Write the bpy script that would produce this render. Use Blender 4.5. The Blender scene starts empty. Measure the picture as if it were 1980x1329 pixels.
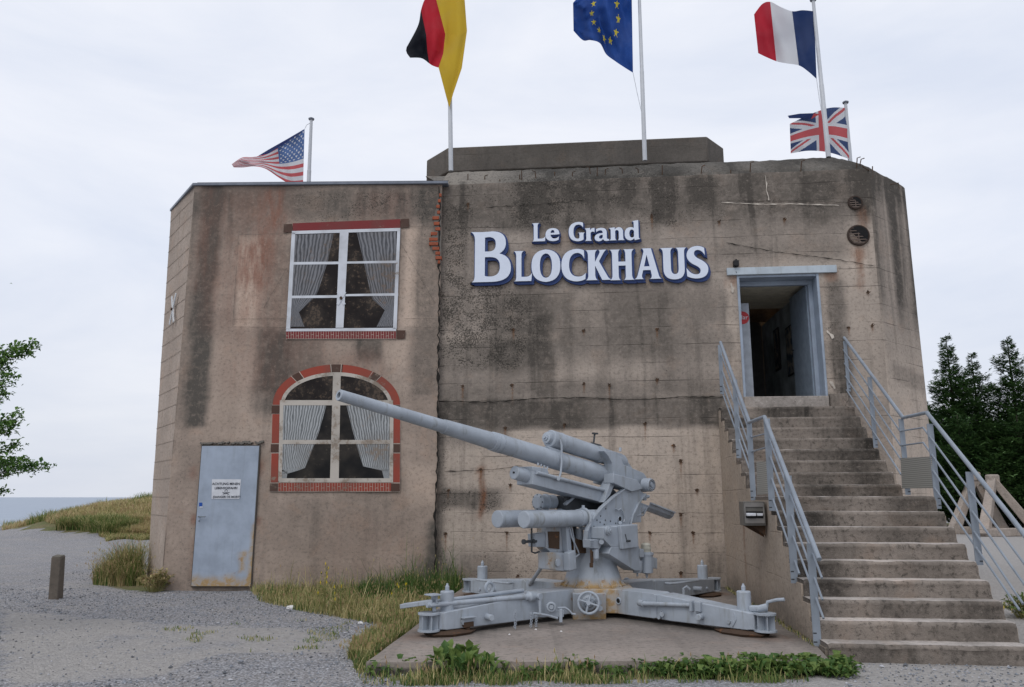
import bpy, bmesh, math, random
from mathutils import Vector, Matrix, noise as mnoise

# ------------------------------------------------------------------ camera, world, sun
W_, H_, F_ = 1980.0, 1329.0, 1509.0
PITCH = math.atan(297.0 / F_)
EYE = Vector((0, 0, 1.5))
SC = bpy.context.scene
COL = SC.collection
cam = bpy.data.cameras.new('camera'); camo = bpy.data.objects.new('camera', cam); COL.objects.link(camo)
camo.location = EYE; camo.rotation_euler = (math.pi / 2 + PITCH, 0, 0)
cam.sensor_width = 36; cam.lens = F_ / W_ * 36; cam.clip_end = 60000; cam.clip_start = 0.1
SC.camera = camo
SC.view_settings.view_transform = 'Standard'; SC.view_settings.look = 'None'
SC.view_settings.gamma = 1; SC.view_settings.exposure = 0.13
SUN_EL, SUN_AZ = math.radians(52), math.radians(205)      # high, behind and to the left of the viewer
wd = bpy.data.worlds.new('World'); SC.world = wd; wd.use_nodes = True
nt = wd.node_tree; nt.nodes.clear()
wo = nt.nodes.new('ShaderNodeOutputWorld'); bg = nt.nodes.new('ShaderNodeBackground')
sky = nt.nodes.new('ShaderNodeTexSky'); sky.sky_type = 'NISHITA'; sky.sun_disc = False
sky.sun_elevation = SUN_EL; sky.sun_rotation = SUN_AZ; sky.altitude = 10; sky.air_density = 1; sky.dust_density = 2
tc = nt.nodes.new('ShaderNodeTexCoord'); mp = nt.nodes.new('ShaderNodeMapping'); mp.inputs['Scale'].default_value = (1.0, 1.0, 3.2)
nz = nt.nodes.new('ShaderNodeTexNoise'); nz.inputs['Scale'].default_value = 2.1; nz.inputs['Detail'].default_value = 7; nz.inputs['Roughness'].default_value = .55
nz.inputs['Distortion'].default_value = .4
rp = nt.nodes.new('ShaderNodeValToRGB')
rp.color_ramp.elements[0].position = .32; rp.color_ramp.elements[0].color = (.70, .75, .865, 1)
rp.color_ramp.elements[1].position = .66; rp.color_ramp.elements[1].color = (.87, .89, .955, 1)
ml = nt.nodes.new('ShaderNodeVectorMath'); ml.operation = 'SCALE'; ml.inputs['Scale'].default_value = 10.0
sp = nt.nodes.new('ShaderNodeSeparateXYZ')
gr = nt.nodes.new('ShaderNodeMapRange'); gr.inputs['From Min'].default_value = 0; gr.inputs['From Max'].default_value = .28
gr.inputs['To Min'].default_value = .88; gr.inputs['To Max'].default_value = 1.0
mx = nt.nodes.new('ShaderNodeMix'); mx.data_type = 'RGBA'; mx.inputs[0].default_value = .93
ms = nt.nodes.new('ShaderNodeVectorMath'); ms.operation = 'SCALE'
L = nt.links.new
L(tc.outputs['Generated'], mp.inputs[0]); L(mp.outputs[0], nz.inputs['Vector']); L(nz.outputs[0], rp.inputs[0])
L(rp.outputs[0], ml.inputs[0]); L(tc.outputs['Generated'], sp.inputs[0]); L(sp.outputs['Z'], gr.inputs[0])
L(ml.outputs[0], ms.inputs[0]); L(gr.outputs[0], ms.inputs['Scale'])
L(sky.outputs[0], mx.inputs[6]); L(ms.outputs[0], mx.inputs[7]); L(mx.outputs[2], bg.inputs[0])
bg.inputs[1].default_value = 0.1; L(bg.outputs[0], wo.inputs[0])
sl = bpy.data.lights.new('sun', 'SUN'); sl.energy = 0.9; sl.angle = math.radians(28); sl.color = (1, .965, .92)
so = bpy.data.objects.new('sun', sl); COL.objects.link(so)
sd = Vector((math.sin(SUN_AZ) * math.cos(SUN_EL), math.cos(SUN_AZ) * math.cos(SUN_EL), math.sin(SUN_EL)))
so.rotation_euler = (-sd).to_track_quat('-Z', 'Y').to_euler()

# ------------------------------------------------------------------ geometry of the view: a point of the photo -> a ray -> a real plane
CT, ST = math.cos(PITCH), math.sin(PITCH)
def ray(px, py):
    dx, dy = (px - W_ / 2) / F_, (H_ / 2 - py) / F_
    return Vector((dx, CT - dy * ST, ST + dy * CT))
def proj(p):
    x, y, z = p[0], p[1], p[2] - 1.5
    d = y * CT + z * ST; u = -y * ST + z * CT
    if d < .1: return (-9999, -9999)
    return (W_ / 2 + F_ * x / d, H_ / 2 - F_ * u / d)
def at_d(px, py, d): return EYE + ray(px, py) * d
def ground(px, py, z=0.0):
    r = ray(px, py); return EYE + r * ((z - 1.5) / r.z)
class Plane:
    def __init__(s, o, yaw):
        a = math.radians(yaw); s.o = Vector(o); s.u = Vector((math.cos(a), -math.sin(a), 0)); s.n = Vector((-math.sin(a), -math.cos(a), 0))
    def px(s, x, y, off=0.0):
        r = ray(x, y); k = ((s.o + s.n * off - EYE).dot(s.n)) / r.dot(s.n); return EYE + r * k
    def uv(s, x, y, off=0.0):
        p = s.px(x, y, off) - s.o; return p.dot(s.u), p.z
    def pt(s, u, z, off=0.0): return s.o + s.u * u + s.n * off + Vector((0, 0, z))
def plane_from(o, u):
    P = Plane((0, 0, 0), 0); P.o = Vector(o); P.u = Vector(u).normalized(); P.n = Vector((P.u.y, -P.u.x, 0)); return P
def sst(a, b, x):
    t = max(0, min(1, (x - a) / (b - a))) if a != b else float(x > a); return t * t * (3 - 2 * t)

# ------------------------------------------------------------------ mesh collector
class MB:
    def __init__(s): s.v = []; s.f = []; s.m = []; s.uv = {}
    def add(s, vs, fs, m=0):
        b = len(s.v); s.v += [Vector(v) for v in vs]
        for f in fs: s.f.append(tuple(i + b for i in f)); s.m.append(m)
        return b
    def box(s, c, size, ax=None, m=0):
        c = Vector(c); hx, hy, hz = [q / 2 for q in size]
        X, Y, Z = ax or (Vector((1, 0, 0)), Vector((0, 1, 0)), Vector((0, 0, 1)))
        vs = [c + X * (hx * i) + Y * (hy * j) + Z * (hz * k) for k in (-1, 1) for j in (-1, 1) for i in (-1, 1)]
        s.add(vs, [(0, 2, 3, 1), (4, 5, 7, 6), (0, 1, 5, 4), (2, 6, 7, 3), (0, 4, 6, 2), (1, 3, 7, 5)], m)
    def beam(s, p0, p1, w, h, up=(0, 0, 1), m=0, w1=None, h1=None):
        p0, p1 = Vector(p0), Vector(p1); d = (p1 - p0).normalized(); up = Vector(up)
        t = d.cross(up); t = t.normalized() if t.length > 1e-5 else Vector((1, 0, 0)); n = t.cross(d)
        w1 = w if w1 is None else w1; h1 = h if h1 is None else h1
        vs = [p + t * (a * ww / 2) + n * (b * hh / 2) for p, ww, hh in ((p0, w, h), (p1, w1, h1)) for a, b in ((-1, -1), (1, -1), (1, 1), (-1, 1))]
        s.add(vs, [(3, 2, 1, 0), (4, 5, 6, 7), (0, 1, 5, 4), (1, 2, 6, 5), (2, 3, 7, 6), (3, 0, 4, 7)], m)
    def lathe(s, p0, p1, prof, n=24, m=0, capa=True, capb=True):
        """prof: list of (distance along p0->p1, radius)"""
        p0, p1 = Vector(p0), Vector(p1); d = (p1 - p0).normalized()
        a = d.orthogonal().normalized(); b = d.cross(a)
        vs = []
        for t, r in prof:
            for k in range(n):
                an = 2 * math.pi * k / n; vs.append(p0 + d * t + (a * math.cos(an) + b * math.sin(an)) * r)
        fs = []
        for i in range(len(prof) - 1):
            for k in range(n):
                k2 = (k + 1) % n; fs.append((i * n + k, i * n + k2, (i + 1) * n + k2, (i + 1) * n + k))
        if capa: fs.append(tuple(reversed(range(n))))
        if capb: fs.append(tuple((len(prof) - 1) * n + k for k in range(n)))
        s.add(vs, fs, m)
    def cyl(s, p0, p1, r, r1=None, n=20, m=0):
        Lg = (Vector(p1) - Vector(p0)).length; s.lathe(p0, p1, [(0, r), (Lg, r if r1 is None else r1)], n, m)
    def tube(s, pts, r, n=10, m=0):
        pts = [Vector(p) for p in pts]; vs = []; N = len(pts); prev = None
        for i, p in enumerate(pts):
            d = (pts[min(i + 1, N - 1)] - pts[max(i - 1, 0)]).normalized()
            a = d.orthogonal().normalized() if prev is None else (prev - d * prev.dot(d)).normalized()
            prev = a; b = d.cross(a); rr = r[i] if isinstance(r, (list, tuple)) else r
            for k in range(n):
                an = 2 * math.pi * k / n; vs.append(p + (a * math.cos(an) + b * math.sin(an)) * rr)
        fs = [(i * n + k, i * n + (k + 1) % n, (i + 1) * n + (k + 1) % n, (i + 1) * n + k) for i in range(N - 1) for k in range(n)]
        fs += [tuple(reversed(range(n))), tuple((N - 1) * n + k for k in range(n))]
        s.add(vs, fs, m)
    def prism(s, poly, vec, m=0):
        vec = Vector(vec); n = len(poly); a = [Vector(p) for p in poly]; b = [p + vec for p in a]
        fs = [tuple(reversed(range(n))), tuple(range(n, 2 * n))] + [(i, (i + 1) % n, n + (i + 1) % n, n + i) for i in range(n)]
        s.add(a + b, fs, m)
    def torus(s, c, nrm, R, r, n=28, k=8, m=0):
        c = Vector(c); nrm = Vector(nrm).normalized(); a = nrm.orthogonal().normalized(); b = nrm.cross(a); vs = []
        for i in range(n):
            t = 2 * math.pi * i / n; e = a * math.cos(t) + b * math.sin(t)
            for j in range(k):
                q = 2 * math.pi * j / k; vs.append(c + e * (R + r * math.cos(q)) + nrm * (r * math.sin(q)))
        s.add(vs, [(i * k + j, ((i + 1) % n) * k + j, ((i + 1) % n) * k + (j + 1) % k, i * k + (j + 1) % k) for i in range(n) for j in range(k)], m)
    def build(s, name, mats, parent=None, smooth=35, bevel=0, base=None, fix=True):
        me = bpy.data.meshes.new(name)
        base = Vector(base) if base is not None else (root_base(parent) if parent else Vector((0, 0, 0)))
        me.from_pydata([v - base for v in s.v], [], s.f)
        if not isinstance(mats, (list, tuple)): mats = [mats]
        for q in mats: me.materials.append(q)
        me.polygons.foreach_set('material_index', s.m)
        if fix or smooth:
            bm = bmesh.new(); bm.from_mesh(me)
            if fix: bmesh.ops.recalc_face_normals(bm, faces=bm.faces)
            if smooth:
                lim = math.radians(smooth)
                for f in bm.faces: f.smooth = True
                for e in bm.edges: e.smooth = len(e.link_faces) == 2 and e.calc_face_angle(0) < lim
            bm.to_mesh(me); bm.free()
        o = bpy.data.objects.new(name, me); COL.objects.link(o)
        if parent: o.parent = parent
        else: o.location = base
        if bevel:
            b = o.modifiers.new('bevel', 'BEVEL'); b.width = bevel; b.segments = 2; b.limit_method = 'ANGLE'; b.angle_limit = math.radians(40)
        return o
def root_base(o):
    while o.parent: o = o.parent
    return Vector(o.location)
def tag(o, label=None, cat=None, group=None, kind=None):
    for k, v in (('label', label), ('category', cat), ('group', group), ('kind', kind)):
        if v: o[k] = v
    return o
def thing(name, loc, label, cat, group=None):
    o = bpy.data.objects.new(name, None); o.empty_display_size = .2; COL.objects.link(o); o.location = Vector(loc)
    return tag(o, label, cat, group)
def nse(x, y, z=0.0, s=1.0): return mnoise.noise(Vector((x * s, y * s, z * s)))
def fbm(x, y, z=0.0, s=1.0, o=4):
    return mnoise.fractal(Vector((x * s, y * s, z * s)), 1.0, 2.0, o)

# ------------------------------------------------------------------ node materials
class NM:
    def __init__(s, name, rough=.85, spec=.3):
        s.mat = bpy.data.materials.new(name); s.mat.use_nodes = True; s.t = s.mat.node_tree; s.b = s.t.nodes['Principled BSDF']
        s.b.inputs['Roughness'].default_value = rough; s.b.inputs['Specular IOR Level'].default_value = spec
    def n(s, ty, **k):
        q = s.t.nodes.new(ty)
        for a, v in k.items():
            if hasattr(q, a) and a not in ('Scale',): setattr(q, a, v)
        return q
    def val(s, x, sock):
        if isinstance(x, (int, float)): sock.default_value = x
        elif isinstance(x, tuple): sock.default_value = x if len(x) == len(sock.default_value) else tuple(x) + (1,)
        else: s.t.links.new(x, sock)
    def coord(s, kind='Object', scale=(1, 1, 1)):
        c = s.n('ShaderNodeTexCoord'); m = s.n('ShaderNodeMapping'); m.inputs['Scale'].default_value = scale
        s.t.links.new(c.outputs[kind], m.inputs[0]); return m.outputs[0]
    def noise(s, v, sc, det=4, ro=.55, dist=0):
        q = s.n('ShaderNodeTexNoise'); s.t.links.new(v, q.inputs['Vector'])
        q.inputs['Scale'].default_value = sc; q.inputs['Detail'].default_value = det; q.inputs['Roughness'].default_value = ro; q.inputs['Distortion'].default_value = dist
        return q.outputs[0]
    def vor(s, v, sc, out='Distance', feat='F1'):
        q = s.n('ShaderNodeTexVoronoi'); q.feature = feat; s.t.links.new(v, q.inputs['Vector']); q.inputs['Scale'].default_value = sc; return q.outputs[out]
    def rng(s, x, a, b, c=0.0, d=1.0):
        q = s.n('ShaderNodeMapRange'); q.interpolation_type = 'SMOOTHSTEP'
        for i, v in enumerate((x, a, b, c, d)): s.val(v, q.inputs[i])
        return q.outputs[0]
    def math(s, op, a, b=0.0, c=0.0, clamp=False):
        q = s.n('ShaderNodeMath'); q.operation = op; q.use_clamp = clamp
        s.val(a, q.inputs[0]); s.val(b, q.inputs[1]); s.val(c, q.inputs[2]); return q.outputs[0]
    def mix(s, f, a, b, mode='MIX'):
        q = s.n('ShaderNodeMix'); q.data_type = 'RGBA'; q.blend_type = mode; q.clamp_factor = True
        s.val(f, q.inputs[0]); s.val(a, q.inputs[6]); s.val(b, q.inputs[7]); return q.outputs[2]
    def sep(s, v):
        q = s.n('ShaderNodeSeparateXYZ'); s.t.links.new(v, q.inputs[0]); return q.outputs
    def comb(s, x, y, z=0.0):
        q = s.n('ShaderNodeCombineXYZ'); s.val(x, q.inputs[0]); s.val(y, q.inputs[1]); s.val(z, q.inputs[2]); return q.outputs[0]
    def attr(s, name):
        q = s.n('ShaderNodeAttribute'); q.attribute_name = name; return q.outputs['Color']
    def col(s, c): s.val(c, s.b.inputs['Base Color'])
    def bump(s, h, st=.5, d=.01):
        q = s.n('ShaderNodeBump'); q.inputs['Strength'].default_value = st; q.inputs['Distance'].default_value = d
        s.t.links.new(h, q.inputs['Height']); s.t.links.new(q.outputs[0], s.b.inputs['Normal'])
def c8(r, g, b):
    f = lambda x: (x / 255 / 12.92) if x / 255 <= .04045 else ((x / 255 + .055) / 1.055) ** 2.4
    return (f(r), f(g), f(b), 1)
def mul(c, k): return (c[0] * k, c[1] * k, c[2] * k, 1)

def concrete(name, base=(.34, .285, .235, 1), dark=(.075, .068, .06, 1), boards=.42, lines=1.0, lichen=1.0, auto=.35, uv=True, patch=.5, bump=.6, tone=.25, mott=.42, rustc=(.20, .085, .042, 1)):
    """board-marked weathered concrete; colour attribute 'mask': R damp grime, G rust red, B bare light, A black lichen"""
    M = NM(name, .92, .2); v = M.coord('UV' if uv else 'Object'); x, y, z = (M.sep(v)[0], M.sep(v)[1], M.sep(v)[2])
    if not uv: y = z
    at = M.n('ShaderNodeAttribute'); at.attribute_name = 'mask'; r, g, b = M.sep(at.outputs['Color'])
    a2 = M.n('ShaderNodeAttribute'); a2.attribute_name = 'lich'; al = a2.outputs['Fac']
    big = M.noise(v, .9, 5, .6); mid = M.noise(v, 4.5, 5, .65, .3); fine = M.noise(v, 38, 4, .7); grit = M.noise(v, 120, 2, .6)
    c = M.mix(M.rng(big, .3, .7), mul(base, .80), mul(base, 1.16))
    c = M.mix(M.rng(mid, .35, .68, 0, .6), c, mul(base, .74))
    c = M.mix(M.rng(M.noise(v, 2.2, 4, .6, .5), .52, .7, 0, .35), c, (base[0] * 1.15, base[1] * .98, base[2] * .86, 1))
    # vertical run-off streaks
    sv = M.comb(M.math('MULTIPLY', x, 3.4), M.math('MULTIPLY', y, .22), 0.0); stn = M.noise(sv, 1.0, 6, .62, .2)
    # boards
    if boards:
        wob = M.math('MULTIPLY', M.math('SUBTRACT', M.noise(v, 1.3, 2), .5), .05)
        zb = M.math('DIVIDE', M.math('ADD', y, wob), boards); fr = M.math('FRACT', zb)
        d = M.math('ABSOLUTE', M.math('SUBTRACT', fr, .5)); line = M.rng(d, .5 - .009 / boards, .5 - .002 / boards)
        vis = M.rng(M.noise(M.comb(M.math('MULTIPLY', x, .9), M.math('MULTIPLY', y, 3.0)), 1.3, 3), .40, .66)
        line = M.math('MULTIPLY', line, vis); line = M.math('MULTIPLY', line, lines)
        wn = M.n('ShaderNodeTexWhiteNoise'); wn.noise_dimensions = '2D'
        M.t.links.new(M.comb(M.math('FLOOR', M.math('DIVIDE', M.math('ADD', x, M.math('MULTIPLY', M.math('FLOOR', zb), 1.7)), 2.3)), M.math('FLOOR', zb)), wn.inputs[0])
        c = M.mix(M.math('MULTIPLY', wn.outputs[0], tone), c, mul(base, .62))
        gv = M.noise(M.comb(M.math('MULTIPLY', x, 1.6), M.math('MULTIPLY', y, 60.0)), 1.0, 3, .6); c = M.mix(M.rng(gv, .5, .75, 0, .22), c, mul(base, .55))
        # a board-long patch that is paler
    c = M.mix(M.math('MULTIPLY', b, M.rng(mid, .3, .6, .5, 1.0)), c, (base[0] * 1.6, base[1] * 1.57, base[2] * 1.53, 1))
    # grime
    gm = M.math('ADD', M.math('MULTIPLY', r, 1.25), M.rng(stn, .5, .72, 0, auto))
    gm = M.math('MULTIPLY', gm, M.rng(M.noise(v, 7, 6, .7, .3), .28, .62, .66, 1.0), clamp=True)
    c = M.mix(gm, c, dark)
    # red / rust
    rn = M.rng(M.noise(M.comb(M.math('MULTIPLY', x, 6.0), M.math('MULTIPLY', y, 1.2)), 1.2, 5, .65), .33, .62, .35, 1.0)
    c = M.mix(M.math('MULTIPLY', g, rn), c, rustc)
    # lichen: black crusty speckle
    ls = M.noise(v, 36, 6, .72, .5); lw = M.noise(v, 3.2, 3, .6)
    th = M.math('SUBTRACT', .69, M.math('MULTIPLY', M.math('MULTIPLY', al, lichen), M.rng(lw, .3, .65, .10, .24)))
    sp = M.math('GREATER_THAN', ls, th); sp = M.rng(M.math('SUBTRACT', ls, th), -.01, .03)
    c = M.mix(M.math('MULTIPLY', sp, .8), c, (.03, .028, .024, 1))
    mo = M.noise(v, 19, 6, .75, .2); c = M.mix(M.rng(mo, .50, .66, 0, mott), c, mul(dark, .9)); c = M.mix(M.rng(mo, .46, .30, 0, mott * .6), c, mul(base, 1.4))
    # pale grit and pits
    c = M.mix(M.rng(fine, .60, .78, 0, .30), c, (.50, .46, .40, 1))
    c = M.mix(M.rng(fine, .40, .24, 0, .55), c, mul(dark, .8))
    pit = M.rng(M.vor(v, 6.3), .07, .02); pit = M.math('MULTIPLY', pit, M.rng(lw, .45, .6)); c = M.mix(M.math('MULTIPLY', pit, .8), c, (.03, .027, .022, 1))
    if boards: c = M.mix(M.math('MULTIPLY', line, .62), c, (.06, .052, .045, 1))
    M.col(c)
    h = M.math('ADD', M.math('MULTIPLY', fine, .5), M.math('MULTIPLY', grit, .25)); h = M.math('ADD', h, M.math('MULTIPLY', mid, .8)); h = M.math('SUBTRACT', h, M.math('MULTIPLY', pit, .8))
    if boards: h = M.math('SUBTRACT', h, M.math('MULTIPLY', line, .9))
    M.bump(h, bump, .02); return M.mat

def painted(name, col, rust=.25, rough=.55, wear=.5, streak=True):
    M = NM(name, rough, .4); v = M.coord('Object'); x, y, z = M.sep(v)[0:3]
    at = M.n('ShaderNodeAttribute'); at.attribute_name = 'mask'; g = M.sep(at.outputs['Color'])[1]
    a = M.noise(v, 3, 4, .6); c = M.mix(M.rng(a, .3, .7), mul(col, .86), mul(col, 1.08))
    st = M.noise(M.comb(M.math('MULTIPLY', x, 9), M.math('MULTIPLY', y, 9), M.math('MULTIPLY', z, 1.1)), 1.2, 5, .65)
    c = M.mix(M.rng(st, .52, .78, 0, wear), c, (col[0] * .62, col[1] * .58, col[2] * .50, 1))
    rn = M.noise(v, 11, 6, .7, .3); th = M.math('SUBTRACT', M.math('ADD', rn, M.math('MULTIPLY', g, .30)), .0)
    c = M.mix(M.rng(th, .74 - rust * .2, .86 - rust * .2, 0, .9), c, (.20, .085, .03, 1))
    c = M.mix(M.math('MULTIPLY', M.rng(g, .1, .8), M.rng(rn, .3, .6, .35, .9)), c, (.40, .27, .12, 1))
    fine = M.noise(v, 60, 3, .6); M.col(c); M.bump(M.math('ADD', fine, M.math('MULTIPLY', a, 2)), .22, .006); return M.mat

def plain(name, col, rough=.7, var=.12, sc=8, bump=.1, spec=.3):
    M = NM(name, rough, spec); v = M.coord('Object'); a = M.noise(v, sc, 4, .6)
    M.col(M.mix(M.rng(a, .3, .7), mul(col, 1 - var), mul(col, 1 + var))); M.bump(M.noise(v, sc * 5, 3), bump, .005); return M.mat
def emit(name, col, st):
    M = NM(name); M.col((0, 0, 0, 1)); M.b.inputs['Emission Color'].default_value = col; M.b.inputs['Emission Strength'].default_value = st; return M.mat
def leaf(name, c0, c1, sc=3.0, trans=.25):
    M = NM(name, .6, .25); v = M.coord('Object'); a = M.noise(v, sc, 3, .6); b = M.noise(v, sc * 9, 2, .6)
    M.col(M.mix(M.rng(b, .4, .62), M.mix(M.rng(a, .35, .65), c0, c1), mul(c1, 1.15)))
    M.b.inputs['Subsurface Weight'].default_value = 0.0
    tr = M.n('ShaderNodeBsdfTranslucent'); tr.inputs[0].default_value = mul(c1, 1.3); mxs = M.n('ShaderNodeMixShader'); mxs.inputs[0].default_value = trans
    out = M.t.nodes['Material Output']; M.t.links.new(M.b.outputs[0], mxs.inputs[1]); M.t.links.new(tr.outputs[0], mxs.inputs[2]); M.t.links.new(mxs.outputs[0], out.inputs[0])
    return M.mat

# ------------------------------------------------------------------ materials
CONC = concrete('board_marked_concrete', base=(.385, .33, .283, 1), dark=(.084, .074, .064, 1), boards=.31, tone=.38, auto=.5)
CONC_TOP = concrete('crusted_roof_concrete', base=(.165, .152, .135, 1), dark=(.05, .046, .04, 1), boards=0, auto=.6, lichen=1.5, mott=.85, bump=1.0)
CONC_DK = concrete('dark_turret_concrete', base=(.135, .122, .108, 1), dark=(.06, .055, .05, 1), boards=.5, lines=.5, auto=.4)
REND = concrete('old_brown_render', base=(.38, .305, .253, 1), boards=0, auto=.32, bump=.45, dark=(.098, .088, .077, 1), rustc=(.235, .115, .082, 1))
BLOCKS = concrete('pale_blockwork', base=(.40, .335, .285, 1), boards=0, auto=.15, bump=.35)
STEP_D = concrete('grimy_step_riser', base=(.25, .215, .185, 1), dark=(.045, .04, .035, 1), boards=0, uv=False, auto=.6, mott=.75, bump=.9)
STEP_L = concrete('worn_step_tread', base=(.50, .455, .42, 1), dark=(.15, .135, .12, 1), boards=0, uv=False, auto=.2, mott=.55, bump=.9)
CHEEK = concrete('stair_side_concrete', base=(.43, .36, .295, 1), boards=.5, auto=.12, lines=.6, tone=.18)
SLAB = concrete('gun_slab_concrete', base=(.27, .235, .21, 1), dark=(.085, .078, .07, 1), boards=0, uv=False, auto=.4, bump=.5, mott=.5)
CAST = concrete('cast_obstacle_concrete', base=(.36, .31, .27, 1), boards=0, uv=False, auto=.3)
GALV = painted('galvanised_steel', (.24, .275, .32, 1), rust=-.2, rough=.45, wear=.5)
GUNP = painted('pale_grey_gun_paint', (.355, .395, .445, 1), rust=.32, rough=.45, wear=1.0)
GUND = plain('dark_gun_steel', (.05, .055, .06, 1), .5)
RUST = painted('rusty_iron', (.07, .042, .026, 1), rust=.9, rough=.9)
DOORP = painted('blue_grey_door_paint', (.33, .385, .47, 1), rust=.16, rough=.5, wear=.35)
FRAMEP = painted('door_frame_paint', (.29, .345, .42, 1), rust=-.05, rough=.5, wear=.4)
LINTP = painted('pale_lintel_paint', (.42, .48, .53, 1), rust=.22, rough=.6, wear=.6)
BLACK = plain('black_plastic', (.012, .012, .013, 1), .5)
WHITEP = plain('white_sign_face', (.66, .72, .83, 1), .45, .02)
BLUEP = plain('blue_sign_edge', (.028, .055, .17, 1), .5, .06)
ZINC = plain('zinc_edging', (.17, .19, .23, 1), .45)
BRICK = concrete('red_brick', base=(.34, .10, .055, 1), dark=(.12, .05, .035, 1), boards=0, uv=False, auto=.3)
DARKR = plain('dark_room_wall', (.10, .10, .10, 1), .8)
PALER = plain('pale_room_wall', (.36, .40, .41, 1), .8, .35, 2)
CEILR = plain('cream_board_ceiling', (.70, .65, .52, 1), .8)
PAPER = plain('paper', (.60, .62, .66, 1), .8, .06)
INK = plain('ink', (.03, .035, .05, 1), .8)
def mural(name, col, worn=.4, under=(.30, .24, .19, 1), stripes=None, sc=9):
    """flat paint on render, flaking off where the noise says so"""
    M = NM(name, .85, .2); v = M.coord('Object'); c = col
    if stripes:
        uv = M.coord('UV'); sx = M.sep(uv)[0]; w = M.math('ADD', M.math('MULTIPLY', sx, stripes), M.math('MULTIPLY', M.noise(uv, 5, 2), 1.6))
        t = M.math('FRACT', w); t = M.math('ABSOLUTE', M.math('SUBTRACT', t, .5)); k = M.rng(t, .02, .46, .12, .9)
        c = M.mix(k, (col[0] * .16, col[1] * .17, col[2] * .18, 1), col); c = M.mix(M.rng(M.noise(uv, 7, 4, .7), .4, .7, 0, .5), c, mul(col, .55))
    n1 = M.noise(v, sc, 7, .74, .3); n2 = M.noise(v, 1.6, 3, .6)
    k = M.rng(M.math('ADD', M.math('MULTIPLY', n1, .6), M.math('MULTIPLY', n2, .4)), .60 - worn * .16, .66 - worn * .14)
    c = M.mix(M.math('MULTIPLY', k, .85), c, under); c = M.mix(M.rng(n2, .4, .7, 0, .35), c, (.10, .085, .07, 1)); M.col(c); return M.mat
MUR_DARK = mural('painted_dark_pane', (.016, .013, .013, 1), .52, (.105, .075, .055, 1), sc=14)
MUR_DARK2 = mural('painted_black_pane', (.012, .012, .013, 1), .18, (.10, .08, .065, 1), sc=14)
MUR_WHITE = mural('painted_white_frame', (.62, .65, .70, 1), .05)
MUR_CREAM = mural('painted_dirty_frame', (.50, .46, .41, 1), .55)
MUR_RED = mural('painted_red_brick', (.30, .065, .045, 1), .12); MUR_RED2 = mural('painted_dull_red', (.20, .04, .042, 1), .15)
MUR_BROWN = mural('painted_brown_brick', (.085, .048, .038, 1), .15); MUR_LINE = mural('painted_mortar_line', (.50, .42, .36, 1), .35)
MUR_CURT = mural('painted_grey_curtain', (.25, .255, .275, 1), .34, (.19, .145, .12, 1), stripes=10); MUR_CURT2 = mural('painted_white_curtain', (.46, .48, .49, 1), .30, stripes=15)

# ------------------------------------------------------------------ planes of the building
FAC = Plane((3.45, 12.85, 0), 5.6)          # bunker front
ANX = Plane((-5.73, 13.28, 0), 1.0)         # rendered annex front
def apply_masks(o, fn):
    me = o.data; me.color_attributes.new('mask', 'FLOAT_COLOR', 'POINT'); me.attributes.new('lich', 'FLOAT', 'POINT'); a = me.attributes['mask']; l = me.attributes['lich']
    base = root_base(o) if o.parent else Vector(o.location); cs = []; ls = []
    for v in me.vertices:
        r, g, b, k = fn(v.co + base); cs += [r, g, b, 1]; ls.append(k)
    a.data.foreach_set('color', cs); l.data.foreach_set('value', ls)
def uvbox(o, P):
    me = o.data; base = root_base(o) if o.parent else Vector(o.location); uvl = me.uv_layers.new(name='UVMap').data
    for f in me.polygons:
        n = f.normal; au, an, az = abs(n.dot(P.u)), abs(n.dot(P.n)), abs(n.z)
        for li in f.loop_indices:
            p = me.vertices[me.loops[li].vertex_index].co + base - P.o
            if az > max(au, an): q = (p.dot(P.u), p.dot(P.n))
            elif au > an: q = (p.dot(P.n) + 40, p.z)
            else: q = (p.dot(P.u), p.z)
            uvl[li].uv = q
def stain_fn(P, items):
    """items: (channel, x0,y0,x1,y1, value, soft, lean) in photo pixels on plane P -> rectangles on the wall"""
    rec = []
    for it in items:
        ch, x0, y0, x1, y1, val, soft = it[:7]
        ym = (y0 + y1) / 2
        ua, _ = P.uv(x0, ym); ub, _ = P.uv(x1, ym); _, zb = P.uv((x0 + x1) / 2, y0); _, za = P.uv((x0 + x1) / 2, y1)
        sh = it[7] if len(it) > 7 else soft
        rec.append((ch, ua, ub, za, zb, val, soft / 120.0, sh / 120.0))
    def fn(p):
        q = p - P.o; u, z = q.dot(P.u), q.z; out = [0, 0, 0, 0]
        u += nse(u, z, 3, 1.7) * .09 + nse(u, z * 4, 9, 4) * .03; zz = z + nse(u, z, 7, 1.7) * .05
        for ch, ua, ub, za, zb, val, s, sv in rec:
            if u < ua - s or u > ub + s or zz < za - sv or zz > zb + sv: continue
            k = sst(ua - s, ua + s, u) * (1 - sst(ub - s, ub + s, u)) * sst(za - sv, za + sv, zz) * (1 - sst(zb - sv, zb + sv, zz)) * val
            out[ch] = out[ch] + k * (1 - out[ch])
        return out
    return fn
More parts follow.
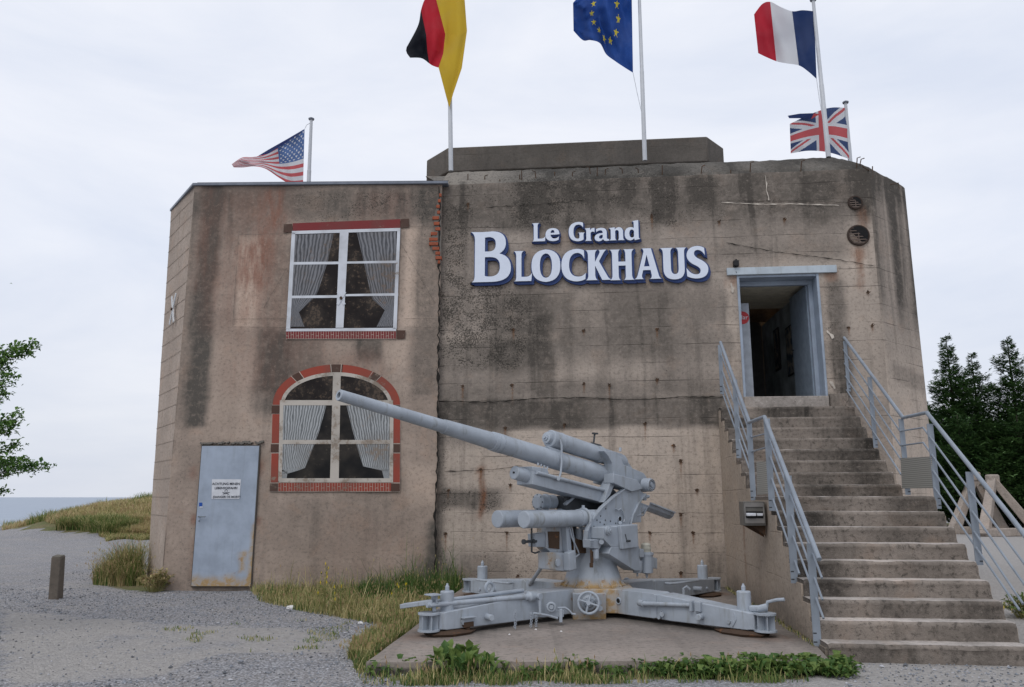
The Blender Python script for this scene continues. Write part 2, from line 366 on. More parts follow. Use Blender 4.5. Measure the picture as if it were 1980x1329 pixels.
def grid_wall(name, P, us, zs, mat, parent, hole=None, amp=.008, off=0.0, warp=None, vec=None):
    m = MB(); nu = len(us); base = root_base(parent)
    for z in zs:
        for u in us:
            p = P.pt(u, z, off + fbm(u, z, 2.3, .9, 3) * amp)
            if warp: p = warp(u, z, p)
            m.v.append(p)
    for j in range(len(zs) - 1):
        for i in range(nu - 1):
            if hole and hole((us[i] + us[i + 1]) / 2, (zs[j] + zs[j + 1]) / 2): continue
            m.f.append((j * nu + i, j * nu + i + 1, (j + 1) * nu + i + 1, (j + 1) * nu + i)); m.m.append(0)
    o = m.build(name, mat, parent, smooth=60, fix=False)
    uvl = o.data.uv_layers.new(name='UVMap').data
    for f in o.data.polygons:
        for li in f.loop_indices:
            p = o.data.vertices[o.data.loops[li].vertex_index].co + base - P.o; uvl[li].uv = (p.dot(P.u), p.z)
    return o
def steps_(a, b, st):
    n = max(1, round((b - a) / st)); return [a + (b - a) * i / n for i in range(n + 1)]
def cuts(a, b, st, extra=()):
    pts = sorted([a, b] + [e for e in extra if a < e < b]); r = []
    for i in range(len(pts) - 1): r += steps_(pts[i], pts[i + 1], st)[:-1]
    return r + [pts[-1]]

# ================================================================== BUNKER
bunker = thing('bunker', FAC.pt(0, 0), 'large weathered concrete bunker with open entrance, roof slab and rebar stubs', 'bunker')
ZT = FAC.uv(1300, 341)[1]
U0 = FAC.uv(846, 700)[0]; U1 = FAC.uv(1693, 500)[0]
dl, dz1 = FAC.uv(1427, 533); dr, _ = FAC.uv(1592, 650); _, dz0 = FAC.uv(1520, 767); dl = FAC.uv(1431, 650)[0]
dz1 = FAC.uv(1505, 531)[1]
hole = lambda u, z: dl < u < dr and dz0 < z < dz1
MS = [  # channel 0 grime 1 rust 2 bare 3 lichen
 (0, 846, 330, 1700, 430, .52, 30), (0, 990, 330, 1240, 400, .3, 20), (0, 1000, 340, 1062, 425, .6, 14), (0, 1088, 340, 1152, 395, .5, 14), (0, 1195, 340, 1230, 400, .5, 12), (0, 1262, 340, 1302, 430, .75, 12),
 (0, 1330, 340, 1378, 400, .7, 12), (0, 1430, 330, 1480, 390, .4, 20), (0, 1540, 330, 1625, 390, .4, 20), (0, 1560, 395, 1600, 440, .35, 14), (0, 1400, 395, 1640, 470, .22, 30),
 (0, 960, 425, 1180, 445, .45, 12), (0, 1380, 470, 1650, 500, .3, 14), (2, 1480, 470, 1690, 560, .25, 30),
 (3, 850, 340, 1400, 450, .42, 20), (3, 1400, 330, 1700, 420, .35, 20), (3, 1000, 560, 1300, 700, .22, 40), (3, 985, 350, 1110, 440, .5, 30), (3, 852, 395, 905, 700, .85, 16), (3, 850, 540, 1010, 700, .60, 26), (0, 940, 560, 1060, 720, .45, 30), (3, 950, 580, 1060, 690, .45, 24),
 (0, 850, 655, 1000, 725, .35, 16), (3, 850, 665, 1000, 720, .55, 14), (0, 850, 400, 900, 640, .25, 16), (0, 1000, 560, 1400, 700, .30, 40),
 (0, 1036, 600, 1068, 775, .45, 10), (0, 1170, 560, 1300, 690, .25, 26), (0, 1280, 560, 1300, 760, .25, 10), (0, 1090, 570, 1110, 770, .2, 8), (2, 1110, 560, 1165, 640, .35, 16), (2, 1225, 690, 1260, 760, .3, 12),
 (0, 850, 735, 1400, 770, .3, 20), (0, 845, 772, 1400, 826, .46, 16, 2), (0, 985, 775, 1130, 826, .45, 16, 2), (0, 846, 770, 985, 850, .35, 30), (0, 1350, 770, 1402, 826, .4, 12, 3),
 (2, 985, 828, 1404, 1130, .62, 10, 4), (2, 846, 860, 985, 945, .50, 14), (2, 846, 980, 1000, 1065, .45, 14), (3, 850, 940, 975, 990, .50, 12, 6), (0, 850, 948, 965, 985, .45, 12, 6), (3, 900, 1065, 1040, 1125, .42, 16),
 (0, 846, 1085, 1400, 1140, .22, 20), (3, 870, 845, 960, 880, .3, 14), (3, 960, 820, 1040, 850, .25, 14), (0, 846, 770, 862, 1120, .4, 6), (3, 846, 770, 870, 1120, .4, 8), (0, 1370, 1060, 1412, 1140, .3, 16),
 (1, 925, 905, 935, 1000, .95, 4, 8), (1, 1655, 400, 1675, 470, .55, 8), (1, 1658, 478, 1670, 560, .85, 6, 14), (1, 1650, 478, 1680, 500, .5, 8), (1, 1405, 528, 1428, 550, .6, 6), (1, 1595, 522, 1620, 545, .6, 6),
 (0, 1598, 540, 1640, 770, .50, 12), (3, 1598, 540, 1640, 780, .40, 12), (0, 1400, 560, 1430, 770, .15, 8), (2, 1590, 640, 1612, 660, .8, 4), (2, 1595, 735, 1612, 752, .8, 4), (2, 1408, 620, 1426, 634, .7, 4), (2, 1410, 545, 1424, 560, .7, 4),
 (2, 1640, 470, 1700, 770, .30, 16), (2, 1640, 430, 1690, 520, .3, 10), (2, 1395, 391, 1625, 400, .75, 4, 2), (2, 1481, 345, 1487, 390, .8, 3), (0, 1640, 320, 1700, 350, .7, 10), (0, 1650, 330, 1690, 420, .45, 14),
 (0, 1395, 700, 1402, 830, .2, 6), (2, 1060, 690, 1200, 740, .3, 20), (2, 850, 645, 1080, 664, .35, 10, 4)]
front = grid_wall('front_wall', FAC, cuts(U0, U1, .06, (dl, dr)), cuts(-.3, ZT, .06, (dz0, dz1)), CONC, bunker, hole, .012)
MS = [(it[0],) + it[1:5] + (min(.95, it[5] * (1.15 if it[0] == 0 else 1.35 if it[0] == 3 else 1.0)),) + it[6:] for it in MS]
MS += [(2, 1412, 540, 1428, 765, .7, 6), (2, 1596, 540, 1610, 765, .7, 5), (3, 905, 560, 1010, 700, .75, 22), (3, 1010, 345, 1060, 430, .7, 14), (3, 1260, 345, 1310, 440, .6, 14), (3, 1090, 350, 1240, 400, .4, 20), (0, 1150, 690, 1175, 770, .3, 8), (0, 1120, 600, 1140, 640, .2, 8), (0, 1455, 560, 1456, 561, .1, 4)]
fs = stain_fn(FAC, MS); apply_masks(front, fs)
# right bevel and flank (rounded shoulder), as one continuous skin
BV = []
uc, wc = U1, 0.0
path = [(0, 0), (.03, -.005), (.06, -.03), (.92, -.88), (.98, -.96), (1.01, -1.06), (1.03, -1.25), (1.04, -6.5)]
def skin(name, path, mat, parent, z0, z1, start, st=.07, fn=None, P=FAC, amp=.012):
    pts = [(start[0] + a, start[1] + b) for a, b in path]; rs = []; cum = 0
    for i in range(len(pts) - 1):
        Ls = math.dist(pts[i], pts[i + 1]); n = max(1, min(14, round(Ls / st)))
        for k in range(n): rs.append((pts[i][0] + (pts[i + 1][0] - pts[i][0]) * k / n, pts[i][1] + (pts[i + 1][1] - pts[i][1]) * k / n, cum + Ls * k / n))
        cum += Ls
    rs.append((pts[-1][0], pts[-1][1], cum)); zs = steps_(z0, z1, st); m = MB(); nu = len(rs)
    for z in zs:
        for u, w, c in rs:
            p = P.pt(u, z, w + fbm(start[0] + c, z, 2.3, .9, 3) * amp); m.v.append(p)
    for j in range(len(zs) - 1):
        for i in range(nu - 1): m.f.append((j * nu + i, j * nu + i + 1, (j + 1) * nu + i + 1, (j + 1) * nu + i)); m.m.append(0)
    o = m.build(name, mat, parent, smooth=70, fix=False); uvl = o.data.uv_layers.new(name='UVMap').data
    for f in o.data.polygons:
        for li in f.loop_indices:
            vi = o.data.loops[li].vertex_index; uvl[li].uv = (start[0] + rs[vi % nu][2], zs[vi // nu])
    if fn:
        me = o.data; me.color_attributes.new('mask', 'FLOAT_COLOR', 'POINT'); me.attributes.new('lich', 'FLOAT', 'POINT'); a = me.attributes['mask']; l = me.attributes['lich']; cs = []; ls = []
        for i in range(len(me.vertices)):
            r = fn(rs[i % nu][2], zs[i // nu]); cs += [r[0], r[1], r[2], 1]; ls.append(r[3])
        a.data.foreach_set('color', cs); l.data.foreach_set('value', ls)
    return o
def flank_fn(c, z):
    st_ = .5 + .5 * math.sin(c * 9 + 1.2) * .8 + nse(c * 5, z * .35, 4) * .5
    r = max(0, min(.75, st_ * .62)) * sst(4.2, 4.9, z + nse(c * 3, 1, 1) * .5) + .42 * sst(.35, .7, c) * sst(3.9, 4.5, z) * max(0, min(1, st_))
    r += .5 * sst(6.3, 6.9, z) + .35 * (1 - sst(.0, .08, abs(z - 3.55 + c * .1) - .12)) * sst(.15, .25, c)
    return (min(.9, r), 0, .35 * (1 - sst(3.0, 4.4, z)) + .2, .3 * sst(4, 5, z))
side = skin('side_wall', path, CONC, bunker, -.3, ZT, (U1, 0), fn=flank_fn)
# bevelled roof edge and roof
UL = U0 + .02
ring0 = [(U0, 0), (U1 + .02, 0), (U1 + .06, -.03), (U1 + .92, -.88), (U1 + 1.03, -1.25), (U1 + 1.04, -6.5)]
ring1 = [(U0 + .0, -.75), (U1 - .33, -.75), (U1 - .30, -.77), (U1 + .36, -1.42), (U1 + .42, -1.6), (U1 + .44, -6.0)]
m = MB(); N1 = 60; RB = []
def along(ring, t):
    Ls = [math.dist(ring[i], ring[i + 1]) for i in range(len(ring) - 1)]; return ring, Ls
def resample(ring, counts):
    r = []
    for i, c in enumerate(counts):
        for k in range(c): r.append((ring[i][0] + (ring[i + 1][0] - ring[i][0]) * k / c, ring[i][1] + (ring[i + 1][1] - ring[i][1]) * k / c))
    return r + [ring[-1]]
cn = [110, 4, 14, 8, 30]; A0, A1 = resample(ring0, cn), resample(ring1, cn); NS = 10; nA = len(A0)
for j in range(NS + 1):
    t = j / NS
    for k in range(nA):
        u = A0[k][0] * (1 - t) + A1[k][0] * t; w = A0[k][1] * (1 - t) + A1[k][1] * t
        e = 0 if j == 0 else 1
        z = ZT + .56 * (t ** .82) + fbm(u, w, 5, 1.1, 4) * .014 * e + fbm(u * 3, w * 3, 8, 2.5, 4) * .016 * e
        m.v.append(FAC.pt(u, z, w + fbm(u, z, 2.3, .9, 3) * .012))
for j in range(NS):
    for k in range(nA - 1): m.f.append((j * nA + k, j * nA + k + 1, (j + 1) * nA + k + 1, (j + 1) * nA + k)); m.m.append(0)
re = m.build('roof_edge', CONC_TOP, bunker, smooth=70, fix=False); uvbox(re, FAC)
def edge_fn(p):
    q = p - FAC.o; u = q.dot(FAC.u); t = (q.z - ZT) / .56; k = sst(0.6, 2.0, u - U0)
    return (.10 + .7 * k * (.6 + nse(u, q.z, 2, 1.6)), 0, .9 * (1 - k), .2 + .5 * k * (1 - sst(3.5, 5.5, u - U0)))
apply_masks(re, edge_fn)
m = MB(); ZR = ZT + .52
m.prism([FAC.pt(u, ZR, w) for u, w in [(U0 + .02, -.80), (U1 - .34, -.80), (U1 + .32, -1.45), (U1 + .42, -6.3), (U0 + .02, -6.3)]], (0, 0, -.5))
ro = m.build('roof', CONC_TOP, bunker); uvbox(ro, FAC)
m = MB(); m.prism([FAC.pt(u, 0, w) for u, w in [(U0 + .0, -.30), (U0 - .6, -1.0), (U0 - .6, -6.4), (U0 + .25, -6.4)]], (0, 0, ZT - .25)); m.prism([FAC.pt(u, 0, w) for u, w in [(U0 + .25, -6.4), (U1 + 1.0, -6.4), (U1 + 1.0, -6.55), (U0 + .25, -6.55)]], (0, 0, ZT))
bk = m.build('rear_wall', CONC, bunker); uvbox(bk, FAC)
# shoulder slope at the left where the bevelled edge turns back
m = MB(); FSH = Plane(FAC.pt(0, 0, -1.3), 5.6); q1_ = FSH.px(823, 341); a0 = [FAC.pt(U0, ZT + .02, .0), q1_, q1_ - FAC.n * 3.5]; a1 = [FAC.pt(U0, ZT + .56, -.76), FAC.pt(U0, ZT + .56, -.9), FAC.pt(U0, ZT + .56, -5)]
m.add(a0 + a1, [(0, 3, 4, 1), (1, 4, 5, 2)]); shd = m.build('roof_shoulder', CONC_TOP, bunker, fix=False); uvbox(shd, FAC)
# lower rear buttress seen past the flank
Pq = Plane(FAC.pt(U1 + .92, 0, -1.9), 5.6)
_, zq = Pq.uv(1766, 497); uq = Pq.uv(1768, 520)[0]
m = MB(); m.prism([Pq.pt(u, 0, w) for u, w in [(-.2, 0), (uq - .08, 0), (uq, -.08), (uq + .02, -4.4), (-.2, -4.4)]], (0, 0, zq))
bu = m.build('rear_buttress', CONC, bunker, bevel=.03); uvbox(bu, FAC); apply_masks(bu, lambda p: (.45 * sst(3.6, 5, p.z), 0, .2, 0))
# turret slab on the roof
Pt = Plane(FAC.pt(0, 0, -3.0), 5.6)
def ptp(x, y, off=0): return Pt.uv(x, y, off)
ul, ztp = ptp(866, 281); ur, zt2 = ptp(1367, 268); zt_ = (ztp + zt2) / 2; Pb = -.62
ulb = Plane(FAC.pt(0, 0, -3.0 + Pb), 5.6).uv(825, 310)[0]; urb = Plane(FAC.pt(0, 0, -3.0 + Pb), 5.6).uv(1399, 300)[0]; zb_ = ptp(868, 333)[1]
m = MB(); poly = [(ul, 0), (ur, 0), (urb, Pb), (urb, -3), (ulb, -3), (ulb, Pb)]
m.prism([Pt.pt(u, zb_, w) for u, w in poly], (0, 0, zt_ - zb_))
m.prism([Pt.pt(u, ZR - .05, w) for u, w in [(ul + .3, -.4), (ur - .3, -.4), (ur - .3, -2.7), (ul + .3, -2.7)]], (0, 0, zb_ - ZR + .08))
tu = m.build('roof_turret', CONC_DK, bunker, bevel=.03); uvbox(tu, FAC)
# rebar stubs along the bevel
random.seed(5)
rb0 = None
for i, (x, y, h, bend) in enumerate([(903, 349, .16, 0), (935, 349, .12, .3), (966, 352, .06, 0), (1004, 347, .12, 0), (1008, 349, .20, 0), (1036, 345, .16, -.3), (1072, 340, .12, 0), (1106, 342, .12, .2), (1142, 333, .16, -.3), (1155, 343, .20, 0), (1170, 337, .14, .2),
        (1205, 334, .13, -.3), (1236, 334, .12, -.3), (1281, 340, .20, 0), (1356, 338, .16, .3), (1413, 340, .1, 0), (1450, 339, .22, .2), (1548, 336, .22, .25), (1656, 330, .22, .2), (1664, 322, .16, .6)]):
    p = FAC.px(x, y, -.02); p = p - FAC.n * (max(0, (p.z - ZT)) * 1.3); m = MB(); r = .009
    d = Vector((bend * .4, -.15, 1)).normalized(); q = p + d * h
    m.tube([p - d * .08, p, q, q + Vector((.05 * (1 if bend > 0 else -1), -.02, .01))] if bend else [p - d * .08, q], r, 6)
    m.build('rebar_stub', RUST, bunker)
Pf = plane_from(FAC.pt(U1 + .06, 0, -.03), (FAC.pt(U1 + .92, 0, -.88) - FAC.pt(U1 + .06, 0, -.03)))
for (x, y, h, x2, y2) in [(1687, 344, 0, 1687, 322), (1722, 357, 0, 1737, 354), (1680, 330, 0, 1667, 322)]:
    p = Pf.px(x, y); q = Pf.px(x2, y2); m = MB(); m.tube([p, q] if x2 != 1737 else [p, q, Pf.px(1738, 365)], .009, 6); m.build('rebar_stub', RUST, bunker)
# form-tie holes with rust tears
FT = [(930, 908), (987, 938), (867, 948), (862, 1032), (980, 1030), (1001, 1113), (1129, 640), (1270, 637), (1129, 742), (1178, 745), (1270, 735), (991, 745), (895, 747), (1091, 822), (977, 828), (1247, 820), (1316, 892), (1347, 948), (1316, 995), (1256, 1030), (1340, 1030), (1316, 1108), (1255, 1098), (993, 638), (905, 395), (1260, 418), (1390, 430), (1516, 425), (1302, 862), (1640, 634), (1707, 560), (1678, 566), (1686, 630), (1715, 640)]
random.seed(9)
def tear_mat():
    M = NM('rust_tear', .9, .1); v = M.coord('UV'); x, y, z = M.sep(v)[0:3]
    M.col((.24, .11, .045, 1)); a = M.rng(M.math('ABSOLUTE', M.math('SUBTRACT', x, .5)), .46, .05); a = M.math('MULTIPLY', a, M.rng(y, 0, 1)); a = M.math('MULTIPLY', a, M.rng(M.noise(M.coord('Object'), 30, 3), .35, .6, .2, .6))
    M.val(a, M.b.inputs['Alpha']); return M.mat
TEAR = tear_mat()
for (x, y) in FT:
    u, z = FAC.uv(x, y)
    if u > U1 - .05: continue
    n = 9; r0 = .024; m = MB()
    m.add([FAC.pt(u + math.cos(k / n * 6.283) * r0 * random.uniform(.6, 1.7), z + math.sin(k / n * 6.283) * r0 * random.uniform(.6, 1.5), .0185) for k in range(n)], [tuple(range(n))])
    for k in range(2):
        a = random.uniform(0, 6.28); m.tube([FAC.pt(u, z, 0), FAC.pt(u + math.cos(a) * .035, z + math.sin(a) * .035, .04)], .006, 5)
    tie = m.build('form_tie', TIEM if False else RUST, bunker, smooth=0)
    w = random.uniform(.018, .034); h = random.uniform(.10, .45); m = MB()
    m.add([FAC.pt(u - w, z, .0165), FAC.pt(u - w, z - h, .0165), FAC.pt(u + w, z - h, .0165), FAC.pt(u + w, z, .0165)], [(0, 1, 2, 3)])
    to = m.build('rust_tear', TEAR, tie, smooth=0, fix=False); ul_ = to.data.uv_layers.new(name='UVMap').data
    for f in to.data.polygons:
        for li, c in zip(f.loop_indices, ((0, 1), (0, 0), (1, 0), (1, 1))): ul_[li].uv = c
# pour joints and cracks: thin dark recess lines laid as ragged ribbons
def ribbon(P, pts, w, off, seed=0, jag=.018):
    m = MB(); L_ = []
    for i in range(len(pts) - 1):
        a = P.uv(*pts[i]); b = P.uv(*pts[i + 1]); n = max(2, int(math.dist(a, b) / .05))
        L_ += [(a[0] + (b[0] - a[0]) * k / n, a[1] + (b[1] - a[1]) * k / n) for k in range(n)]
    L_.append(P.uv(*pts[-1])); vs = []
    for i, (u, z) in enumerate(L_):
        c = L_[min(i + 1, len(L_) - 1)]; d = L_[max(i - 1, 0)]; dx, dy = c[0] - d[0], c[1] - d[1]; l = math.hypot(dx, dy) or 1; nx, ny = -dy / l, dx / l
        jj = nse(i * .5, seed, 1) * jag + nse(i * 2.1, seed, 5) * jag * .7; ww = w * (.35 + .9 * abs(nse(i * .8, seed + 4, 2)) * 2)
        vs += [P.pt(u + nx * (jj - ww), z + ny * (jj - ww), off), P.pt(u + nx * (jj + ww), z + ny * (jj + ww), off)]
    m.add(vs, [(2 * i, 2 * i + 2, 2 * i + 3, 2 * i + 1) for i in range(len(L_) - 1)]); return m
CRK = plain('crack_shadow', (.018, .016, .014, 1), .95)
CRK2 = plain('hairline_shadow', (.12, .10, .085, 1), .95)
ribbon(FAC, [(846, 776), (880, 777), (950, 778), (1050, 770), (1130, 769), (1220, 774), (1320, 768), (1402, 768)], .009, .0165, 1).build('pour_joint', CRK, bunker, smooth=0)
ribbon(FAC, [(860, 912), (960, 908), (1010, 900)], .006, .0165, 2).build('crack', CRK, bunker, smooth=0)
ribbon(FAC, [(1404, 470), (1500, 488), (1600, 500), (1690, 515)], .007, .0165, 3).build('crack', CRK, bunker, smooth=0)
ribbon(FAC, [(940, 402), (1040, 396), (1130, 388)], .005, .0165, 4).build('crack', CRK, bunker, smooth=0)
ribbon(FAC, [(1405, 388), (1640, 392)], .004, .0165, 5).build('crack', CRK, bunker, smooth=0)
EFF = plain('lime_bloom', (.52, .47, .41, 1), .95, .2)
ribbon(FAC, [(1479, 340), (1482, 362), (1486, 388)], .010, .0175, 21, .02).build('lime_streak', EFF, bunker, smooth=0)
ribbon(FAC, [(1395, 392), (1470, 396), (1540, 395), (1622, 398)], .009, .0175, 22, .012).build('lime_streak', EFF, bunker, smooth=0)
for q in ([(1413, 548), (1416, 558), (1418, 566)], [(1598, 640), (1604, 646), (1610, 655)], [(1604, 738), (1610, 744), (1614, 752)]): ribbon(FAC, q, .030, .0195, q[0][1], .03).build('plaster_patch', EFF, bunker, smooth=0)
# ventilation grilles
def grille(x, y, r, bars):
    c = FAC.px(x, y, .0); m = MB(); n = 28
    m.lathe(FAC.px(x, y, .015), FAC.px(x, y, .018), [(0, r * .97), (.003, r * .97)], n); bd = m.build('vent_grille', BLACK, bunker, smooth=0)
    m = MB(); m.torus(c + FAC.n * .02, FAC.n, r, .022, 28, 8)
    m.build('rim', plain('grille_rust_rim', (.05, .035, .028, 1), .9), bd)
    m = MB()
    for k in range(bars):
        zz = -r + 2 * r * (k + .7) / (bars + .4); hw = math.sqrt(max(0, r * r - zz * zz)); m.beam(c + FAC.u * (-hw) + Vector((0, 0, zz)) + FAC.n * .032, c + FAC.u * hw + Vector((0, 0, zz)) + FAC.n * .032, .012, .016)
    m.beam(c + Vector((0, 0, -r)) + FAC.n * .03, c + Vector((0, 0, r)) + FAC.n * .03, .012, .014, up=(1, 0, 0))
    m.build('louvre', plain('grille_slat', (.13, .10, .085, 1), .8), bd)
grille(1653, 393, .105, 5); grille(1659, 456, .165, 6)
# ------------------------------ entrance
def qp(x, y, off): return FAC.px(x, y, off)
m = MB()   # reveal lining: jambs and head, 0.5 m deep
RD = .62
m.box(FAC.pt(dl + .02, (dz0 + dz1) / 2, -RD / 2), (.04, RD + .02, dz1 - dz0), (FAC.u, -FAC.n, Vector((0, 0, 1))))
m.box(FAC.pt(dr - .02, (dz0 + dz1) / 2, -RD / 2), (.04, RD + .02, dz1 - dz0), (FAC.u, -FAC.n, Vector((0, 0, 1))))
m.box(FAC.pt((dl + dr) / 2, dz1 - .02, -RD / 2), (dr - dl - .08, RD, .04), (FAC.u, -FAC.n, Vector((0, 0, 1))))
ins = .07
m.box(FAC.pt(dr - .04 - ins / 2, (dz0 + dz1 - .1) / 2, -.30), (ins, .08, dz1 - dz0 - .1), (FAC.u, -FAC.n, Vector((0, 0, 1))))
m.box(FAC.pt((dl + dr) / 2, dz1 - .04 - .04, -.30), (dr - dl - .08, .08, .08), (FAC.u, -FAC.n, Vector((0, 0, 1))))
m.box(FAC.pt(dl + .055, (dz0 + dz1 - .1) / 2, -.30), (.03, .08, dz1 - dz0 - .1), (FAC.u, -FAC.n, Vector((0, 0, 1))))
m.build('entrance_frame', FRAMEP, bunker, bevel=.004)
m = MB(); la, lz0 = FAC.uv(1405, 529); lb, _ = FAC.uv(1617, 527); lz1 = FAC.uv(1500, 517)[1]; lz0 = dz1 + .002
m.box(FAC.pt((la + lb) / 2, (lz0 + lz1) / 2, .02), (lb - la, .05, max(.055, lz1 - lz0)), (FAC.u, -FAC.n, Vector((0, 0, 1)))); m.build('lintel', LINTP, bunker, bevel=.005)
def inner(u, z, w): return FAC.pt(u, z, -w)
D2 = 4.2
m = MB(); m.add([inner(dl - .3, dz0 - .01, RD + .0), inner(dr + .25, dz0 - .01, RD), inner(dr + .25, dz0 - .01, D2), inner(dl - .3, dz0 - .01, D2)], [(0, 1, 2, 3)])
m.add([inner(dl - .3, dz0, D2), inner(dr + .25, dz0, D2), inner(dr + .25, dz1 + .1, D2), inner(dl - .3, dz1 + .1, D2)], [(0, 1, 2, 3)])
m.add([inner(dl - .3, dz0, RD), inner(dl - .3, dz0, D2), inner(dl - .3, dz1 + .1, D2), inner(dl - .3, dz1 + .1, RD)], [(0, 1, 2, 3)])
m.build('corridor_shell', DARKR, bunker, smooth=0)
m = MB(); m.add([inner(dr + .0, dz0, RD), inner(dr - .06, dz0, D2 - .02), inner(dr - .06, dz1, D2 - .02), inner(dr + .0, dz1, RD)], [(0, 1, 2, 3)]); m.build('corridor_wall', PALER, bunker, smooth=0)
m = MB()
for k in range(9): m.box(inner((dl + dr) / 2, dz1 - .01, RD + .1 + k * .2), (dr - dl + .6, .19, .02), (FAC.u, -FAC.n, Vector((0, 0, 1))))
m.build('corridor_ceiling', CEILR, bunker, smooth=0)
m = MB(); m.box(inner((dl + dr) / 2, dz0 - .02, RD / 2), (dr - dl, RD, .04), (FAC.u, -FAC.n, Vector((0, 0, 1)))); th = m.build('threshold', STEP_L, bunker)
# open steel door leaf against the right side of the corridor
ph = FAC.pt(dr - .11, dz0, -.34); pe = FAC.pt(dr - .155, dz0, -1.28); dh = dz1 - dz0 - .12
m = MB(); dv = (pe - ph).normalized(); tn = Vector((dv.y, -dv.x, 0)); m.box((ph + pe) / 2 + Vector((0, 0, dh / 2 + .01)), ((pe - ph).length, .045, dh), (dv, tn, Vector((0, 0, 1))))
dlf = m.build('entrance_door', plain('door_leaf_paint', (.20, .245, .30, 1), .5), bunker, bevel=.004)
m = MB(); hp = ph + (pe - ph) * .93 + Vector((0, 0, 1.0)); sd_ = -tn if (-tn).dot(FAC.u) < 0 else tn
m.cyl(hp, hp + sd_ * .07, .012); m.cyl(hp + sd_ * .07, hp + sd_ * .07 - dv * .1, .01); m.build('handle', GUND, dlf)
m = MB(); P_ = FAC.pt(dl + .10, dz0, -.55)   # second leaf, folded back at the left with a round red sticker
m.box(P_ + Vector((0, 0, 1.0 * .86)) + FAC.u * .05, (.26, .04, 1.72), (FAC.u, -FAC.n, Vector((0, 0, 1)))); pn = m.build('folded_panel', plain('panel_grey', (.33, .36, .40, 1), .5), bunker)
m = MB(); sc_ = P_ + FAC.u * .06 + Vector((0, 0, 1.46)) + FAC.n * .0222; m.lathe(sc_, sc_ + FAC.n * .003, [(0, .115), (.003, .115)], 28); m.build('round_sticker', plain('sticker_red', (.42, .03, .035, 1), .5), pn)
def text_mesh(s, size, mat, parent, origin, u, v, name='lettering', ext=.002, align='CENTER', spacing=1.0, thin=0.0):
    cu = bpy.data.curves.new(name, 'FONT'); cu.body = s; cu.size = size; cu.extrude = ext; cu.align_x = align; cu.space_character = spacing; cu.offset = thin; cu.resolution_u = 3
    to = bpy.data.objects.new(name, cu); COL.objects.link(to); dg = bpy.context.evaluated_depsgraph_get(); me = bpy.data.meshes.new_from_object(to.evaluated_get(dg)); bpy.data.objects.remove(to)
    u = Vector(u).normalized(); v = Vector(v).normalized(); n = u.cross(v); base = root_base(parent)
    for q in me.vertices: q.co = Vector(origin) + u * q.co.x + v * q.co.y + n * q.co.z - base
    me.materials.clear(); me.materials.append(mat); o = bpy.data.objects.new(name, me); COL.objects.link(o); o.parent = parent; return o
text_mesh('dar', .11, PAPER, pn, sc_ + FAC.n * .005 - Vector((0, 0, .03)) + FAC.u * .02, FAC.u, (0, 0, 1))
# posters and a lit bulb on the corridor wall
cw0 = inner(dr + .0, 0, RD); cw1 = inner(dr - .06, 0, D2 - .02); CW = plane_from(cw0, cw1 - cw0)
if CW.n.dot(FAC.u) > 0: CW.n = -CW.n
def poster(a, b, z0, z1, seed):
    q = [CW.pt(a, z0, .03), CW.pt(b, z0, .03), CW.pt(b, z1, .03), CW.pt(a, z1, .03)]; m = MB(); m.prism(q, -CW.n * .02); po = m.build('poster_frame', BLACK, bunker)
    M = NM('poster_print', .5); v = M.coord('Object'); n = M.noise(v, 5 + seed, 4, .6); M.col(M.mix(M.rng(n, .4, .6), (.03, .05, .08, 1), (.30, .27, .22, 1)))
    m = MB(); m.add([CW.pt(a + .03, z0 + .03, .033), CW.pt(b - .03, z0 + .03, .033), CW.pt(b - .03, z1 - .03, .033), CW.pt(a + .03, z1 - .03, .033)], [(0, 1, 2, 3)]); m.build('print', M.mat, po, smooth=0)
poster(.95, 1.6, dz0 + .65, dz0 + 1.6, 1); poster(2.1, 2.5, dz0 + .9, dz0 + 1.75, 2)
PL = Plane(FAC.pt(0, 0, -3.2), 5.6); lp = PL.px(1507, 638); m = MB(); m.lathe(lp - Vector((0, 0, .03)), lp + Vector((0, 0, .03)), [(0, .01), (.015, .028), (.04, .028), (.06, .01)], 14); m.build('lamp_bulb', emit('bulb_glow', (1, .62, .28, 1), 6.0), bunker)
pl = bpy.data.lights.new('corridor_lamp', 'POINT'); pl.energy = 9; pl.color = (1, .62, .32); pl.shadow_soft_size = .05; po_ = bpy.data.objects.new('corridor_lamp', pl); COL.objects.link(po_); po_.location = lp + FAC.n * .1 + Vector((0, 0, .0))
# ragged concrete reveal bits around the door
cb = thing('wall_box', FAC.px(1423, 511, .05), 'small black box fixed above the left end of the entrance lintel', 'wall box')
m = MB(); m.box(FAC.px(1423, 510, .06), (.09, .09, .10), (FAC.u, -FAC.n, Vector((0, 0, 1)))); m.build('housing', BLACK, cb, bevel=.008)
m = MB(); m.box(FAC.px(1423, 504, .02), (.03, .06, .03), (FAC.u, -FAC.n, Vector((0, 0, 1)))); m.tube([FAC.px(1423, 514, .02), FAC.px(1422, 521, .03), FAC.px(1424, 528, .05)], .006, 6); m.build('bracket', BLACK, cb)

